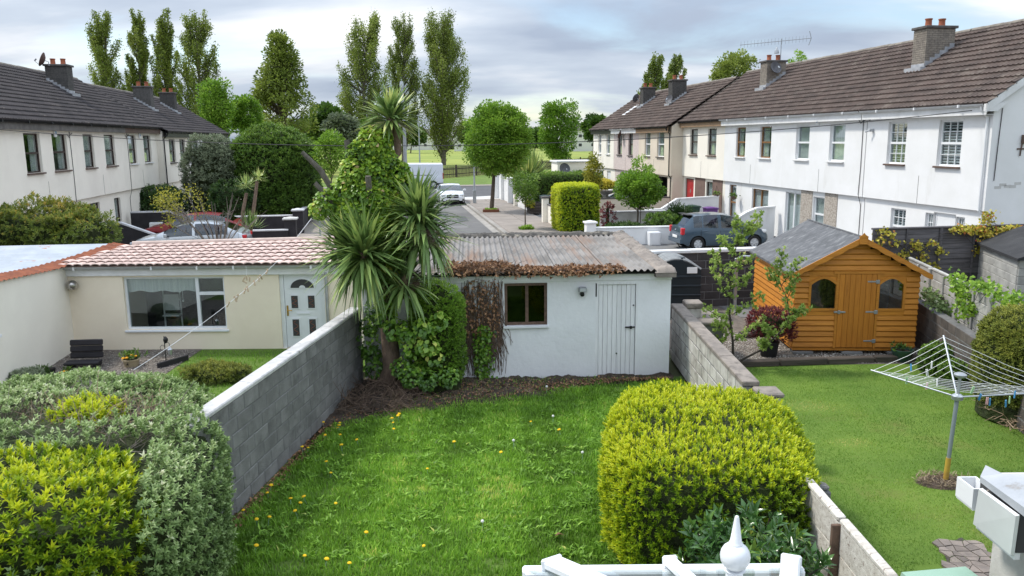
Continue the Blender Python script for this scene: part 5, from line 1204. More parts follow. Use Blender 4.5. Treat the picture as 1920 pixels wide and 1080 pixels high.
def blob_tree(name, label, cat, base, crown_c, rad, seed, material, nclump, per, leaf, wid=.6, trunk_r=.12, bark='bark', group=None, shape='ball', fill=.55, clump_r=.35, trunk_top=None, branch=14, tint0=.5, up=.2, droop=0., nv=4, trunk_lean=(0, 0), core=0.):
    """trunk, limbs and a crown of leaf clumps spread through its volume"""
    g = np.random.default_rng(seed); root = thing(name, label, cat, base, 0, group); base = Vector(base); cc = np.array(crown_c, float); rad = np.array(rad, float)
    d = rdir(g, nclump); r = np.cbrt(g.uniform(fill ** 3, 1, nclump)); Cn = d * r[:, None]
    if shape == 'cone':
        z = g.uniform(-1, 1, nclump); w = np.clip(1.02 - .5 * (z + 1), .12, 1) ** .75; a = g.random(nclump) * 6.28; q = np.sqrt(g.uniform(.15, 1, nclump)); Cn = np.stack([w * q * np.cos(a), w * q * np.sin(a), z], 1)
    if shape == 'fan':
        z = g.uniform(-1, 1, nclump); w = np.clip(.35 + .6 * np.sqrt(np.clip((z + 1) / 1.2, 0, 1)) - .45 * np.clip(z - .35, 0, 1), .1, 1.1); a = g.random(nclump) * 6.28; q = np.sqrt(g.uniform(.1, 1, nclump)); Cn = np.stack([w * q * np.cos(a), w * q * np.sin(a), z], 1)
    Cn = Cn * (1 + .10 * lump(Cn, 3., seed))[:, None]
    Cw = Cn * rad + cc
    top = Vector(trunk_top) if trunk_top is not None else Vector((cc[0], cc[1], cc[2] + rad[2] * .2))
    t = MB(); pts = [base + (top - base) * (i / 6) + Vector((.06 * math.sin(i * 1.3 + seed), .06 * math.cos(i * 1.9), 0)) * (i / 6) * rad[0] * .4 for i in range(7)]
    pts[0] = base + Vector((0, 0, -.05)); t.tube(pts, [trunk_r * (1.15 - .13 * i) for i in range(7)], 8); trunk = t.build('trunk', bark, root, True, smooth=True)
    lb = MB()
    for i in g.choice(nclump, min(branch, nclump), replace=False):
        q = Vector(Cw[i]); kx = min(1., max(.15, (q.z - base.z) / max(.1, (top.z - base.z)) * .75)); s_ = base.lerp(top, min(.95, kx)); m_ = s_.lerp(q, .5) + Vector((0, 0, -.08 * (q - s_).length)); lb.tube([s_, m_, q], [trunk_r * .42, trunk_r * .26, trunk_r * .1], 5, cap=False)
    lb.build('limbs', bark, trunk, True, smooth=True, kind='stuff')
    n = nclump * per; ci = np.repeat(np.arange(nclump), per); cr_ = clump_r * rad.mean() * g.uniform(.7, 1.25, nclump)
    off = g.normal(size=(n, 3)); off /= np.maximum(1, np.linalg.norm(off, axis=1, keepdims=True) / 1.6); off[:, 2] *= .8
    P = Cw[ci] + off * cr_[ci][:, None] * .55
    D = off + .6 * (P - cc) / rad + .5 * rdir(g, n) + np.array([0, 0, up - droop]); N = rdir(g, n) + np.array([0, 0, .9])
    tt = np.clip(tint0 + .16 * g.normal(size=nclump)[ci] + .13 * g.normal(size=n), 0, 1)
    leaves('crown', P, D, N, leaf * g.uniform(.7, 1.2, n), leaf * wid, tt, material, root, True, nv)
    if core: core_box('inner_mass', root, cc, rad * core, 0, 2., 2.)
    return root
def poplar(name, label, base, H, width, seed, material='lf_poplar', group=None, lean=0.0, dens=1., leaf=.24, low=.06, tops=3, cat='tree'):
    g = np.random.default_rng(seed); base = Vector(base); root = thing(name, label, cat, base, 0, group)
    t = MB(); K = 9; pts = [base + Vector((lean * H * (i / K) ** 2 * .12 + .1 * math.sin(i + seed), 0, H * .95 * i / K)) for i in range(K + 1)]
    t.tube(pts, [H * .016 * (1 - .93 * i / K) + .03 for i in range(K + 1)], 8); trunk = t.build('trunk', 'bark_grey', root, True, smooth=True)
    lb = MB(); P, T = [], []; nb = int(84 * dens)
    for b in range(nb):
        h0 = low + (0.86 - low) * (b + g.random()) / nb; a = g.random() * 6.28
        prof = np.interp(h0, [0, .08, .25, .5, .75, 1], [.42, .7, .98, .92, .6, .22]) * width / 2 * g.uniform(.4, 1.15)
        ln = H * g.uniform(.14, .26) * (1.15 - .55 * h0); k = 7; line = []
        for i in range(k + 1):
            u = i / k; rr = prof * (1 - (1 - u) ** 1.9); line.append(Vector((base.x + rr * math.cos(a) + lean * H * .12 * h0 ** 2, base.y + rr * math.sin(a), base.z + H * h0 + ln * u)))
        lb.tube(line, [H * .0045 * (1 - .85 * i / k) + .012 for i in range(k + 1)], 4, cap=False)
        tb = g.normal() * .13
        m_ = int(250 * dens ** .3 * g.uniform(.7, 1.2)); u = g.beta(2.2, 1.3, m_) * 1.05; arr = np.array([tuple(p) for p in line])
        idx = np.clip(u * k, 0, k - 1e-3); i0 = idx.astype(int); fr = (idx - i0)[:, None]; q = arr[i0] * (1 - fr) + arr[i0 + 1] * fr
        tight = width * .058 * (1.1 - .5 * u)[:, None]
        P.append(q + g.normal(size=(m_, 3)) * tight * np.array([1, 1, 1.3])); T.append(np.clip(.5 + tb + .15 * g.normal(size=m_), 0, 1))
    P = np.concatenate(P); T = np.concatenate(T); n = len(P)
    lb.build('limbs', 'bark_grey', trunk, True, smooth=True, kind='stuff')
    D = rdir(g, n) + np.array([lean * .8 + .25, 0, .35]); N = rdir(g, n)
    leaves('crown', P, D, N, leaf * g.uniform(.7, 1.3, n), leaf * .75, T, material, root, True, 4)
    return root
def strap_leaf_mesh(name, L, W, droop, mi, seed=0, n=7, tlo=.25, thi=.7):
    """one long bent strap leaf along +x, folded along the midrib"""
    q = MB(); b = []
    for i in range(n + 1):
        u = i / n; x = L * u * (1 - .25 * droop * u * u); z = L * (.05 * u - droop * .55 * u ** 2.4); w = W * (.35 + 1.1 * u if u < .45 else .85 * (1 - ((u - .45) / .55) ** 1.8) + .02) * .5
        q.v += [(x, -w, z + w * .35), (x, 0, z), (x, w, z + w * .35)]
    for i in range(n):
        for k in (0, 1): q.f.append((i * 3 + k, i * 3 + k + 1, i * 3 + k + 4, i * 3 + k + 3)); q.m.append(0)
    me = q.mesh(name, mi, 'all'); at = me.attributes.new('tint', 'FLOAT', 'POINT'); rg = random.Random(seed); t0 = rg.uniform(tlo, thi)
    at.data.foreach_set('value', [min(1, t0 + .30 * max(0, (i // 3) / n - .55)) for i in range(len(q.v))]); return me

# ------------------------------------------------------------------ lawns: real blades
def grass(name, label, n, inside, box, hgt, wid, material, seed, tintf, lean=.45, parent=None, z=0., simple=False):
    g = np.random.default_rng(seed); P = np.stack([g.uniform(box[0], box[1], n), g.uniform(box[2], box[3], n), np.full(n, z)], 1); P = P[inside(P)]; n = len(P)
    cl = .55 + .45 * lump(P, 3.2, seed) + .35 * lump(P, 9.5, seed + 2)
    H = hgt * np.clip(.55 + .55 * cl, .3, 1.6) * g.uniform(.6, 1.25, n); a = g.random(n) * 6.28; ln = lean * g.uniform(.2, 1.3, n)
    d = np.stack([np.cos(a), np.sin(a), 0 * a], 1); s = np.stack([-np.sin(a), np.cos(a), 0 * a], 1); W = (wid * g.uniform(.7, 1.3, n))[:, None]; H_ = H[:, None]; up = np.array([0, 0, 1.])
    mid = P + d * (H * ln * .35)[:, None] + up * H_ * .6; tip = P + d * (H * ln)[:, None] + up * H_ * .95
    V = np.stack([P - s * W * .5, P + s * W * .5, mid + s * W * .4, mid - s * W * .4, tip], 1).reshape(-1, 3)
    if simple:
        V = np.stack([P - s * W * .6, P + s * W * .6, tip], 1).reshape(-1, 3); o = npmesh(name, V, np.arange(n * 3).reshape(-1, 3), np.repeat(np.clip(tintf(P, cl, g), 0, 1), 3), material, parent, True, kind='stuff'); tag(o, label, 'grass'); return o
    b = np.arange(n)[:, None] * 5; F = np.concatenate([b + np.array([[0, 1, 2]]), b + np.array([[0, 2, 3]]), b + np.array([[3, 2, 4]])])
    o = npmesh(name, V, F, np.repeat(np.clip(tintf(P, cl, g), 0, 1), 5), material, parent, True, kind='stuff'); tag(o, label, 'grass'); return o
soil_front = lambda x: np.interp(x, [-3.1, -2.6, -1.6, -.6, .3, 1.2, 2.0, 3.1], [12.3, 12.75, 13.15, 13.55, 13.9, 14.3, 14.6, 14.75])
def in_lawn(P):
    g = np.random.default_rng(1); e = soil_front(P[:, 0]) + .10 + .16 * lump(P, 6.) + .10 * g.normal(size=len(P))
    wallx = WX(P[:, 1]) + .10 + .05 * g.random(len(P)); bare = lump(P, 2.3, 4.) * .5 + lump(P, 6., 1.) * .5
    return (P[:, 1] < e) & (P[:, 0] > wallx) & (P[:, 0] < 3.25) & ~((bare < -.5) & (g.random(len(P)) < .7))
grass('lawn_grass', 'long tufty grass of the rough lawn between wall and hedge', 160000, in_lawn, (-3.4, 3.25, 7.0, 14.9), .080, .012, 'lf_grass', 11, lambda P, c, g: .46 + .24 * lump(P, 1.1, 3.) + .30 * (c - .5) + .18 * lump(P, 4.2, 8.) + .16 * lump(P, 13., 5.) + .14 * g.normal(size=len(P)) + .25 * (g.random(len(P)) < .03), .6)
grass('mown_grass', 'short mown grass around the rotary dryer', 150000, lambda P: (P[:, 0] < 9.3) & (P[:, 1] < 15.75) & ~((P[:, 0] > 4.35) & (P[:, 1] < 8.0)) , (3.75, 9.3, 6.2, 15.8), .030, .007, 'lf_lawn', 12, lambda P, c, g: .38 + .22 * lump(P, 1.0, 1.) + .16 * lump(P, 2.7, 6.) + .11 * g.normal(size=len(P)) + .35 * np.exp(-(((P[:, 0] - 5.0) / .7) ** 2 + ((P[:, 1] - 13.3) / .35) ** 2)) + .3 * np.exp(-(((P[:, 0] - 5.8) / .9) ** 2 + ((P[:, 1] - 11.2) / .35) ** 2)) + .75 * np.exp(-(((P[:, 0] - 5.15) / .32) ** 2 + ((P[:, 1] - 11.55) / .16) ** 2)) * (g.random(len(P)) < .75), .8, simple=True)
grass('side_grass', 'grass before the cream building', 14000, lambda P: P[:, 0] < WX(P[:, 1]) - .24, (-6.9, -3.0, 11.5, 17.3), .06, .009, 'lf_grass', 13, lambda P, c, g: .4 + .15 * g.normal(size=len(P)), .5)
# weeds with broad leaves in the lawn
g = np.random.default_rng(17); n0 = 620; c = np.stack([g.uniform(-3.1, 1.6, n0), g.uniform(8, 13.4, n0), np.full(n0, .02)], 1); c = c[in_lawn(c)]; k = 8; n = len(c) * k
P = np.repeat(c, k, 0) + g.normal(size=(n, 3)) * [.03, .03, .006]; a = g.random(n) * 6.28; D = np.stack([np.cos(a), np.sin(a), g.uniform(.15, .8, n)], 1)
o = leaves('weeds', P, D, np.tile([0, 0, 1.], (n, 1)) + .2 * rdir(g, n), .10 * g.uniform(.6, 1.3, n), .028, np.clip(.45 + .2 * g.normal(size=n), 0, 1), 'lf_grass'); tag(o, 'broad-leaved weeds scattered through the rough lawn', 'weeds', None, 'stuff')
# dandelions: each one a flower with stalk
fm = MB(); fm.lathe([(.002, -.008), (.014, -.004), (.024, .004), (.018, .012), (.004, .015)], 9, (0, 0, .10)); fm.tube([(0, 0, 0), (.004, 0, .05), (0, 0, .095)], .0025, 4, 1); fme = fm.mesh('dandelion', ['dandelion', 'bin_green'], True)
cm = MB(); cm.lathe([(.002, -.02), (.014, -.014), (.02, 0), (.014, .014), (.002, .02)], 9, (0, 0, .14)); cm.tube([(0, 0, 0), (0, 0, .12)], .0025, 4, 1); cme = cm.mesh('dandelion_clock', ['clock_white', 'bin_green'], True)
dpx = [(568, 853), (577, 851), (607, 801), (635, 803), (637, 812), (634, 812), (638, 827), (611, 826), (642, 850), (673, 837), (613, 880), (620, 898), (508, 924), (504, 937), (546, 952), (576, 947), (562, 958), (558, 972), (629, 955), (482, 988), (503, 986), (459, 970), (479, 1042), (570, 1056), (609, 1068), (654, 1074), (684, 1014), (797, 1035), (801, 891), (853, 842), (746, 790), (748, 792), (737, 816), (740, 802), (736, 798), (941, 861), (1053, 820), (998, 801)]
for i, (x, y) in enumerate(dpx):
    o = link('dandelion', fme, loc=GP(x, y), rot=(R(random.uniform(-14, 14)), R(random.uniform(-14, 14)), random.random() * 6), scl=random.uniform(.85, 1.3)); tag(o, 'yellow dandelion flower in the rough lawn', 'flower', 'dandelions in the rough lawn')
for i, (x, y) in enumerate(((963, 844), (1037, 797), (1092, 867), (1025, 740), (905, 1000))):
    o = link('dandelion_clock', cme, loc=GP(x, y), scl=1.1); tag(o, 'white dandelion seed head in the rough lawn', 'seed head', 'dandelion clocks in the rough lawn')
q = GP(1048, 1008, .05); g = np.random.default_rng(2); o = leaves('fallen_leaf', [(q.x - .05, q.y, .07)], [(1, .2, .1)], [(0, .3, 1)], .12, .09, np.array([.35]), 'lf_dead', kind=None); tag(o, 'single brown dead leaf lying on the grass', 'leaf')

# ------------------------------------------------------------------ the big hedges
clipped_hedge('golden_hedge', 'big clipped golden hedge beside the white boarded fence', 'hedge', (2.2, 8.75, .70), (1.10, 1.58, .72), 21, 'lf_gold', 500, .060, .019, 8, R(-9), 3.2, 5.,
    lambda u, N, g: .34 + .30 * np.clip(N[:, 2], 0, 1) + .20 * np.clip(-N[:, 0], 0, 1) - .22 * np.clip(-N[:, 1], 0, 1) + .10 * lump(u, 3.) + .10 * g.normal(size=len(N)), .055, 2.4, spread=.66, up=.9)  # sunlit left and shaded front put into the tint, along with new growth
def in_yellow(P):
    dx, dy = P[:, 0] + 4.75, P[:, 1] - 6.45; c_, s_ = math.cos(R(17)), math.sin(R(17)); return (np.abs(dx * c_ + dy * s_) < 1.42) & (np.abs(-dx * s_ + dy * c_) < .80) & (P[:, 2] > .3)
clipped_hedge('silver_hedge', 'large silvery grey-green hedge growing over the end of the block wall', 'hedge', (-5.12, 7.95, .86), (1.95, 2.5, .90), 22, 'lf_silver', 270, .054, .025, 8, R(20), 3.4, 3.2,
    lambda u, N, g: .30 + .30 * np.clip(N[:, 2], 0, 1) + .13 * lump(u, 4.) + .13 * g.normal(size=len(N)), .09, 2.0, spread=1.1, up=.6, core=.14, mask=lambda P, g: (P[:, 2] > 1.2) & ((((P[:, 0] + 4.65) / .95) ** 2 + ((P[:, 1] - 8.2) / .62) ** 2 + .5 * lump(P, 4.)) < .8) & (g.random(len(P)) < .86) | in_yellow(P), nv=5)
clipped_hedge('yellow_bush', 'yellow-green leafy bush in front of the silvery hedge', 'bush', (-4.75, 6.45, .84), (1.42, .86, .86), 23, 'lf_gold', 230, .080, .026, 10, R(17), 3.4, 5.,
    lambda u, N, g: .34 + .20 * np.clip(N[:, 2], 0, 1) + .14 * lump(u, 4.) + .12 * g.normal(size=len(N)), .09, 2.2, spread=.8, up=.9)
gb = clipped_hedge('golden_tuft', 'small bright yellow tuft growing out of the silvery hedge top', 'bush', (-4.72, 8.45, 1.56), (.34, .28, .17), 24, 'lf_gold', 420, .075, .026, 9, 0, 2.5, 3., lambda u, N, g: .58 + .12 * g.normal(size=len(N)), .06, 5., core=.05, up=.9)
# bare twigs in the dieback of the silver hedge
def twigs(name, label, c, r, n, seed, material, ln=.35, rad=.004, parent=None, up=.8, zmin=0., cat='twigs'):
    g = np.random.default_rng(seed); q = MB()
    for i in range(n):
        w_ = np.clip(g.normal(size=3), -1.5, 1.5); p = Vector((c[0] + w_[0] * r[0], c[1] + w_[1] * r[1], max(zmin, c[2] + w_[2] * r[2]))); d = Vector(rdir(g, 1)[0]); d.z = d.z * .4 + up * g.random(); d.normalize(); L = ln * g.uniform(.4, 1.3)
        m_ = p + d * L * .5 + Vector(g.normal(size=3) * .12 * L); e_ = p + d * L + Vector(g.normal(size=3) * .2 * L); e_.z = max(e_.z, zmin)
        q.tube([p, m_, e_], [rad * 1.3, rad, rad * .5], 4, cap=False)
        if g.random() < .5: q.tube([m_, m_ + Vector(rdir(g, 1)[0]) * L * .4], [rad * .8, rad * .4], 4, cap=False)
    o = q.build(name, material, parent, True, smooth=True, kind='stuff')
    if label: tag(o, label, cat)
    return o
sh_ = bpy.data.objects['silver_hedge']
twigs('dead_twigs', None, (-4.75, 8.2, 1.46), (.6, .42, .09), 620, 31, 'twig_grey', .34, .0045, sh_, .9)
twigs('dead_twigs', None, (-4.55, 8.45, 1.52), (.4, .28, .09), 420, 32, 'twig_straw', .30, .004, sh_, .9)
twigs('dead_twigs', None, (-5.6, 8.4, 1.50), (.3, .3, .08), 120, 33, 'twig', .34, .005, sh_, .9)
# laurel under the conservatory eaves
g = np.random.default_rng(40); lr = thing('laurel_shrub', 'glossy dark laurel shrub against the flaking white fence', 'shrub', (2.2, 6.6, 0))
n = 230; c = np.stack([g.uniform(1.6, 2.62, n), g.uniform(6.2, 7.1, n), .2 + .95 * np.sqrt(g.random(n))], 1); c[:, 2] -= .3 * np.abs(c[:, 0] - 2.15); A = rdir(g, n) * .6 + np.array([0, -.35, .9])
A_ = sprigs(g, c, A / np.linalg.norm(A, axis=1, keepdims=True), 8, 1.15, .135, .045, np.clip(.38 + .3 * (c[:, 2] - .8) + .14 * g.normal(size=n), 0, 1), .2, .2)
leaves('foliage', *A_[:6], 'lf_laurel', lr, True, 5, .12)
q = MB()
for i in range(0, n, 9): q.tube([(2.1 + .3 * g.normal(), 6.7, .0), tuple(c[i] * .6 + np.array([2.1, 6.7, .1]) * .4), tuple(c[i])], [.014, .01, .006], 5, cap=False)
q.build('stems', 'bark_dark', lr, True, kind='stuff')

# ------------------------------------------------------------------ cabbage palm with ivy beside the garage
cy = thing('cabbage_palm', 'tall cabbage palm with drooping strap leaves in front of the garage', 'palm tree', (-2.42, 14.35, 0))
def path(*px): return [AT(x, y, Y) for x, y, Y in px]
tk = MB(); tk.tube([Vector((-2.44, 14.38, -.05))] + path((735, 690, 14.35), (728, 610, 14.3), (722, 520, 14.3), (705, 440, 14.4), (700, 360, 14.5), (722, 310, 14.6), (746, 285, 14.7), (745, 262, 14.7), (738, 226, 14.7)), [.19, .165, .15, .14, .13, .12, .10, .075, .065, .06], 10)
trunk = tk.build('trunk', 'trunk_cordy', cy, True, smooth=True)
b = MB(); b.tube(path((722, 520, 14.3), (705, 500, 14.1), (690, 492, 13.9)), [.09, .08, .07], 8); b.build('limb', 'trunk_cordy', trunk, True, smooth=True)
b = MB(); b.tube(path((725, 540, 14.3), (765, 470, 14.25), (790, 405, 14.2)), [.10, .085, .07], 8); b.build('limb', 'trunk_cordy', trunk, True, smooth=True)
b = MB(); b.tube(path((740, 560, 14.3), (770, 545, 14.1), (782, 530, 14.0)), [.09, .075, .06], 8); b.build('limb', 'trunk_cordy', trunk, True, smooth=True)
b = MB(); b.tube(path((650, 400, 14.4), (600, 318, 14.3), (566, 285, 14.25)), [.055, .05, .035], 8); b.build('broken_branch', 'bark_grey', trunk, True, smooth=True)
b = MB(); b.tube(path((655, 430, 14.3), (625, 380, 14.2), (590, 343, 14.15)), [.055, .05, .04], 8); b.build('broken_branch', 'bark_grey', trunk, True, smooth=True)
b = MB(); b.tube(path((672, 330, 14.4), (655, 290, 14.35), (650, 262, 14.35)), [.07, .065, .05], 8); b.build('broken_branch', 'bark_grey', trunk, True, smooth=True)
b = MB(); b.tube(path((700, 400, 14.2), (692, 360, 14.05), (690, 330, 14.0)), [.07, .06, .05], 8); b.build('broken_branch', 'bark_grey', trunk, True, smooth=True)
SM = [strap_leaf_mesh('leaf', 1.0, .078, d, 'lf_strap', i) for i, d in enumerate((.06, .18, .34, .5, .28, .12))]
SMG = [strap_leaf_mesh('leaf', 1.0, .072, d, 'lf_strap', i, tlo=.62, thi=.95) for i, d in enumerate((.06, .18, .34, .5, .28, .12))]
rg = random.Random(12)
def rosette(px, py, Y, L, n, lo, hi, seed, axis=(0, 0, 1), joined=70, gold=0.):
    """lo..hi: how far the leaves bend over, degrees from the axis"""
    c = AT(px, py, Y); ax = Vector(axis).normalized(); q0 = Vector((0, 0, 1)).rotation_difference(ax)
    rr = random.Random(seed); g = np.random.default_rng(seed)
    h = MB(); h.lathe([(.075, -.18), (.085, -.05), (.06, .08), (.02, .2), (.004, .3)], 8, (0, 0, 0)); 
    me = h.mesh('rosette', 'trunk_cordy', True)
    part = link('rosette', me, cy, True, loc=c, rot=q0.to_euler())
    for i in range(n):
        u = (i + .5) / n; th = R(lo + (hi - lo) * u ** .85) + R(rr.uniform(-9, 9)); ph = i * 2.39996 + rr.uniform(-.25, .25)
        d = Vector((math.sin(th) * math.cos(ph), math.sin(th) * math.sin(ph), math.cos(th))); d = q0 @ d
        s_ = L * rr.uniform(.82, 1.12) * (.75 + .3 * math.sin(th))
        k = 0 if th < R(40) else rr.choice((1, 4, 5)) if th < R(75) else rr.choice((2, 3, 4)) if th < R(105) else rr.choice((1, 5))
        # leaf local +x along d, its +z as far up as it can be
        side = Vector((0, 0, 1)).cross(d)
        if side.length < .05: side = Vector((1, 0, 0))
        side.normalize(); upv = d.cross(side); Mx = Matrix((d, side, upv)).transposed().to_4x4()
        o = bpy.data.objects.new('leaf', (SMG if rr.random() < gold else SM)[k]); col.objects.link(o); o.parent = part; o.matrix_parent_inverse = wm(part).inverted(); o.matrix_basis = Matrix.Translation(c + d * .06) @ Mx @ Matrix.Diagonal((s_, rr.uniform(.8, 1.15), s_, 1))
    # dense inner leaves joined
    P, D, T = [], [], []
    th = np.radians(lo + (hi - lo) * g.random(joined)); ph = g.random(joined) * 6.28; d = np.stack([np.sin(th) * np.cos(ph), np.sin(th) * np.sin(ph), np.cos(th)], 1); m3 = np.array(q0.to_matrix()); d = d @ m3.T
    leaves('inner_leaves', np.tile(np.array(c), (joined, 1)) + d * .05, d, np.tile([0, 0, 1.], (joined, 1)) + .1 * rdir(g, joined), L * g.uniform(.6, 1.08, joined), .075, np.clip(.38 + .2 * g.normal(size=joined), 0, 1), 'lf_strap', part, True, 5, .14)
    nd = 60; th = np.radians(g.uniform(120, 172, nd)); ph = g.random(nd) * 6.28; d = np.stack([np.sin(th) * np.cos(ph), np.sin(th) * np.sin(ph), np.cos(th)], 1) @ m3.T
    leaves('dead_skirt', np.tile(np.array(c), (nd, 1)) - np.array(ax) * .05, d, rdir(g, nd), L * g.uniform(.25, .5, nd), .025, g.random(nd), 'lf_straw', part, True, 5)
    return part
rosette(733, 226, 14.7, .66, 56, 8, 122, 1, (.05, -.1, 1), 170, .8)
rosette(782, 408, 14.1, .88, 56, 8, 112, 2, (.25, -.35, 1), 200)
rosette(682, 482, 13.85, 1.1, 80, 12, 138, 3, (-.22, -.7, .6), 260, .12)
rosette(795, 440, 13.95, .95, 44, 40, 155, 4, (.45, -.5, .35), 150, .25)
rosette(758, 530, 13.9, .80, 34, 50, 155, 5, (.1, -.5, .4), 90)
rosette(648, 470, 14.15, .85, 26, 10, 95, 6, (-.6, -.1, .8), 90, .6)
# old flower stalk, dry and tangled
twigs('seed_head', None, AT(796, 448, 13.75), (.14, .12, .09), 190, 51, 'twig', .16, .003, cy, .0)
twigs('seed_head', None, AT(770, 522, 13.85), (.10, .08, .08), 110, 52, 'twig', .13, .003, cy, .0)
# ivy smothering the upper trunk
def ivy_patch(name, label, centres, n, size, seed, material, tint, cat='ivy', nv=5, parent=None):
    g = np.random.default_rng(seed); w = np.array([c[4] for c in centres], float); k = g.choice(len(centres), n, p=w / w.sum()); C_ = np.array([tuple(AT(c[0], c[1], c[2])) for c in centres]); r_ = np.array([c[3] for c in centres])
    d = rdir(g, n); rr = np.cbrt(g.uniform(.45, 1, n))[:, None]; P = C_[k] + d * rr * r_[k][:, None] * np.array([1, .75, 1.1])
    D = d * .5 + np.array([0, -.1, -.55]) + .5 * rdir(g, n); N = d + np.array([0, -.5, .6]) + .35 * rdir(g, n)
    root = parent or thing(name, label, cat, (C_[0][0], C_[0][1], 0))
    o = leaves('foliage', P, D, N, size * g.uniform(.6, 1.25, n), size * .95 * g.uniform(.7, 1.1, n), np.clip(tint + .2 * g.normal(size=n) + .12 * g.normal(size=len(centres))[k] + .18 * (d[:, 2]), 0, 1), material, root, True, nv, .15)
    return root
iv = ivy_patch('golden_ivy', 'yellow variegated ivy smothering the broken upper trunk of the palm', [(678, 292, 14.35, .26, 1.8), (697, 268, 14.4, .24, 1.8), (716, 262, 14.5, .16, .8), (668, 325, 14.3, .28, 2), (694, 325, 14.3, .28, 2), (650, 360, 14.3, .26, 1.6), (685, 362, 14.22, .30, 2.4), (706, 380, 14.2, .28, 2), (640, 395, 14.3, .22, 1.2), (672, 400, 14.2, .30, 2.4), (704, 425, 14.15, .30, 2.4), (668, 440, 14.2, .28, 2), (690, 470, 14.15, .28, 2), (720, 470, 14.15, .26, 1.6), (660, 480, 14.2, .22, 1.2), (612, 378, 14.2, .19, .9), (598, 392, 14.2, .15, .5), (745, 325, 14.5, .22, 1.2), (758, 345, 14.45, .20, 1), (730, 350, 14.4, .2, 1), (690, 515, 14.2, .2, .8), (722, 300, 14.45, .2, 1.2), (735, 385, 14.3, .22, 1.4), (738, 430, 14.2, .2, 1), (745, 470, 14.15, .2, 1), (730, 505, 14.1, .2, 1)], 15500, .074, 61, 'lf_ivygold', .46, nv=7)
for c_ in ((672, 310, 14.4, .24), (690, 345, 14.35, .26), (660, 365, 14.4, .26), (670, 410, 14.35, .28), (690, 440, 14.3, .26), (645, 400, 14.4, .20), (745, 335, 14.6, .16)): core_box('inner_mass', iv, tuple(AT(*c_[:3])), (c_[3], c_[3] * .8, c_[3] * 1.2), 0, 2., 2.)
q = MB(); q.tube(path((700, 540, 14.2), (685, 440, 14.25), (672, 340, 14.3), (668, 300, 14.35)), [.035, .03, .02, .01], 6); q.build('stem', 'bark', iv, True)
ivy_patch('green_ivy', 'large-leaved green ivy wrapped round the foot of the palm', [(722, 590, 14.05, .16, 1.4), (740, 615, 13.95, .18, 1.6), (765, 618, 13.9, .18, 1.3), (795, 612, 13.85, .16, 1.1), (825, 600, 13.85, .14, .7), (800, 645, 13.85, .16, 1.1), (770, 650, 13.9, .16, .9), (815, 665, 13.85, .14, .6), (730, 560, 14.1, .16, .7), (790, 690, 13.9, .13, .4)], 680, .105, 62, 'lf_ivy', .52, nv=7)
ivy_patch('trailing_ivy', 'dark ivy trailing along the soil at the foot of the palm', [(770, 705, 13.75, .18, 1), (800, 712, 13.8, .16, 1), (840, 705, 13.9, .18, 1), (750, 690, 13.9, .15, .7), (690, 640, 14.4, .2, .5), (692, 610, 14.55, .16, .7), (696, 660, 14.5, .16, .7), (700, 690, 14.4, .16, .7), (700, 580, 14.6, .14, .5)], 1300, .075, 63, 'lf_ivy', .22)
# clipped evergreen between palm and garage window
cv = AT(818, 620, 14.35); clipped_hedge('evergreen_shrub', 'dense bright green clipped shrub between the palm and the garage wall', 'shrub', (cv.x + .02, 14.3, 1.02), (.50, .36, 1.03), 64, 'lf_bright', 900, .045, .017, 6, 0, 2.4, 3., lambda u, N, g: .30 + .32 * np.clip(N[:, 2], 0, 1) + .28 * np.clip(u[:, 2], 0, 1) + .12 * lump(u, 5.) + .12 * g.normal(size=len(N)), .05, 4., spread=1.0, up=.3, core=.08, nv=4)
# dead creeper on the garage: stems on the wall, brown leaves along the eaves
dc = thing('dead_creeper', 'dead brown creeper hanging over the garage eaves and wall', 'creeper', GO + Vector((-3.2, -.3, 0)))
g = np.random.default_rng(71); q = MB(); GM = Matrix.Translation(GO) @ Matrix.Rotation(GRZ, 4, 'Z')
def gw_(x, y, z): return GM @ Vector((x, y, z))
for i in range(430):
    x = g.uniform(gx(866), gx(942)); z0 = g.uniform(.9, 2.0); L = g.uniform(.3, 1.1); z1 = max(.1, z0 - L); x1 = x + g.normal() * .12; xm = (x + x1) / 2 + g.normal() * .05
    q.tube([gw_(x, -.012 - .03 * g.random(), z0), gw_(xm, -.03, (z0 + z1) / 2), gw_(x1, -.012, z1)], [.004, .005, .004], 4, cap=False)
q.tube([gw_(gx(905), -.03, .02), gw_(gx(915), -.04, .5), gw_(gx(905), -.04, .75), gw_(gx(925), -.04, 1.0), gw_(gx(938), -.03, 1.4), gw_(gx(942), -.03, 1.95)], [.035, .028, .025, .02, .016, .012], 6); q.tube([gw_(gx(915), -.03, .45), gw_(gx(928), -.04, .62), gw_(gx(930), -.03, .72)], [.02, .016, .01], 6); q.tube([gw_(gx(895), -.03, .02), gw_(gx(890), -.04, .6), gw_(gx(905), -.04, 1.2), gw_(gx(900), -.03, 1.9)], [.03, .02, .016, .012], 6)
q.build('stems', 'twig', dc, True, kind='stuff')
n = 2500; u = g.random(n); px = 838 + u * 330; dens = np.where(px < 960, 1., np.where(px < 1110, .75, .35)); kp = g.random(n) < dens; px = px[kp]; n = len(px)
xs = np.array([gx(p, 500) for p in px]); yl = g.uniform(-.24, np.where(px < 950, .55, .18), n); P = np.stack([xs, yl, 2.15 + .05 * g.random(n) + .07 * (px < 960) * g.random(n) - np.clip(-yl - .14, 0, 1) * 1.0], 1)
P = np.array([tuple(GM @ Vector(p)) for p in P])
leaves('dead_leaves', P, rdir(g, n) * [1, 1, .6], rdir(g, n) + [0, 0, .6], .085 * g.uniform(.6, 1.2, n), .06, g.random(n), 'lf_dead', dc, True, 5, .3)
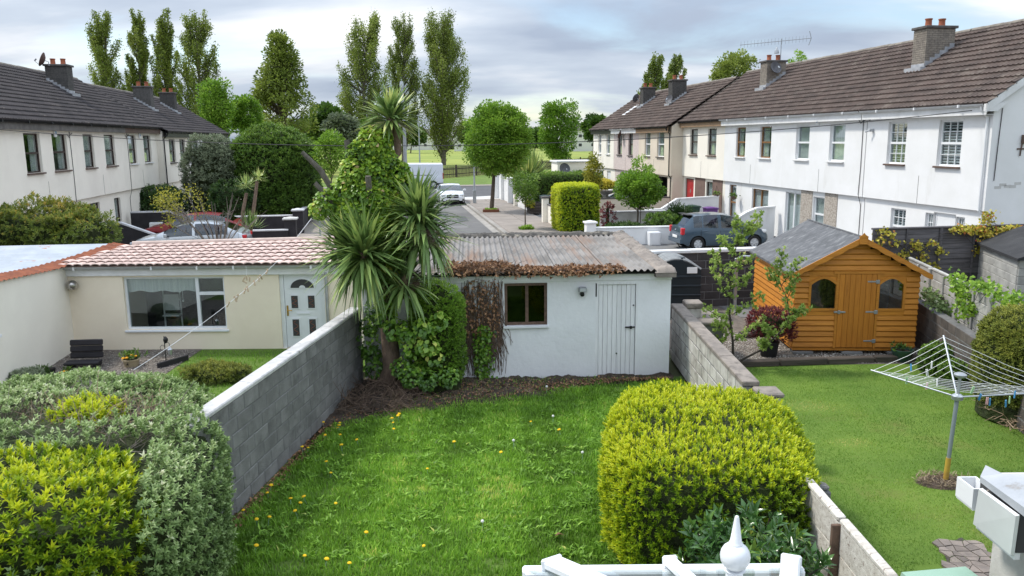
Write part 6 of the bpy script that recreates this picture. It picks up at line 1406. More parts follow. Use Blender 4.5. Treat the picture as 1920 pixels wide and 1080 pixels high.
n = 330; P = np.array([tuple(gw_(g.uniform(gx(870), gx(936)), -.05 - .04 * g.random(), z)) for z in g.uniform(.9, 2.0, n)]); leaves('dead_leaves', P, rdir(g, n) + [0, 0, -.6], rdir(g, n) + [0, -1, 0], .065 * g.uniform(.6, 1.2, n), .045, .4 + .6 * g.random(n), 'lf_dead', dc, True, 5, .3)
n = 420; P = np.array([tuple(gw_(g.normal() * .09 + gx(905), -.06 - .05 * g.random(), z)) for z in g.uniform(.05, 1.1, n)]); leaves('green_leaves', P, rdir(g, n) + [0, 0, -.6], rdir(g, n) + [0, -1, .3], .08 * g.uniform(.6, 1.2, n), .065, np.clip(.4 + .2 * g.normal(size=n), 0, 1), 'lf_ivy', dc, True, 5, .15)
twigs('creeper_tangle', None, gw_(gx(900, 500), .05, 2.17), (.45, .18, .03), 260, 72, 'twig', .3, .004, dc, .15)
# heap of pruned twigs on the soil, litter of leaves
twigs('twig_heap', 'heap of pruned brown twigs on the soil beside the block wall', (-2.35, 13.65, .10), (.42, .42, .06), 420, 73, 'twig', .42, .006, None, .12, .015)
twigs('scattered_twigs', 'loose twigs and stalks scattered over the soil bed', (-1.2, 14.1, .05), (1.0, .35, .02), 260, 74, 'twig_straw', .16, .0035, None, .05, .015)
n = 1500; x = g.uniform(-3, 3, n); y = soil_front(x) + g.beta(1.3, 1.6, n) * (14.8 - soil_front(x)); o = leaves('leaf_litter', np.stack([x, y, np.full(n, .075)], 1), rdir(g, n) * [1, 1, .3], rdir(g, n) * .5 + [0, 0, 1], .055 * g.uniform(.5, 1.3, n), .035, g.random(n), 'lf_dead', None, True, 4, .3); tag(o, 'dry leaf litter on the soil by the garage', 'leaf litter', None, 'stuff')
n = 800; y = g.uniform(8.4, 13, n); o = leaves('wall_litter', np.stack([WX(y) + .03 + .20 * g.random(n) ** 1.5, y, np.full(n, .03)], 1), rdir(g, n) * [1, 1, .3], rdir(g, n) * .5 + [0, 0, 1], .05, .035, g.random(n), 'lf_dead', None, True, 4, .3); tag(o, 'line of dead leaves along the foot of the block wall', 'leaf litter', None, 'stuff')
grass('soil_weeds', 'thin weeds and straw in the soil bed', 2600, lambda P: P[:, 1] > soil_front(P[:, 0]) - .2, (-2.0, 3.0, 12.9, 14.9), .07, .008, 'lf_grass', 19, lambda P, c, g: .45 + .3 * g.normal(size=len(P)), .7, None, .05)

# ------------------------------------------------------------------ vehicles
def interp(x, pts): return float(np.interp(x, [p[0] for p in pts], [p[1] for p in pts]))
def car(name, label, cat, loc, rz, spec, paint, group=None):
    L, Wd = spec['L'], spec['W']; hw0 = Wd / 2; zs = spec.get('sill', .20); wr = spec['wr']; wxs = spec['wheels']; ar = wr + .055
    root = thing(name, label, cat, loc, rz, group)
    N = 84; xs = [L * (i / N) for i in range(N + 1)]; nlow = 9
    grid = []
    for x in xs:
        zt = interp(x, spec['top']); zb = min(interp(x, spec['belt']), zt - .004); hw = hw0 * interp(x / L, spec.get('plan', [(0, .80), (.03, .90), (.10, .97), (.3, 1), (.7, 1), (.9, .95), (.97, .86), (1, .74)]))
        zl = zs + interp(x / L, [(0, .16), (.06, .02), (.5, 0), (.94, .0), (1, .14)])
        sec = []
        for k in range(nlow + 1):
            u = k / nlow; z = zl + (zb - zl) * u; bul = 1 - .055 * (1 - min(1, u / .35)) ** 2 - .045 * max(0, (u - .6) / .4) ** 2
            sec.append((x, hw * bul, z))
        gh = max(0., min(1., (zt - zb) / .42)); ye = hw * (.955 + (spec.get('tumble', .76) - .955) * gh); ze = zb + (zt - zb) * (.90 if gh > .3 else .6)
        yb, zb2 = sec[-1][1], sec[-1][2]
        for k in (1, 2, 3):
            u = k / 3; bow = .03 * gh * math.sin(math.pi * u); sec.append((x, yb + (ye - yb) * u + bow * .5, zb2 + (ze - zb2) * u))
        for k in (1, 2, 3, 4):
            u = k / 4; sec.append((x, ye * (1 - u), ze + (zt - ze) * math.sin(u * math.pi / 2)))
        grid.append(sec)
    K = len(grid[0]); G = np.array(grid)
    wz = wr
    for wx in wxs:                                     # snap to the wheel-arch circle
        dx = G[:, :nlow + 1, 0] - wx; dz = G[:, :nlow + 1, 2] - wz; dd = np.hypot(dx, dz); m_ = (np.abs(dd - ar) < .05) & (dz > -.12)
        f = np.where(m_, ar / np.maximum(dd, 1e-6), 1.); G[:, :nlow + 1, 0] = wx + dx * f; G[:, :nlow + 1, 2] = wz + dz * f
    body, scr, rear, side, side2 = MB(), MB(), MB(), MB(), MB()
    slope = np.gradient(np.array([interp(x, spec['top']) for x in xs]), L / N); w0, w1 = spec['glass']
    for i in range(N):
        xm = (xs[i] + xs[i + 1]) / 2; ztm = interp(xm, spec['top']); zbm = interp(xm, spec['belt'])
        for k in range(K - 1):
            q = [G[i, k], G[i + 1, k], G[i + 1, k + 1], G[i, k + 1]]; c = sum(q) / 4
            if k < nlow and any(math.hypot(c[0] - wx, c[2] - wz) < ar - .004 for wx in wxs): continue
            tgt = body
            if nlow <= k < nlow + 3 and ztm - zbm > .16 and w0 < xm < w1 and not any(a < xm < b for a, b in spec['pillars']): tgt = side
            elif k >= nlow + 3 and ztm - zbm > .05 and xm > spec['screen'][0] and xm < spec['screen'][1] and slope[i] < -.2: tgt = scr
            elif k >= nlow + 3 and spec.get('rearscreen') and spec['rearscreen'][0] < xm < spec['rearscreen'][1] and c[2] > spec.get('rear_z', .9): tgt = rear
            tgt.face(q); (side2 if tgt is side else tgt).face([(p[0], -p[1], p[2]) for p in q[::-1]])
    for e_, sgn in ((0, 1), (N, -1)):
        a = [tuple(G[e_, k]) for k in range(K)]; b = [(p[0], -p[1], p[2]) for p in a[::-1]]; loop = a + b[1:]
        body.face(loop if sgn > 0 else loop[::-1])
    def fin(mb, nm, mt):
        if not mb.f: return None
        me = mb.mesh(nm, mt); import bmesh as bm_
        b_ = bm_.new(); b_.from_mesh(me); bm_.ops.remove_doubles(b_, verts=b_.verts, dist=.0006); bm_.ops.recalc_face_normals(b_, faces=b_.faces); b_.to_mesh(me); b_.free()
        me.polygons.foreach_set('use_smooth', [True] * len(me.polygons)); me.set_sharp_from_angle(angle=R(42)); return link(nm, me, root)
    bo = fin(body, 'body', paint); fin(scr, 'windscreen', 'car_glass'); fin(rear, 'rear_window', 'car_glass'); fin(side, 'side_window', 'car_glass'); fin(side2, 'side_window', 'car_glass')
    zf = interp(L * .5, spec['belt']) - .25
    MB().box(L * .2, L * .72, -hw0 * .78, hw0 * .78, zs + .05, zf).build('cabin_floor', 'car_black', root)
    for sx in (.36, .56):
        for sy in (-1, 1): MB().cbox(L * sx - .12, L * sx + .05, sy * hw0 * .45 - .22, sy * hw0 * .45 + .22, zf, zf + .42, .05).build('seat', 'car_black', root)
    for wx in wxs:
        for sy in (-1, 1):
            y = sy * (hw0 - .105); X = Matrix.Translation((wx, y, wr)) @ Matrix.Rotation(R(-90) * sy, 4, 'X')
            w = MB(); w.lathe([(wr * .62, .09), (wr * .93, .10), (wr, .07), (wr, -.07), (wr * .93, -.09), (wr * .6, -.09)], 26, X=X, cap=False); wh = w.build('wheel', 'tyre', root, smooth=True)
            r_ = MB(); r_.lathe([(wr * .66, .085), (wr * .60, .07), (wr * .58, .03), (wr * .2, .05), (.001, .055)], 22, X=X, cap=False)
            for k in range(spec.get('spokes', 6)):
                a = 2 * math.pi * k / spec.get('spokes', 6); Xs = X @ Matrix.Rotation(a, 4, 'Z'); r_.cbox(.02, wr * .62, -.028, .028, .05, .082, .008, X=Xs)
            r_.build('rim', 'rim', wh, smooth=True)
            MB().lathe([(ar + .02, -.30), (ar + .02, -.02)], 22, X=Matrix.Translation((wx, sy * (hw0 - .05), wr)) @ Matrix.Rotation(R(-90) * sy, 4, 'X'), cap=False).build('wheel_arch', 'car_black', root)
            MB().lathe([(.001, 0), (wr * .58, 0)], 18, X=Matrix.Translation((wx, sy * (hw0 - .10), wr)) @ Matrix.Rotation(R(-90) * sy, 4, 'X'), cap=False).build('brake_disc', 'car_black', wh)
    for sy in (-1, 1):
        if 'mirror' in spec:
            mx_, mz = spec['mirror']; q = MB(); q.cbox(mx_ - .06, mx_ + .06, sy * (hw0 + .09) - .09, sy * (hw0 + .09) + .09, mz, mz + .14, .03); q.tube([(mx_, sy * hw0 * .93, mz + .02), (mx_, sy * (hw0 + .04), mz + .05)], .025, 6); q.build('wing_mirror', spec.get('mirmat', paint), root, smooth=True)
        for hx in spec.get('handles', ()): MB().cbox(hx - .09, hx + .09, sy * (hw0 * .985) - .012, sy * (hw0 * .985) + .03 * 0 + .012, spec['hz'], spec['hz'] + .035, .008).build('door_handle', paint, root)
        for sx in spec.get('seams', ()):
            zt_ = interp(sx, spec['belt']); MB().box(sx - .006, sx + .006, sy * hw0 * .99 - .004, sy * hw0 * .99 + .004, zs + .12, zt_ - .1).build('door_seam', 'car_black', root)
        for (nm, mt, x0, x1, y0, y1, z0, z1) in spec.get('lights', ()):
            q = MB(); ya, yb_ = sorted((sy * y0, sy * y1)); q.cbox(x0, x1, ya, yb_, z0, z1, min(.03, (z1 - z0) * .3, (x1 - x0) * .3)); q.build(nm, mt, root, smooth=True)
    for (nm, mt, x0, x1, y0, y1, z0, z1) in spec.get('mid', ()): MB().cbox(x0, x1, y0, y1, z0, z1, min(.012, (x1 - x0) * .3, (z1 - z0) * .3)).build(nm, mt, root)
    return root
HATCH = dict(L=3.8, W=1.67, wr=.29, wheels=(.68, 3.13), top=[(0, .62), (.04, .92), (.10, 1.02), (.42, 1.40), (.62, 1.475), (1.2, 1.515), (1.7, 1.51), (2.15, 1.44), (2.55, 1.22), (2.9, 1.0), (3.2, .93), (3.5, .84), (3.7, .72), (3.8, .58)],
    belt=[(0, .60), (.08, .88), (.5, .96), (1.2, .94), (2.2, .90), (2.9, .90), (3.4, .80), (3.8, .55)], glass=(.48, 2.62), pillars=((1.55, 1.68), (.86, .90), (2.5, 2.7)), screen=(1.95, 2.95), rearscreen=(.10, .48), rear_z=.98, mirror=(2.42, .90), handles=(.98, 1.86), hz=.80, seams=(1.63, .80, 2.62),
    lights=(('tail_light', 'lamp_red', -.012, .15, .57, .745, .66, .95), ('headlight', 'lamp_clear', 3.42, 3.70, .50, .73, .66, .80)), mid=(('number_plate', 'plate_white', -.03, -.008, -.26, .26, .50, .61), ('rear_bumper', 'paint_blue', -.045, .10, -.70, .70, .30, .48), ('spoiler', 'car_black', .30, .55, -.55, .55, 1.44, 1.465), ('tailgate_badge', 'chrome', -.012, .02, -.05, .05, .80, .86)))
SALOON = dict(L=4.75, W=1.85, wr=.33, wheels=(.98, 3.85), top=[(0, .70), (.05, .98), (.5, 1.06), (1.3, 1.38), (1.9, 1.45), (2.5, 1.44), (2.9, 1.36), (3.65, 1.02), (4.2, .95), (4.55, .84), (4.68, .70), (4.75, .58)],
    belt=[(0, .66), (.2, .94), (1.2, .98), (2.5, .95), (3.5, .93), (4.3, .84), (4.75, .55)], glass=(.95, 3.45), pillars=((2.1, 2.2), (3.3, 3.5)), screen=(2.75, 3.75), rearscreen=(.55, 1.45), rear_z=1.04, mirror=(3.2, .95), handles=(1.75, 2.75), hz=.84, seams=(2.16, 1.3, 3.2),
    lights=(('headlight', 'lamp_clear', 4.45, 4.68, .50, .80, .66, .78), ('fog_intake', 'car_black', 4.60, 4.74, .52, .80, .32, .48), ('tail_light', 'lamp_red', -.015, .14, .52, .82, .72, .88)), mid=(('grille', 'grille', 4.62, 4.765, -.42, .42, .54, .76), ('grille_bar', 'chrome', 4.755, 4.78, -.40, .40, .63, .66), ('number_plate', 'plate_white', 4.765, 4.785, -.26, .26, .42, .52), ('lower_intake', 'car_black', 4.70, 4.76, -.48, .48, .28, .40), ('badge', 'chrome', 4.765, 4.79, -.08, .08, .57, .73), ('rear_plate', 'plate_white', -.02, -.005, -.26, .26, .60, .71)))
COUPE = dict(SALOON, L=4.5, wheels=(.9, 3.6), top=[(0, .72), (.05, 1.0), (.35, 1.12), (.9, 1.40), (1.6, 1.49), (2.2, 1.47), (2.7, 1.36), (3.45, 1.03), (3.95, .93), (4.3, .80), (4.5, .58)], belt=[(0, .66), (.2, .98), (1.2, 1.0), (2.5, .96), (3.4, .92), (4.1, .80), (4.5, .55)], glass=(.7, 3.25), screen=(2.55, 3.5), rearscreen=(.36, .95), rear_z=1.08, pillars=((1.95, 2.05), (3.1, 3.3)), mirror=(3.0, .95), handles=(1.6, 2.6), seams=(2.0, 1.1, 3.0),
    lights=(('headlight', 'lamp_clear', 4.18, 4.42, .50, .78, .62, .76), ('tail_light', 'lamp_red', -.01, .22, .60, .80, .80, .95)), mid=(('grille', 'grille', 4.40, 4.51, -.4, .4, .5, .66), ('number_plate', 'plate_white', -.02, -.005, -.26, .26, .58, .69)))
VAN = dict(L=5.5, W=1.98, wr=.36, sill=.3, tumble=.90, wheels=(.95, 4.4), top=[(0, 2.36), (.05, 2.42), (3.4, 2.46), (4.0, 2.36), (4.75, 1.35), (5.2, 1.12), (5.42, .9), (5.5, .7)], belt=[(0, 1.28), (3.9, 1.28), (4.7, 1.2), (5.3, .95), (5.5, .68)], plan=[(0, .94), (.02, .985), (.5, 1), (.9, .97), (1, .8)], glass=(3.55, 4.55), pillars=(), screen=(3.9, 4.8), mirror=(4.35, 1.3), seams=(), lights=(('tail_light', 'lamp_red', -.015, .04, .86, .98, .9, 1.5), ('headlight', 'lamp_clear', 5.1, 5.4, .6, .9, .8, 1.0), ('slide_rail', 'grille', 1.0, 2.9, .985, 1.0, 1.27, 1.31), ('rear_sill', 'car_black', -.03, .65, .86, 1.0, .30, .52)), mid=(('number_plate', 'plate_white', -.02, -.004, -.26, .26, .6, .71), ('door_gap', 'car_black', -.012, -.002, -.006, .006, .5, 2.3)), spokes=5)
def local_at(s, t, z, rz, spec): 
    c = ST(s, t, z); d = Vector((math.cos(rz), math.sin(rz), 0)); return c - d * spec['L'] / 2
RT = R(9); RTm = R(189)
car('blue_hatchback', 'blue hatchback parked on the drive of the white terrace', 'car', local_at(31.75, 13.85, .02, RT, HATCH), RT, HATCH, 'paint_blue')
car('white_saloon', 'white saloon car parked at the kerb facing up the road', 'car', local_at(59.7, 4.85, -.04, ROT_R, SALOON), ROT_R, SALOON, 'paint_white')
car('silver_car', 'silver car parked behind the pink pantile roof', 'car', local_at(33.9, -7.75, -.02, RTm, COUPE), RTm, COUPE, 'paint_silver')
car('dark_red_car', 'dark red car parked beyond the silver car', 'car', local_at(38.1, -8.6, -.02, RTm, COUPE), RTm, COUPE, 'paint_red')
HATCH2 = dict(HATCH, mid=(('number_plate', 'plate_white', -.03, -.008, -.26, .26, .50, .61),))
car('scarlet_car', 'bright red car half hidden behind the square golden hedge', 'car', local_at(50.6, 12.2, .02, RT, HATCH2), RT, HATCH2, 'paint_scarlet')
car('black_car', 'black car glimpsed between the square hedge and the leafy tree', 'car', local_at(46.3, 14.1, .02, RTm, HATCH2), RTm, HATCH2, 'car_black')
car('white_van', 'white panel van parked across the end of the road', 'van', local_at(79.3, 3.0, -.04, RTm, VAN), RTm, VAN, 'van_white')
for (nm, lb, s, t, pm) in (('far_car', 'tiny pale car parked beyond the park by the distant hedge', 420, 20, 'paint_silver'),): pass

# ------------------------------------------------------------------ street furniture, front garden walls, bins
lp = thing('street_lamp', 'grey steel street lamp beside the white car with a fat base', 'street lamp', ST(57.6, 6.45, .07), ROT_R)
MB().cbox(-.13, .13, -.11, .11, 0, .95, .015).build('base_box', 'metal_grey', lp); MB().tube([(0, 0, .9), (0, 0, 1.0), (0, 0, 4.6)], [.09, .065, .045], 10).build('column', 'galv', lp, smooth=True); MB().tube([(0, 0, 4.55), (-.02, 0, 4.72)], [.06, .03], 8).build('top_cap', 'metal_grey', lp); MB().box(-.1, .1, -.12, -.112, .15, .8).build('door', 'galv', lp)
p = GP(760, 330); tp = thing('tall_pole', 'tall pale mast rising behind the palm crown beside the white van', 'pole', ST(70, 2.2, 0) if False else (AT(760, 300, 66).x, 66, 0))
zt = AT(757, 155, 66).z; MB().tube([(0, 0, -.05), (0, 0, zt * .6), (-.1, 0, zt)], [.16, .13, .11], 10).build('mast', 'metal_grey', tp, smooth=True); MB().lathe([(.16, 0), (.17, .25), (.12, .5)], 10, (-.1, 0, zt - .4)).build('head', 'galv', tp, smooth=True)
a = AT(787, 300, 90); lp2 = thing('park_lamp', 'thin green lamp post between the tall mast and the big poplar', 'street lamp', (a.x, 90, 0)); zt = AT(786, 218, 90).z; MB().tube([(0, 0, -.05), (0, 0, zt)], [.09, .06], 8).build('column', 'galv', lp2, smooth=True); MB().cbox(-.15, .15, -.2, .5, zt, zt + .12, .03).build('lantern', 'metal_grey', lp2)
# front garden walls and pillars, road side of the white terrace
def pillar(s, t, h, label, m='ivory_render', capm='sill_grey', w=.34, capw=.05, rz=ROT_R, z=.05):
    o = thing('gate_pillar', label, 'gate pillar', ST(s, t, z), rz); MB().cbox(-w / 2, w / 2, -w / 2, w / 2, 0, h, .012).build('shaft', m, o); q = MB(); q.cbox(-w / 2 - capw, w / 2 + capw, -w / 2 - capw, w / 2 + capw, h, h + .08, .015); q.raw([(-w / 2, -w / 2, h + .08), (w / 2, -w / 2, h + .08), (w / 2, w / 2, h + .08), (-w / 2, w / 2, h + .08), (0, 0, h + .14)], [(0, 1, 4), (1, 2, 4), (2, 3, 4), (3, 0, 4)]); q.build('cap', capm, o); return o
def low_wall(name, label, a, b, h, m, capm, th=.2, z=.02, capw=.03, step=None, cat='wall'):
    p0, p1 = ST(*a), ST(*b); rz, L = frame2(p0, p1); o = thing(name, label, cat, (p0.x, p0.y, z), rz)
    if step:                                  # heights along the wall
        pts = [(u * L, hh) for u, hh in step]; q = MB(); q.prism([(0, 0), (L, 0)] + [(x, hh) for x, hh in pts[::-1]], 0, th, 'xz'); q.build('body', m, o)
        q = MB(); q.prism([(x, hh) for x, hh in pts] + [(x, hh + .07) for x, hh in pts[::-1]], -capw, th + capw, 'xz'); q.build('coping', capm, o)
    else:
        MB().cbox(0, L, 0, th, 0, h, .012).build('body', m, o); MB().cbox(-.02, L + .02, -capw, th + capw, h, h + .07, .015).build('coping', capm, o)
    return o
pillar(43.3, 8.75, 1.35, 'ivory gate pillar with dark cap beside the square golden hedge')
pillar(54.6, 9.0, 1.45, 'ivory gate pillar behind the small pavement tree'); pillar(57.4, 9.0, 1.75, 'taller white gate pillar beyond the slatted planter', 'white_render', 'white_trim'); pillar(60.2, 8.9, 2.0, 'white gate pillar second from the street corner', 'white_render', 'white_trim'); pillar(62.6, 8.8, 2.1, 'white gate pillar at the street corner by the lamp post', 'white_render', 'white_trim', .5)
low_wall('garden_wall', 'cream front wall between pillar and square hedge', (43.2, 8.85), (40.2, 8.85), 1.0, 'ivory_render', 'sill_grey'); low_wall('garden_wall', 'white front wall behind the slatted planter', (54.5, 9.05), (50.6, 9.2), 1.1, 'white_render', 'sill_grey'); low_wall('garden_wall', 'white front wall between the two taller pillars', (60.1, 8.95), (57.5, 9.05), 1.55, 'white_render', 'white_trim'); low_wall('garden_wall', 'white curved wall end at the street corner', (62.4, 8.9), (60.4, 8.95), 1.75, 'white_render', 'white_trim')
low_wall('garden_wall', 'grey garden dividing wall behind the leafy tree', (38.4, 10.7), (38.4, 15.2), .95, 'chalky', 'coping_paint'); low_wall('garden_wall', 'white dividing wall rising in a ramp beside the red door', (39.3, 13.0), (39.3, 17.1), 1.0, 'white_render', 'white_trim', step=[(0, .9), (.25, .95), (.45, 1.45), (1, 1.55)])
low_wall('garden_wall', 'beige dividing wall beyond the leafy tree', (44.6, 12.2), (44.6, 16.4), 1.15, 'beige_render', 'sill_grey')
low_wall('garden_wall', 'white ramped wall in front of the glazed porch', (33.2, 15.0), (33.2, 17.1), 1.0, 'white_render', 'white_trim', step=[(0, .8), (.35, 1.25), (.6, 1.45), (1, 1.5)])
low_wall('garden_wall', 'white low wall with coping beside the blue car', (33.6, 8.6), (33.3, 12.6), .72, 'white_render', 'white_trim'); pillar(33.5, 8.75, .95, 'white gate pillar with pyramid cap above the garage roof', 'white_render', 'white_trim', .42, .06)
mb_ = thing('meter_cabinet', 'white meter box against the low wall beside the blue car', 'cabinet', ST(33.15, 11.5, .02), ROT_R); MB().cbox(-.2, .2, -.25, .25, 0, .58, .015).build('case', 'white_plastic', mb_); MB().cbox(.2, .212, -.22, .22, .04, .54, .004).build('door', 'white_trim', mb_)
# black walls on the other side of the road
low_wall('black_wall', 'black garden wall with white coping stepping down from the ivory terrace', (42.0, -12.4), (42.0, -7.9), 1.0, 'black_paint', 'coping_paint', step=[(0, 1.15), (.4, 1.15), (.72, .6), (1, .6)]); low_wall('black_wall', 'black garden wall ramping down behind the leafy bush', (36.0, -12.4), (36.0, -8.6), 1.0, 'black_paint', 'coping_paint', step=[(0, 1.2), (.35, 1.2), (.8, .5), (1, .5)])
low_wall('black_wall', 'long black wall with pale coping under the dark round shrub', (41.6, -7.9), (41.6, -4.3), .85, 'black_paint', 'coping_paint'); low_wall('black_wall', 'black wall with white coping running along the road', (41.8, -4.3), (47.5, -4.3), .9, 'black_paint', 'coping_paint'); low_wall('black_wall', 'lower black wall with white coping behind the small cabbage palm', (37.6, -6.6), (37.6, -4.4), .55, 'black_paint', 'coping_paint')
pillar(38.0, -4.3, 1.0, 'black gate pillar with rounded white cap above the pantile roof', 'black_paint', 'chalky', .5, .08); pillar(41.5, -4.3, 1.1, 'black gate pillar with pale flat cap at the road', 'black_paint', 'coping_paint', .5, .06)
mb_ = thing('meter_cabinet', 'white meter cabinet on the black wall by the dark red car', 'cabinet', ST(41.9, -11.2, -.02), ROT_R); MB().cbox(-.15, .15, -.3, .3, 0, .72, .015).build('case', 'white_plastic', mb_); MB().cbox(.15, .162, -.26, .26, .05, .66, .004).build('door', 'white_trim', mb_)
sg = AT(600, 430, 36.5); o = thing('sign_post', 'slim grey sign post at the road beside the palm', 'post', (sg.x, sg.y, 0)); MB().tube([(0, 0, 0), (0, 0, AT(598, 392, 36.5).z)], .04, 8).build('post', 'galv', o, smooth=True)
wire_between('stay_wire', 'pale stay wire slanting down beside the black wall', AT(590, 402, 37), AT(556, 446, 36), .0, .02, 4).data.materials[0] = M['coping_paint']
mh = thing('manhole_cover', 'square iron manhole cover set in the road before the white car', 'manhole cover', ST(50.5, 3.6, -.036), ROT_R); MB().cbox(-.35, .35, -.35, .35, 0, .012, .004).build('plate', 'grille', mh)
for i, (s_, t_, a_, b_) in enumerate(((46, 4.2, 3.2, .7), (42.5, 2.9, 1.2, 1.6), (53, 2.4, 2.2, .9))):
    c_ = [ST(s_, t_), ST(s_ + a_, t_ + .1), ST(s_ + a_ - .1, t_ + b_), ST(s_ + .05, t_ + b_ - .1)]; sheet('road_patch', c_, -.0385 + i * .0003, 'asphalt_dark' if i != 1 else 'drive', label=['long dark tarmac patch in the road near the kerb', 'small square tarmac patch in the road', 'narrow tarmac patch in the middle of the road'][i])
# bins
def bin_(label, s, t, m, lidm=None, h=1.0, rz=ROT_R, loc=None, z=.03):
    o = thing('wheelie_bin', label, 'wheelie bin', loc if loc is not None else ST(s, t, z), rz)
    q = MB(); a, b = .22, .27; q.raw([(-a, -a, .06), (a, -a, .06), (a, a, .06), (-a, a, .06), (-b, -b - .03, h), (b, -b - .03, h), (b, b, h), (-b, b, h)], [(3, 2, 1, 0), (4, 5, 6, 7), (0, 1, 5, 4), (1, 2, 6, 5), (2, 3, 7, 6), (3, 0, 4, 7)]); q.build('body', m, o)
    q = MB(); n = 10; V = []
    for j in range(n + 1):
        v = j / n; y = -b - .06 + (2 * b + .12) * v; V += [(-b - .03, y, h + .01), (-b - .02, y, h + .05), (-b + .08, y, h + .05 + .05 * math.sin(math.pi * v)), (b - .08, y, h + .05 + .05 * math.sin(math.pi * v)), (b + .02, y, h + .05), (b + .03, y, h + .01)]
    q.raw(V, [(j * 6 + k, j * 6 + k + 1, j * 6 + k + 7, j * 6 + k + 6) for j in range(n) for k in range(5)]); q.raw([V[k] for k in range(6)], [(5, 4, 3, 2, 1, 0)]); q.raw([V[n * 6 + k] for k in range(6)], [(0, 1, 2, 3, 4, 5)])
    q.cbox(-.08, .08, -b - .09, -b - .05, h + .02, h + .05, .008); q.build('lid', lidm or m, o, smooth=30)
    MB().tube([(-b, b + .05, h - .03), (b, b + .05, h - .03)], .018, 8).build('handle', lidm or m, o)
    for sx in (-1, 1): MB().lathe([(.001, -.025), (.10, -.025), (.10, .025), (.001, .025)], 14, X=Matrix.Translation((sx * .2, .24, .10)) @ Matrix.Rotation(R(90), 4, 'Y')).build('wheel', 'tyre', o)
    return o
bin_('dark green wheelie bin behind the slatted planter', 49.6, 10.0, 'bin_dark_green'); bin_('brown wheelie bin beside the slatted planter', 49.3, 10.55, 'bin_brown', 'bin_brown', .98); bin_('black wheelie bin behind the brown one', 50.4, 11.0, 'bin_black')
bin_('purple wheelie bin behind the roof of the blue car', 38.2, 16.2, 'bin_purple', None, 1.05); bin_('dark green wheelie bin beside the purple one', 38.3, 15.3, 'bin_dark_green', 'bin_dark_green', 1.15)
bp = GP(1762, 1066, 1.06); bin_('pale green wheelie bin whose lid shows beside the crazy paving', 0, 0, 'bin_green', None, 1.0, R(8), (bp.x, bp.y - .32, .0))
pl = thing('slatted_planter', 'dark slatted planter box under the small pavement tree', 'planter', ST(48.8, 9.15, .05), ROT_R)
for k in range(4):
    for sy in (-1, 1): MB().cbox(-.6, .6, sy * .34 - .015, sy * .34 + .015, .05 + k * .17, .05 + k * .17 + .14, .01).build('slat', 'sleeper', pl); MB().cbox(sy * .62 - .015, sy * .62 + .015, -.33, .33, .05 + k * .17, .05 + k * .17 + .14, .01).build('slat', 'sleeper', pl)
MB().box(-.58, .58, -.31, .31, .05, .62).build('soil', 'soil', pl)
bowl = thing('stone_bowl', 'wide pale stone bowl of yellow flowers in a front garden', 'planter bowl', ST(47.0, 13.2, .02)); MB().lathe([(.3, 0), (.12, .1), (.10, .9), (.2, 1.25), (.95, 1.5), (1.0, 1.56), (.9, 1.56), (.3, 1.4)], 20).build('bowl', 'chalky', bowl, smooth=True)
# picket fence along the park
pf_a, pf_b = ST(97.5, 6.2), ST(138, 36.5); rz, L = frame2(pf_a, pf_b); pk = thing('picket_fence', 'dark wooden picket fence along the edge of the park', 'fence', (pf_a.x, pf_a.y, -.04), rz)
pm = MB().prism([(-.055, 0), (.055, 0), (.055, 1.3), (0, 1.38), (-.055, 1.3)], -.012, .012, 'xz').mesh('picket', 'fence_wood'); n = int(L / .205)
for i in range(min(n, 250)): link('picket', pm, pk, loc=(i * .205, random.uniform(-.01, .01), random.uniform(-.03, .02)))
for z in (.35, 1.0): MB().box(0, L, .014, .07, z, z + .1).build('rail', 'fence_wood', pk)
for i in range(int(L / 5.0) + 1): MB().cbox(i * 5.0 - .09, i * 5.0 + .09, .02, .2, 0, 1.55, .015).build('post', 'fence_wood', pk)
sh2 = thing('garden_store', 'small flat-roofed white store with a grey door at the park end', 'store', ST(64.0, 15.0, 0), ROT_R); MB().cbox(-1.2, 1.2, -1.3, 1.6, 0, 2.75, .02).build('wall', 'ivory_render', sh2); MB().cbox(-1.35, 1.35, -1.42, 1.7, 2.75, 2.88, .02).build('roof_slab', 'white_trim', sh2); q = MB().cbox(1.2, 1.23, -.9, .0, .05, 2.0, .01); q.build('door', 'grey_door', sh2)
gd = thing('garden_dish', 'dark satellite dish standing behind the front hedge', 'satellite dish', ST(59.2, 13.4, 0)); MB().tube([(0, 0, 0), (0, 0, 2.1)], .05, 8).build('post', 'galv', gd); dish(gd, (0, -.1, 2.35), .42, R(20))
# distant houses beyond the park
def far_house(label, x, y0, y1, Y, w, dpt=9., rh=2.5):
    c = AT(x, y1, Y); h = AT(x, y0, Y).z; o = thing('distant_house', label, 'house', (c.x, Y, -.05)); MB().box(-w / 2, w / 2, 0, dpt, 0, h).build('wall', 'far_house', o)
    q = MB(); q.prism([(-.5, h), (dpt + .5, h), (dpt / 2, h + rh)], -w / 2 - .3, w / 2 + .3, 'yz'); q.build('roof', 'far_roof', o)
    for k in range(max(2, int(w / 4))):
        xx = -w / 2 + (k + .5) * w / max(2, int(w / 4))
        for zz in (h * .22, h * .65): f_ = MB().box(xx - .7, xx + .7, -.06, -.01, zz, zz + 1.3).build('window', 'frame_upvc', o); MB().box(xx - .6, xx + .6, -.08, -.062, zz + .1, zz + 1.2).build('pane', 'interior', f_)
far_house('distant white house seen past the trunk of the big poplar', 872, 250, 270, 330, 9, 9, 3); far_house('distant white house at the park edge behind the slender tree', 1088, 244, 268, 300, 14); far_house('distant pale house beyond the field left of the poplar', 780, 252, 272, 380, 22)
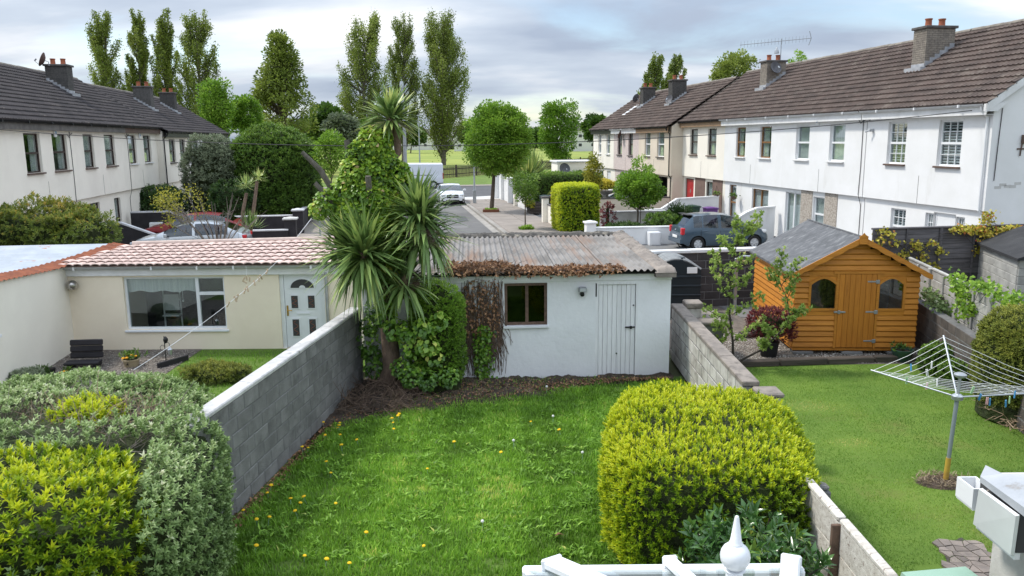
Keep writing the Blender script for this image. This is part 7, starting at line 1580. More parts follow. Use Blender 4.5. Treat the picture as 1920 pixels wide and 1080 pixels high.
o = thing('distant_hedge', 'long dark hedge along the far side of the park', 'hedge', (0, 300, 0)); g = np.random.default_rng(90); n = 9000; P = np.stack([g.uniform(-60, 110, n), g.uniform(398, 404, n), g.uniform(0, 2.6, n) * (1 + .2 * np.sin(np.arange(n)))], 1); leaves('foliage', P, rdir(g, n), rdir(g, n), 1.0, .9, np.clip(.3 + .2 * g.normal(size=n), 0, 1), 'lf_mid', o, True, 4)

# ------------------------------------------------------------------ trees and shrubs along the street and park
def pop(label, x0, x1, yt, Y, seed, lean=.5, dens=1., base_y=None, leaf=.26, low=.06):
    xc = (x0 + x1) / 2; t = AT(xc, yt, Y); w = (x1 - x0) / FPX * Y; poplar('poplar_tree', label, (t.x, Y, -.05), t.z + .05, w, seed, 'lf_poplar', 'poplars round the park', lean, dens, leaf, low)
pop('leftmost of the four tall poplars behind the ivory terrace', 142, 216, 25, 125, 101); pop('slimmest poplar, second from the left behind the ivory terrace', 220, 266, 19, 130, 102); pop('third poplar from the left behind the ivory terrace', 266, 322, 26, 128, 103); pop('right-hand poplar of the four behind the ivory terrace', 320, 396, 22, 126, 104, .4)
pop('tall poplar left of the cabbage palm crown', 622, 716, 26, 135, 105, .7, 1.15); pop('slender poplar directly behind the tall mast', 716, 782, 32, 148, 106, .3); pop('big poplar right of the tall mast behind the van', 776, 874, 29, 150, 107, .1, 1.5, leaf=.28, low=.02)
pop('windblown poplar top above the far white terrace roofs', 1190, 1238, 106, 120, 108, 1.0, .8); pop('second windblown poplar top above the far terrace roofs', 1228, 1276, 104, 122, 109, 1.0, .8)
def bt(label, px, py_base, x0, x1, y0, y1, Y, seed, material, nclump, per, leaf, **k):
    c = AT((x0 + x1) / 2, (y0 + y1) / 2, Y); rx = (x1 - x0) / 2 / FPX * Y; rz_ = (y1 - y0) / 2 / FPX * Y; b = AT(px, py_base, Y)
    return blob_tree(k.pop('name', 'street_tree'), label, 'tree', (b.x, Y, 0.), (c.x, Y, c.z), (rx * .87, rx * .87, rz_ * .88), seed, material, nclump, per, leaf, **k)
bt('tall broad dark poplar standing alone behind the bright green trees', 527, 290, 452, 604, 60, 250, 108, 111, 'lf_poplar', 260, 42, .42, shape='cone', clump_r=.17, trunk_r=.3, tint0=.48, branch=120, name='tree')
bt('bright green bushy tree beyond the end of the ivory terrace', 425, 290, 372, 440, 155, 262, 84, 112, 'lf_bright', 150, 60, .26, shape='fan', clump_r=.30, trunk_r=.16, branch=30, name='tree', tint0=.55)
bt('second bright green tree beside the tall broad poplar', 465, 290, 430, 492, 178, 262, 88, 113, 'lf_bright', 120, 60, .26, clump_r=.32, trunk_r=.16, name='tree', tint0=.45)
bt('round-headed green street tree beside the lamp post', 921, 400, 866, 1000, 194, 332, 51, 114, 'lf_bright', 420, 85, .16, fill=.35, clump_r=.25, trunk_r=.13, bark='bark', tint0=.5, core=.55, trunk_top=None)
bt('slender vase-shaped tree beyond the picket fence', 1042, 308, 1001, 1090, 190, 302, 138, 115, 'lf_bright', 170, 60, .40, shape='fan', clump_r=.25, trunk_r=.2, branch=40, name='tree', tint0=.38)
bt('small young tree on the pavement beside the gate pillar', 985, 432, 957, 1012, 322, 382, 41, 116, 'lf_mid', 60, 45, .11, clump_r=.36, trunk_r=.035, tint0=.72, trunk_top=None)
bt('leafy multi-stemmed tree in front of the beige house', 1195, 436, 1150, 1244, 318, 392, 38.5, 117, 'lf_bright', 170, 50, .13, clump_r=.24, trunk_r=.05, branch=30, tint0=.42, name='garden_tree')
bt('wispy upper shoots tree above the leafy multi-stemmed one', 1200, 436, 1180, 1226, 292, 350, 38.8, 118, 'lf_bright', 36, 26, .11, clump_r=.30, trunk_r=.02, tint0=.7, name='garden_tree')
bt('bushy green tree top above the roof by the television aerial', 1376, 300, 1332, 1420, 97, 190, 118, 119, 'lf_poplar', 150, 55, .36, clump_r=.28, trunk_r=.25, name='tree', tint0=.6)
bt('light feathery tree top behind the roof beside the aerial mast', 1495, 300, 1478, 1512, 92, 150, 118, 120, 'lf_bright', 30, 40, .30, clump_r=.3, trunk_r=.15, name='tree', tint0=.8)
bt('tall slim conifer-like shrub behind the square hedge', 1112, 400, 1098, 1126, 286, 372, 45, 121, 'lf_yellow', 60, 40, .12, clump_r=.4, trunk_r=.04, name='garden_shrub', tint0=.3)
bt('fresh green sapling behind the broken palm branches', 618, 330, 588, 652, 242, 330, 44, 122, 'lf_bright', 70, 45, .15, clump_r=.32, trunk_r=.05, name='tree', tint0=.6)
for i, (lb, x, x0, x1, y0, y1, Y, m, t0) in enumerate((
    ('rounded dark tree mass left of the tall poplar', 605, 580, 650, 198, 275, 120, 'lf_mid', .35), ('greyish tree between the broad poplar and the tall one', 640, 612, 668, 215, 275, 105, 'lf_olive', .3), ('low green tree under the slender poplar', 700, 676, 730, 222, 275, 125, 'lf_mid', .5),
    ('distant dark tree beyond the field right of the big poplar', 880, 858, 905, 228, 270, 300, 'lf_mid', .35), ('distant tree just left of the slender vase-shaped tree', 1003, 985, 1022, 240, 270, 330, 'lf_mid', .3), ('distant spreading tree at the park edge beside the far row', 1112, 1092, 1140, 218, 266, 230, 'lf_mid', .25),
    ('distant low tree behind the round street tree', 965, 940, 990, 240, 268, 360, 'lf_mid', .3), ('distant dark tree seen under the palm crown', 770, 748, 800, 236, 268, 290, 'lf_mid', .3), ('distant bushy tree left of the tall mast', 730, 712, 750, 240, 270, 310, 'lf_mid', .4), ('distant tree behind the bright green trees', 545, 520, 600, 226, 272, 160, 'lf_mid', .35), ('distant tree right of the slender vase-shaped tree', 1070, 1056, 1096, 238, 268, 340, 'lf_mid', .3))):
    bt(lb, x, 290, x0, x1, y0, y1, Y, 130 + i, m, 70, 45, .028 * Y ** .62 * 1.6 / 1.6 + .2, clump_r=.36, trunk_r=.2, name='distant_tree', tint0=t0, group='distant trees round the park', branch=8)
# shrubs by the ivory terrace
def bush(name, label, x0, x1, y0, y1, Y, seed, material, dens, L, W, k=6, tint0=.45, ry=None, core=.12, p=2.3, cat='shrub', **kw):
    c = AT((x0 + x1) / 2, (y0 + y1) / 2, Y); rx = (x1 - x0) / 2 / FPX * Y; top = AT((x0 + x1) / 2, y0, Y).z; bot = max(0, AT((x0 + x1) / 2, y1, Y).z)
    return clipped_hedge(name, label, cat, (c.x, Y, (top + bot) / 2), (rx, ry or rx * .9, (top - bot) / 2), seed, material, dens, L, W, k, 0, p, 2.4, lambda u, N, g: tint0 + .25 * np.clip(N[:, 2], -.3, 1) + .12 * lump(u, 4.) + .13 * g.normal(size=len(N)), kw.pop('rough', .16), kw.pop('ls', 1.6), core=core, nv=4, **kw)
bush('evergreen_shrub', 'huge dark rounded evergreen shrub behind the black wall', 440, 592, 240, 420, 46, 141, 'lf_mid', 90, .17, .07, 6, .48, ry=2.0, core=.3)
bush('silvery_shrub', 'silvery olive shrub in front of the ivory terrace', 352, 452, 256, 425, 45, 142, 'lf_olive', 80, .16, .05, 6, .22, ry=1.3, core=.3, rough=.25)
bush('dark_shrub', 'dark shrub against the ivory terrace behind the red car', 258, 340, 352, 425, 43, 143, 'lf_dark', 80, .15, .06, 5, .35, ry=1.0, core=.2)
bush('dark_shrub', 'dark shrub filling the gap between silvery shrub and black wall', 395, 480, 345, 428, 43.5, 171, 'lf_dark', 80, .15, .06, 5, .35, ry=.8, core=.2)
bush('leafy_bush', 'yellowish green leafy bush behind the rusty sheet roof', -40, 205, 388, 480, 23.2, 144, 'lf_leafy', 150, .10, .04, 6, .42, ry=1.2, core=.35, rough=.34, ls=1.9)
bush('spiky_shrub', 'dark spiky shrub beside the white dividing wall', 1262, 1292, 396, 425, 38.0, 145, 'lf_dark', 120, .30, .035, 6, .3, core=.1); bush('border_shrub', 'reddish green border shrub under the white dividing wall', 1215, 1275, 408, 440, 37, 146, 'lf_mid', 120, .12, .05, 6, .35, core=.15); bush('border_shrub', 'low dark border planting before the grey dividing wall', 1130, 1215, 424, 445, 37.4, 147, 'lf_dark', 120, .12, .05, 6, .35, core=.12)
bush('climbing_shrub', 'straggly reddish climber beside the square golden hedge', 1128, 1150, 378, 440, 38.6, 148, 'lf_purple', 60, .10, .05, 5, .5, core=.2, rough=.1)
bush('bowl_flowers', 'yellow flowering plant spilling over the stone bowl', 1108, 1152, 340, 356, 47.0, 149, 'lf_yellow', 200, .12, .05, 6, .7, core=.1, cat='plant'); bush('planter_plant', 'small orange-green plant in the slatted planter', 984, 1000, 376, 390, 49.0, 150, 'lf_yellow', 200, .10, .05, 5, .5, core=.05, cat='plant')
bush('root_plant', 'green tuft at the foot of the small pavement tree', 976, 998, 427, 441, 40.6, 151, 'lf_bright', 500, .10, .045, 6, .5, core=.06, cat='plant'); bush('root_plant', 'low plants in the boxed square round the street tree', 907, 934, 394, 403, 50.9, 152, 'lf_bright', 300, .10, .05, 5, .5, core=.05, cat='plant')
tb = thing('tree_surround', 'low brick kerb box round the foot of the street tree', 'tree box', AT(921, 400, 51) * Vector((1, 1, 0)) if False else (AT(921, 400, 51).x, 50.9, .05))
for sx, sy, lx, ly in ((0, -.45, .5, .06), (0, .45, .5, .06), (-.45, 0, .06, .38), (.45, 0, .06, .38)): MB().cbox(sx - lx, sx + lx, sy - ly, sy + ly, 0, .2, .01).build('edging', 'bin_brown', tb)
# square golden hedge and the front hedges
hc = ST(39.6, 9.55); clipped_hedge('square_hedge', 'tall square-clipped golden hedge at the pavement edge', 'hedge', (hc.x, hc.y, 1.15), (1.0, 1.0, 1.17), 153, 'lf_gold', 380, .075, .034, 6, R(9), 9., 9., lambda u, N, g: .46 + .22 * np.clip(-N[:, 0], 0, 1) + .25 * np.clip(N[:, 2], 0, 1) - .10 * np.clip(-N[:, 1], 0, 1) + .12 * g.normal(size=len(N)), .03, 3., spread=1.1, up=.3, core=.16, nv=4)  # tint carries the sun on the left face and shade on the front
def hedge_st(label, s, t0, t1, h, seed, th=.5, m='lf_mid', t=.45):
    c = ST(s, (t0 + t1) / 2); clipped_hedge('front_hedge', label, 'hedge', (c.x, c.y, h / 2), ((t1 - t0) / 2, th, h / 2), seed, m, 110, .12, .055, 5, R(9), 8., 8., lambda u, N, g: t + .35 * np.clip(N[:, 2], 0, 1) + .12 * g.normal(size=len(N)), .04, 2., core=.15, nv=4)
hedge_st('clipped dark green front hedge behind the red car', 57.0, 10.0, 15.8, 2.05, 154, .55); hedge_st('further clipped green hedge toward the park', 62.6, 11.2, 16.4, 1.95, 155, .5, 'lf_bright', .2)
# strappy garden plants
def strap_plant(name, label, px, py, Y, L, n, seed, trunk=None, cat='plant', lo=5, hi=110, W=.06, tint=.45, loc=None):
    c = loc or AT(px, py, Y); g = np.random.default_rng(seed); root = thing(name, label, cat, (c.x, c.y, 0)); th = np.radians(lo + (hi - lo) * g.random(n)); ph = g.random(n) * 6.28; d = np.stack([np.sin(th) * np.cos(ph), np.sin(th) * np.sin(ph), np.cos(th)], 1)
    leaves('strap_leaves', np.tile(np.array(c), (n, 1)), d, np.tile([0, 0, 1.], (n, 1)) + .1 * rdir(g, n), L * g.uniform(.7, 1.1, n), W, np.clip(tint + .22 * g.normal(size=n), 0, 1), 'lf_strap', root, True, 5, -.2)
    if trunk: MB().tube([Vector((p[0], p[1], p[2])) for p in trunk], [.09, .08, .07][:len(trunk)] if len(trunk) <= 3 else .08, 8).build('trunk', 'trunk_cordy', root, True, smooth=True)
    return root
strap_plant('strappy_shrub', 'broad grassy cordyline clump by the picket fence', 990, 325, 60, 2.0, 260, 161, None, 'shrub', 5, 100, .14, .62); strap_plant('strappy_shrub', 'second grassy cordyline clump right beside the first', 975, 335, 61, 1.8, 160, 162, None, 'shrub', 5, 100, .14, .7)
sc_ = [tuple(AT(460, 445, 34.5)), tuple(AT(455, 400, 34.5)), tuple(AT(462, 362, 34.5))]; strap_plant('small_cabbage_palm', 'small cabbage palm behind the silver car', 462, 345, 34.5, .55, 80, 163, sc_, 'palm tree', 10, 130, .05, .6)
sc_ = [tuple(AT(468, 445, 34.3)), tuple(AT(476, 390, 34.3)), tuple(AT(482, 340, 34.3))]; strap_plant('small_cabbage_palm', 'taller thin cabbage palm stem with sparse crown behind the silver car', 486, 332, 34.3, .45, 50, 164, sc_, 'palm tree', 10, 130, .05, .75)
strap_plant('strappy_shrub', 'strappy clump at the foot of the small cabbage palms', 470, 425, 34.2, .8, 90, 165, None, 'shrub', 5, 100, .05, .45)
# half-bare shrub with yellow leaves in front of the cars
bb = AT(408, 446, 31.5); root = thing('bare_shrub', 'half-bare branching shrub with yellow leaves in front of the silver car', 'shrub', (bb.x, bb.y, 0)); g = np.random.default_rng(166); q = MB(); tips = []
for i in range(26):
    e_ = AT(300 + 190 * g.random(), 350 + 70 * g.random(), 31.5 + g.normal() * .4); s_ = Vector((bb.x, bb.y, .0)); m_ = s_.lerp(e_, .45) + Vector((0, 0, .25 * g.random())); q.tube([s_, m_, e_], [.04, .022, .007], 5, cap=False); tips.append(e_)
    for k in range(3): f_ = m_.lerp(e_, g.random()) + Vector(g.normal(size=3) * .28); q.tube([m_.lerp(e_, .4), f_], [.012, .004], 4, cap=False)
q.build('branches', 'twig_grey', root, True, kind='stuff', smooth=True)
lt_ = [t for t in tips if t.x < AT(400, 380, 31.5).x]; n = 1000; k = g.integers(0, len(lt_), n); P = np.array([tuple(t) for t in lt_])[k] + g.normal(size=(n, 3)) * .17; leaves('foliage', P, rdir(g, n), rdir(g, n) + [0, 0, .6], .10 * g.uniform(.6, 1.2, n), .05, np.clip(.42 + .2 * g.normal(size=n), 0, 1), 'lf_yellow', root, True, 4)

# ------------------------------------------------------------------ things in the cream building's garden
bn = thing('slatted_bench', 'dark slatted wooden bench against the cream corner wall', 'bench', GP(128, 690), R(6)); bw = .66
for k in range(3): X = Matrix.Translation((0, .12 + .02 * k, .17 + k * .13)) @ Matrix.Rotation(R(-14), 4, 'X'); MB().cbox(0, bw, 0, .05, 0, .128, .02, X=X).build('back_slat', 'black_paint', bn)
for k in range(2): MB().cbox(-.01, bw + .01, -.20 + k * .15, -.07 + k * .15, .10, .15, .015).build('seat_slat', 'black_paint', bn)
for x in (.05, bw - .09): MB().cbox(x, x + .05, -.18, .16, 0, .10, .01).build('leg', 'black_paint', bn)
def pot(name, label, p, r, h, m, prof=None, plant=None, seed=1, pn=60, pl=.09, pw=.04, ph=.14, flower=None, soil=True):
    o = thing(name, label, 'plant pot', (p.x, p.y, p.z if p.z > 0 else 0)); MB().lathe(prof or [(r * .72, 0), (r * .75, .01), (r * .96, h * .86), (r * 1.06, h * .88), (r * 1.06, h), (r * .92, h), (r * .88, h * .8)], 18).build('pot', m, o, smooth=40)
    MB().lathe([(r * .88, h * .82), (.001, h * .86)], 14, cap=False).build('soil', 'soil', o)
    if plant:
        g = np.random.default_rng(seed); P = np.array([p.x, p.y, (p.z if p.z > 0 else 0) + h]) + g.normal(size=(pn, 3)) * [r * .5, r * .5, ph * .35] + [0, 0, ph * .35]; A = sprigs(g, P, rdir(g, pn) * .6 + [0, 0, .6], 6, 1., pl, pw, np.clip(.4 + .2 * g.normal(size=pn), 0, 1)); leaves('plant', *A, plant, o, True, 5)
    if flower:
        g = np.random.default_rng(seed + 5)
        for i in range(flower[1]): MB().lathe([(.004, -.015), (.03, -.005), (.038, .012), (.02, .025), (.003, .028)], 8, (g.normal() * r * .4 + .01, -r * .3 + g.normal() * r * .25, h + ph * .45 + g.normal() * .02)).build('flower', flower[0], o, smooth=True)
    return o
pot('flower_pot', 'cream bowl pot with orange flower and a star emblem below the wide window', GP(247, 687), .17, .17, 'pot_cream', None, 'lf_mid', 3, 40, .09, .035, .12, ('petal_orange', 6))
em = bpy.data.objects['flower_pot']; q = MB(); 
for k in range(5): a = R(72 * k + 90); q.prism([(.0, .09), (.014 * math.cos(a - .5), .09 + .014 * math.sin(a - .5)), (.05 * math.cos(a), .09 + .05 * math.sin(a)), (.014 * math.cos(a + .5), .09 + .014 * math.sin(a + .5))], -.178, -.172, 'xz')
q.build('leaf_emblem', 'black_metal', em, kind='stuff')
pot('flower_pot', 'small pot of yellow flowers half hidden by the silvery hedge', GP(126, 716), .13, .14, 'pot_cream', None, 'lf_mid', 4, 24, .08, .03, .10, ('petal_orange', 8))
pot('flower_pot', 'tiny black pot standing on the dark gravel', GP(98, 700), .07, .11, 'pot_black')
ln_ = thing('lantern_stand', 'black crook with a hanging lantern below the wide window', 'lantern stand', GP(312, 684)); MB().tube([(0, 0, 0), (0, 0, .62)], .009, 6).build('rod', 'black_metal', ln_); MB().tube([(0, 0, .45), (.05, 0, .50), (.10, 0, .46), (.10, 0, .40)], .006, 5).build('hook', 'black_metal', ln_); MB().tube([(0, 0, .40), (-.06, 0, .43), (-.10, 0, .38), (-.09, 0, .32)], .006, 5).build('hook', 'black_metal', ln_)
q = MB(); q.lathe([(.025, 0), (.04, .01), (.045, .10), (.055, .11), (.02, .15), (.004, .17)], 6, (.10, 0, .22)); q.build('lantern', 'galv', ln_); q = MB(); q.lathe([(.02, 0), (.05, .05), (.05, .09), (.015, .14)], 8, (0.03, .0, .47)); q.build('wire_cage', 'black_metal', ln_)
o = thing('edging_board', 'black edging board between gravel and grass below the cream wall', 'edging', GP(298, 692), math.atan2(1.0, .55)); MB().cbox(0, .75, 0, .06, 0, .12, .008).build('board', 'black_paint', o)
g = np.random.default_rng(201)
def pebbles(name, label, box, n, z, material, seed, r=(.010, .024), inside=None):
    g = np.random.default_rng(seed); P = np.stack([g.uniform(box[0], box[1], n), g.uniform(box[2], box[3], n), np.full(n, z)], 1)
    if inside is not None: P = P[inside(P)]
    n = len(P); o8 = np.array([(1, 0, 0), (0, 1, 0), (-1, 0, 0), (0, -1, 0), (0, 0, 1), (0, 0, -.6)]); f8 = np.array([(0, 1, 4), (1, 2, 4), (2, 3, 4), (3, 0, 4), (1, 0, 5), (2, 1, 5), (3, 2, 5), (0, 3, 5)]); a = g.random(n) * 6.28; r_ = g.uniform(*r, n); cs, sn = np.cos(a), np.sin(a)
    V = o8[None] * (r_[:, None, None] * g.uniform(.6, 1.2, (n, 1, 3))); X = V[..., 0] * cs[:, None] - V[..., 1] * sn[:, None]; Yy = V[..., 0] * sn[:, None] + V[..., 1] * cs[:, None]; V = np.stack([X, Yy, V[..., 2] * .7], -1) + P[:, None]
    o = npmesh(name, V.reshape(-1, 3), (f8[None] + (np.arange(n) * 6)[:, None, None]).reshape(-1, 3), np.repeat(g.random(n), 6), material, None, True, 'stuff'); tag(o, label, 'gravel'); return o
pebbles('dark_gravel', 'grey-brown gravel under the dark bench', (-9.8, -7.0, 13.2, 17.4), 5000, .012, 'gravel_pebble_d' if False else 'lf_pebble', 202)
pebbles('pale_gravel', 'pale gravel strip around the orange shed', (4.2, 9.0, 15.85, 18.6), 7000, .018, 'lf_pebble2', 203, inside=lambda P: ~((P[:, 0] > 6.1) & (P[:, 1] > 16.9)))
bush('round_plant', 'small round grey-green plant at the foot of the pale side wing', 22, 80, 697, 742, 14.6, 204, 'lf_olive', 900, .05, .02, 6, .35, ry=.28, core=.06, p=2.2, cat='plant', rough=.03, ls=6.)
bush('border_plant', 'low yellow-green heather in the grass before the cream wall', 345, 470, 688, 728, 15.2, 205, 'lf_conifer', 500, .06, .02, 6, .25, ry=.45, core=.08, cat='plant', rough=.06, ls=4.)
bush('border_plant', 'dark low plant beside the round grey-green one', 72, 92, 690, 712, 15.3, 206, 'lf_dark', 500, .06, .02, 6, .5, core=.05, cat='plant', rough=.03, ls=6.)
# clothes line with wooden pegs
A_, B_ = AT(250, 694, 11.0), AT(523, 487, 17.2); pts = [A_.lerp(B_, i / 20) - Vector((0, 0, .10 * 4 * (i / 20) * (1 - i / 20))) for i in range(21)]
o = MB().tube(pts, .0045, 5).build('washing_line', 'line_white'); tag(o, 'white washing line slanting up to the cream gutter', 'washing line')
q = MB(); q.cbox(-.011, -.002, -.006, .006, -.05, .03, .002); q.cbox(.002, .011, -.006, .006, -.05, .03, .002); q.tube([(-.011, 0, 0), (0, 0, .008), (.011, 0, 0)], .004, 4); wp = q.mesh('wooden_peg', 'peg_wood')
wds = ['lowest', 'second lowest', 'third lowest', 'fourth lowest', 'fifth lowest', 'sixth lowest', 'seventh lowest', 'eighth lowest', 'topmost']
for i, u in enumerate((.55, .60, .62, .68, .70, .76, .80, .82, .88)):
    k = u * 20; p = pts[int(k)].lerp(pts[min(20, int(k) + 1)], k % 1)
    o = link('wooden_peg', wp, loc=p, rot=(R(random.uniform(-30, 30)), R(random.uniform(-40, 40)), random.random() * 3), scl=1.5); tag(o, wds[i] + ' wooden peg on the white washing line', 'clothes peg', 'wooden pegs on the washing line')
dk = AT(463, 525, 16.8); o = thing('hanging_peg_bunch', 'bunch of pegs on a string below the cream gutter', 'pegs', dk); MB().tube([(0, 0, 0), (0, 0, .30)], .004, 4).build('string', 'line_white', o)
for k in range(4): link('peg', wp, o, loc=(random.uniform(-.07, .07), 0, random.uniform(-.06, .08)), rot=(0, R(random.uniform(-60, 60)), 0), scl=1.3)

# ------------------------------------------------------------------ things in the mown garden
sp = thing('apple_sapling', 'young sparse fruit sapling at the lawn corner', 'sapling', GP(1375, 692)); b0 = GP(1375, 692); q = MB(); g = np.random.default_rng(211)
stem = [b0] + [AT(x, y, b0.y) for x, y in ((1374, 640), (1368, 590), (1368, 540), (1372, 500), (1382, 455), (1396, 425))]; q.tube(stem, [.028, .024, .021, .017, .014, .010, .006], 6); q.build('trunk', 'bark_dark', sp, True, smooth=True)
br = [((1372, 600), (1345, 592), (1325, 580)), ((1368, 560), (1350, 530), (1340, 500)), ((1370, 520), (1345, 490), (1332, 480)), ((1372, 505), (1395, 495), (1412, 485)), ((1378, 480), (1362, 462), (1352, 450)), ((1374, 620), (1350, 640), (1338, 650)), ((1372, 590), (1400, 575), (1425, 555)), ((1370, 540), (1395, 530), (1405, 520)), ((1385, 460), (1400, 440), (1418, 425)), ((1385, 462), (1380, 430), (1378, 412)), ((1374, 640), (1400, 625), (1430, 600)), ((1374, 615), (1355, 615), (1340, 610)), ((1396, 440), (1412, 420), (1422, 402))]
q = MB(); lp_ = []
for a, b, c in br:
    pts = [AT(*a, b0.y), AT(*b, b0.y + g.normal() * .12), AT(*c, b0.y + g.normal() * .22)]; q.tube(pts, [.012, .008, .004], 5, cap=False)
    for u in np.linspace(.15, 1, 6): lp_.append(tuple(pts[0].lerp(pts[1], u * 2) if u < .5 else pts[1].lerp(pts[2], u * 2 - 1)))
for u in np.linspace(.35, 1, 9): k = u * (len(stem) - 1); lp_.append(tuple(stem[int(k)].lerp(stem[min(len(stem) - 1, int(k) + 1)], k % 1)))
st2 = [b0 + Vector((.05, 0, .12)), AT(1400, 670, b0.y), AT(1430, 655, b0.y), AT(1465, 620, b0.y), AT(1480, 590, b0.y), AT(1476, 560, b0.y), AT(1462, 530, b0.y), AT(1455, 500, b0.y)]; q.tube(st2, [.022, .020, .018, .014, .012, .010, .008, .005], 6)
for a, b in (((1465, 620), (1500, 585)), ((1480, 590), (1512, 580)), ((1462, 530), (1440, 510)), ((1465, 535), (1500, 490)), ((1476, 560), (1495, 520)), ((1460, 520), (1466, 475)), ((1430, 655), (1435, 640)), ((1450, 636), (1430, 610))):
    pts = [AT(*a, b0.y), AT(*b, b0.y + g.normal() * .15)]; q.tube(pts, [.009, .004], 5, cap=False)
    for u in np.linspace(.2, 1, 6): lp_.append(tuple(pts[0].lerp(pts[1], u)))
for u in np.linspace(.4, 1, 9): k = u * (len(st2) - 1); lp_.append(tuple(st2[int(k)].lerp(st2[min(len(st2) - 1, int(k) + 1)], k % 1)))
q.build('branches', 'bark_dark', sp, True, kind='stuff', smooth=True); lp_ = np.array(lp_); lp_ = np.repeat(lp_, 6, 0) + g.normal(size=(len(lp_) * 6, 3)) * .05; A = sprigs(g, lp_, rdir(g, len(lp_)) * .8 + [0, 0, .3], 7, 1.1, .07, .042, np.clip(.5 + .16 * g.normal(size=len(lp_)), 0, 1)); leaves('foliage', *A, 'lf_sap', sp, True, 5)
bp_ = GP(1441, 668); o = pot('black_pot', 'square black pot holding the purple shrub beside the orange shed', bp_, .2, .34, 'pot_black', [(.16, 0), (.165, .01), (.20, .30), (.215, .31), (.215, .34), (.19, .34), (.18, .28)])
clipped_hedge('purple_shrub', 'purple-leaved shrub growing in the black pot beside the shed', 'shrub', (bp_.x + .02, bp_.y + .02, .68), (.50, .42, .36), 212, 'lf_purple', 330, .05, .022, 7, 0, 2.2, 2.2, lambda u, N, g: .4 + .25 * np.clip(N[:, 2], 0, 1) + .18 * g.normal(size=len(N)), .06, 4., core=.22)
pot('green_pot', 'glazed green pot with small plants at the shed corner', GP(1690, 678), .21, .27, 'pot_green', [(.13, 0), (.14, .01), (.20, .2), (.225, .24), (.225, .27), (.2, .27), (.19, .22)], 'lf_mid', 7, 26, .07, .03, .08)
q = MB(); c = GP(1402, 628, .05)
for k in range(3): q.tube([(c.x + (.17 + .02 * k) * math.cos(a / 4), c.y + (.14 + .02 * k) * math.sin(a / 4), .03 + .03 * k) for a in range(27)], .014, 6)
o = q.build('coiled_hose', 'sill_grey', None, smooth=True); tag(o, 'grey hose coiled on the gravel behind the sapling', 'hose')
bush('clipped_conifer', 'big golden conifer dome by the panel fence at the picture edge', 1838, 1990, 578, 790, 12.6, 221, 'lf_conifer', 800, .05, .02, 6, .34, ry=.62, core=.07, p=2.3, rough=.045, ls=7.)
bush('leafy_shrub', 'green leafy shrub behind the rotary dryer against the brown wall', 1732, 1785, 648, 705, 15.2, 222, 'lf_mid', 500, .07, .04, 6, .42, ry=.3, core=.08, rough=.06, ls=4.); bush('leafy_shrub', 'lower green shrub beside the dryer pole against the brown wall', 1765, 1805, 685, 725, 14.4, 223, 'lf_mid', 500, .07, .04, 6, .42, ry=.25, core=.08, rough=.06, ls=4.)
twigs('dead_stalks', 'dry stalks under the golden conifer dome', (8.1, 12.1, .15), (.25, .3, .06), 90, 224, 'twig_straw', .35, .006, None, .3, .01)
# creepers on the fences
def creeper(name, label, pts, n, size, seed, material, tint, r=.1, tw=True):
    g = np.random.default_rng(seed); A = np.array([tuple(p) for p in pts]); k = g.integers(0, len(A), n); P = A[k] + g.normal(size=(n, 3)) * [r, .05, r * .7]; root = thing(name, label, 'creeper', (A[0][0], A[0][1], 0)); D = rdir(g, n) + [0, -.3, -.5]; N = rdir(g, n) * .6 + [0, -.9, .4]
    leaves('foliage', P, D, N, size * g.uniform(.6, 1.2, n), size * .8, np.clip(tint + .28 * g.normal(size=n), 0, 1), material, root, True, 5, .15)
    if tw:
        q = MB()
        for i in range(len(A)): j = g.integers(0, len(A)); a, b = Vector(A[i]), Vector(A[j]); (q.tube([a, a.lerp(b, .5) + Vector((0, -.02, .1 * g.normal())), b], .005, 4, cap=False) if (a - b).length < 1.6 else None)
        if q.f: q.build('stems', 'bark_dark', root, True, kind='stuff')
    return root
yf = lambda x: 19.55 + (x - 8.85) * .158 - .09
def fpt(px, py): p = AT(px, py, 19.5); return AT(px, py, yf(p.x))
cr1 = [fpt(x, y) for x, y in ((1655, 435), (1668, 440), (1675, 455), (1650, 450), (1715, 458), (1722, 462), (1730, 480), (1745, 455), (1690, 480), (1700, 475), (1765, 470), (1660, 478), (1735, 495), (1752, 500), (1790, 430))]
creeper('yellow_creeper', 'yellow leaved creeper patches on the dark lap fence nearest the shed', cr1, 420, .085, 231, 'lf_creeper', .30, .075)
cr2 = [fpt(x, y) for x, y in ((1830, 430), (1845, 425), (1850, 410), (1855, 400), (1850, 440), (1840, 455), (1860, 450), (1870, 460), (1885, 455), (1850, 470), (1838, 470), (1880, 430), (1900, 428), (1915, 432), (1815, 432), (1800, 428), (1865, 435), (1890, 445))]
creeper('russet_creeper', 'yellow and russet creeper along the top of the dark lap fence', cr2, 800, .085, 232, 'lf_creeper', .42, .085)
ff = lambda Y: FRX(Y) - .06
def wpt(px, py):
    lo_, hi_ = 11., 19.
    for _ in range(30):
        m_ = (lo_ + hi_) / 2; p = AT(px, py, m_); lo_, hi_ = (m_, hi_) if p.x < ff(m_) else (lo_, m_)
    return AT(px, py, lo_)
creeper('green_vine', 'fresh green vine hanging over the pale panel fence', [wpt(x, y) for x, y in ((1790, 522), (1800, 530), (1808, 540), (1812, 555), (1800, 570), (1818, 575), (1808, 590), (1822, 580), (1840, 535), (1855, 540), (1870, 548), (1885, 560), (1893, 570), (1905, 560), (1795, 545), (1830, 532))], 800, .085, 233, 'lf_bright', .65, .09)
creeper('silver_plant', 'silvery and green plants on top of the brown block wall', [wpt(x, y) for x, y in ((1740, 545), (1745, 560), (1752, 552), (1762, 562), (1770, 570), (1758, 575), (1775, 580))], 520, .075, 234, 'lf_silver', .35, .10)
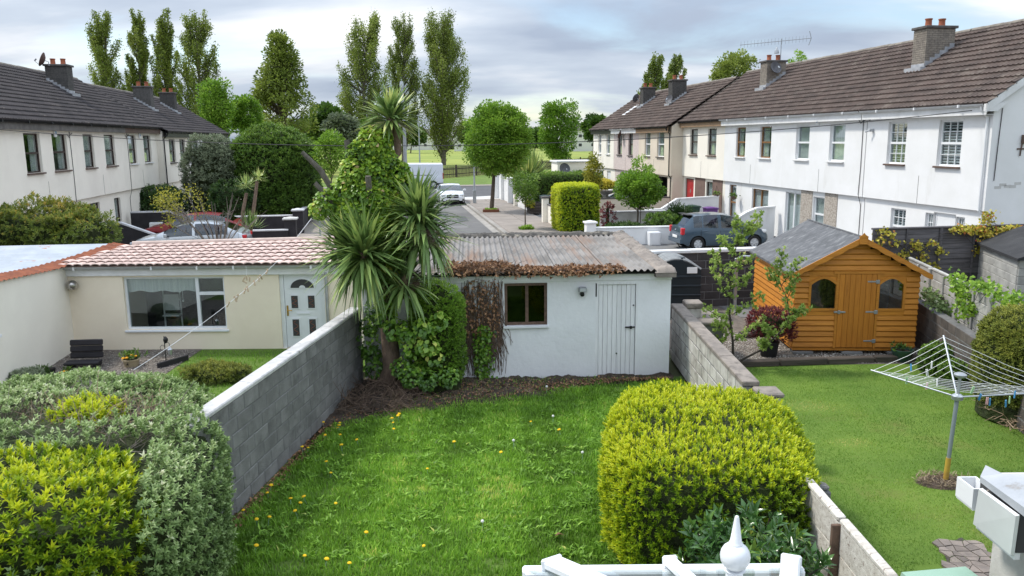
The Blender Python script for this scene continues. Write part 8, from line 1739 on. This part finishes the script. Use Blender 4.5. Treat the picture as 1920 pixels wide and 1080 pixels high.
# crazy paving, stone by stone
cpv = sheet('crazy_paving', [(4.28, 5.4), (5.4, 5.4), (5.2, 8.6), (4.85, 8.4), (4.4, 7.0)], .010, 'mortar_dark', label='patch of crazy paving beside the mown lawn')
pg = random.Random(77); nxp, nyp = 9, 17; gp = {(i, j): (4.3 + i * .115 + pg.uniform(-.045, .045), 6.55 + j * .115 + pg.uniform(-.045, .045)) for i in range(nxp + 1) for j in range(nyp + 1)}
for i in range(nxp):
    for j in range(nyp):
        q4 = [gp[i, j], gp[i + 1, j], gp[i + 1, j + 1], gp[i, j + 1]]; cx_, cy_ = sum(p[0] for p in q4) / 4, sum(p[1] for p in q4) / 4
        if not (4.3 + max(0, cy_ - 6.2) * .22 < cx_ < 5.3): continue
        q4 = [(cx_ + (p[0] - cx_) * .90, cy_ + (p[1] - cy_) * .90) for p in q4]; MB().prism(q4, .0, .022 + pg.uniform(0, .008), 'xy').build('stone', 'crazy_stone', cpv)

# ------------------------------------------------------------------ lean-to roof corner and conservatory below the camera
lt = thing('lean_to', 'grey sheet-roofed lean-to with a loose white panel at the picture corner', 'lean-to', (4.3, 5.9, 0)); bo_ = Vector((4.3, 5.9, 0))
def lpt(px, py, z): return GP(px, py, z) - bo_
e1, e2, e3, e4 = lpt(1838, 893, 1.78), lpt(1848, 872, 1.86), lpt(1880, 888, 1.84), lpt(1990, 888, 1.95)
b1 = lpt(1925, 955, 1.80); b2 = lpt(2060, 1000, 1.9)
q = MB(); q.face([e1, b1, e3, e2]); q.face([e3, b1, b2, e4]); q.face([e1 - Vector((0, 0, .05)), b1 - Vector((0, 0, .07)), b1, e1]); q.face([e1 - Vector((0, 0, .05)), e1, e2, e2 - Vector((0, 0, .05))]); q.face([e1 - Vector((0, 0, .05)), e2 - Vector((0, 0, .05)), e4 - Vector((0, 0, .08)), b2 - Vector((0, 0, .08)), b1 - Vector((0, 0, .07))]); q.build('roof_sheet', 'grey_sheet', lt)
a, b, c, d = lpt(1842, 915, 1.70), lpt(1912, 966, 1.72), lpt(1902, 1040, 1.28), lpt(1831, 981, 1.28)
def slab(mb, pts, th):
    n = (pts[1] - pts[0]).cross(pts[3] - pts[0]).normalized() * th; bk = [p + n for p in pts]; mb.raw(list(pts) + bk, [(0, 1, 2, 3), (7, 6, 5, 4), (0, 4, 5, 1), (1, 5, 6, 2), (2, 6, 7, 3), (3, 7, 4, 0)])
q = MB(); slab(q, [a, b, c, d], -.03); q.build('white_panel', 'white_plastic', lt); q = MB(); slab(q, [d + Vector((0, 0, .035)), c + Vector((0, 0, .035)), c - Vector((0, 0, .045)), d - Vector((0, 0, .045))], .045); q.build('bottom_rail', 'white_trim', lt); q = MB(); slab(q, [a.lerp(b, .12) + Vector((0, 0, .01)), a.lerp(b, .15) + Vector((0, 0, .01)), d.lerp(c, .15), d.lerp(c, .12)], .012); q.build('batten', 'coping_brown', lt)
w0 = lpt(1900, 1010, 1.3); q = MB(); q.box(w0.x + .22, w0.x + 2.0, w0.y - 1.2, w0.y + .6, 0, 1.62); q.build('wall', 'chalky', lt); 
MB().box(e1.x + .1, e1.x + 1.6, e1.y - .4, e1.y + .15, 1.3, 1.7).build('dark_gap', 'interior', lt)
gq = lpt(1824, 900, 1.62); q = MB(); q.box(gq.x - .06, gq.x + .10, gq.y - .14, gq.y + .12, -.0 + 1.40, 1.42); q.box(gq.x - .07, gq.x - .055, gq.y - .14, gq.y + .12, 1.42, 1.60); q.box(gq.x + .085, gq.x + .10, gq.y - .14, gq.y + .12, 1.42, 1.60); q.box(gq.x - .055, gq.x + .085, gq.y - .14, gq.y - .125, 1.42, 1.60); q.box(gq.x - .055, gq.x + .085, gq.y + .105, gq.y + .12, 1.42, 1.60); q.build('gutter_box', 'white_plastic', lt)
MB().cbox(gq.x + .08, gq.x + .5, gq.y - .02, gq.y + .02, 1.5, 1.56, .01).build('gutter_arm', 'white_plastic', lt)
# conservatory roof
cs = thing('conservatory', 'white conservatory roof with finial at the bottom of the view', 'conservatory', (1.1, 4.6, 0)); co = Vector((1.1, 4.6, 0)); EY, EZ = 4.95, AT(1200, 1066, 4.95).z
def cpt(px, py, Y): return AT(px, py, Y) - co
xl, xr = AT(985, 1066, EY).x - 1.1, AT(1508, 1066, EY).x - 1.1; ye = EY - 4.6
MB().cbox(xl, xr, ye - .03, ye + .03, EZ - .075, EZ - .015, .01).build('eaves_beam', 'frame_upvc', cs); MB().cbox(xl - .02, xr + .02, ye + .03, ye + .12, EZ - .10, EZ - .03, .015).build('gutter', 'frame_upvc', cs)
rid = Vector((AT(1378, 1040, 4.1).x - 1.1, -.55, EZ + .32))
for px, wd in ((1040, .075), (1260, .045), (1485, .06)):
    s_ = Vector((AT(px, 1060, EY).x - 1.1, ye + .02, EZ + .02)); t_ = rid + Vector(((px - 1300) / 900, -.2, -.02)); d = (t_ - s_); L = d.length; rzq = d.to_track_quat('X', 'Z'); X = Matrix.Translation(s_) @ rzq.to_matrix().to_4x4(); MB().cbox(-.02, L, -wd, wd, -.02, .04, .014, X=X).build('rafter', 'frame_upvc', cs); MB().cbox(-.045, -.015, -wd - .008, wd + .008, -.04, .05, .012, X=X).build('end_cap', 'frame_upvc', cs)
glz = MB(); glz.face([Vector((xl, ye, EZ - .005)), Vector((xr, ye, EZ - .005)), rid + Vector((.3, -.3, -.05)), rid + Vector((-.35, -.3, -.05))]); glz.build('roof_pane', 'glass', cs)
MB().box(xl, xr, ye - .05, ye - .0, 0.02, .6).build('dwarf_wall', 'white_render', cs)
for i in range(4):
    xx = xl + (xr - xl) * i / 3; MB().cbox(xx - .03, xx + .03, ye - .03, ye + .03, .6, EZ - .09, .01).build('mullion', 'frame_upvc', cs)
MB().box(xl - .3, xr + .2, -3.4, ye - .06, 0.0, .03).build('floor', 'interior', cs)
f0 = AT(1378, 1052, 4.1) - co; prof = [(.03, -.16), (.05, -.12), (.045, -.06), (.06, -.05)] + [(.083 * math.sin(math.pi * (i + .6) / 9.2), .03 - .083 * math.cos(math.pi * (i + .6) / 9.2)) for i in range(9)] + [(.040, .105), (.036, .115), (.032, .12), (.012, .262), (.008, .270), (.002, .272)]
MB().lathe(prof, 24, f0).build('finial', 'frame_upvc', cs, smooth=55); MB().cbox(f0.x - .04, f0.x + .04, -3.2, f0.y + .03, f0.z - .24, f0.z - .14, .012).build('ridge_bar', 'frame_upvc', cs)
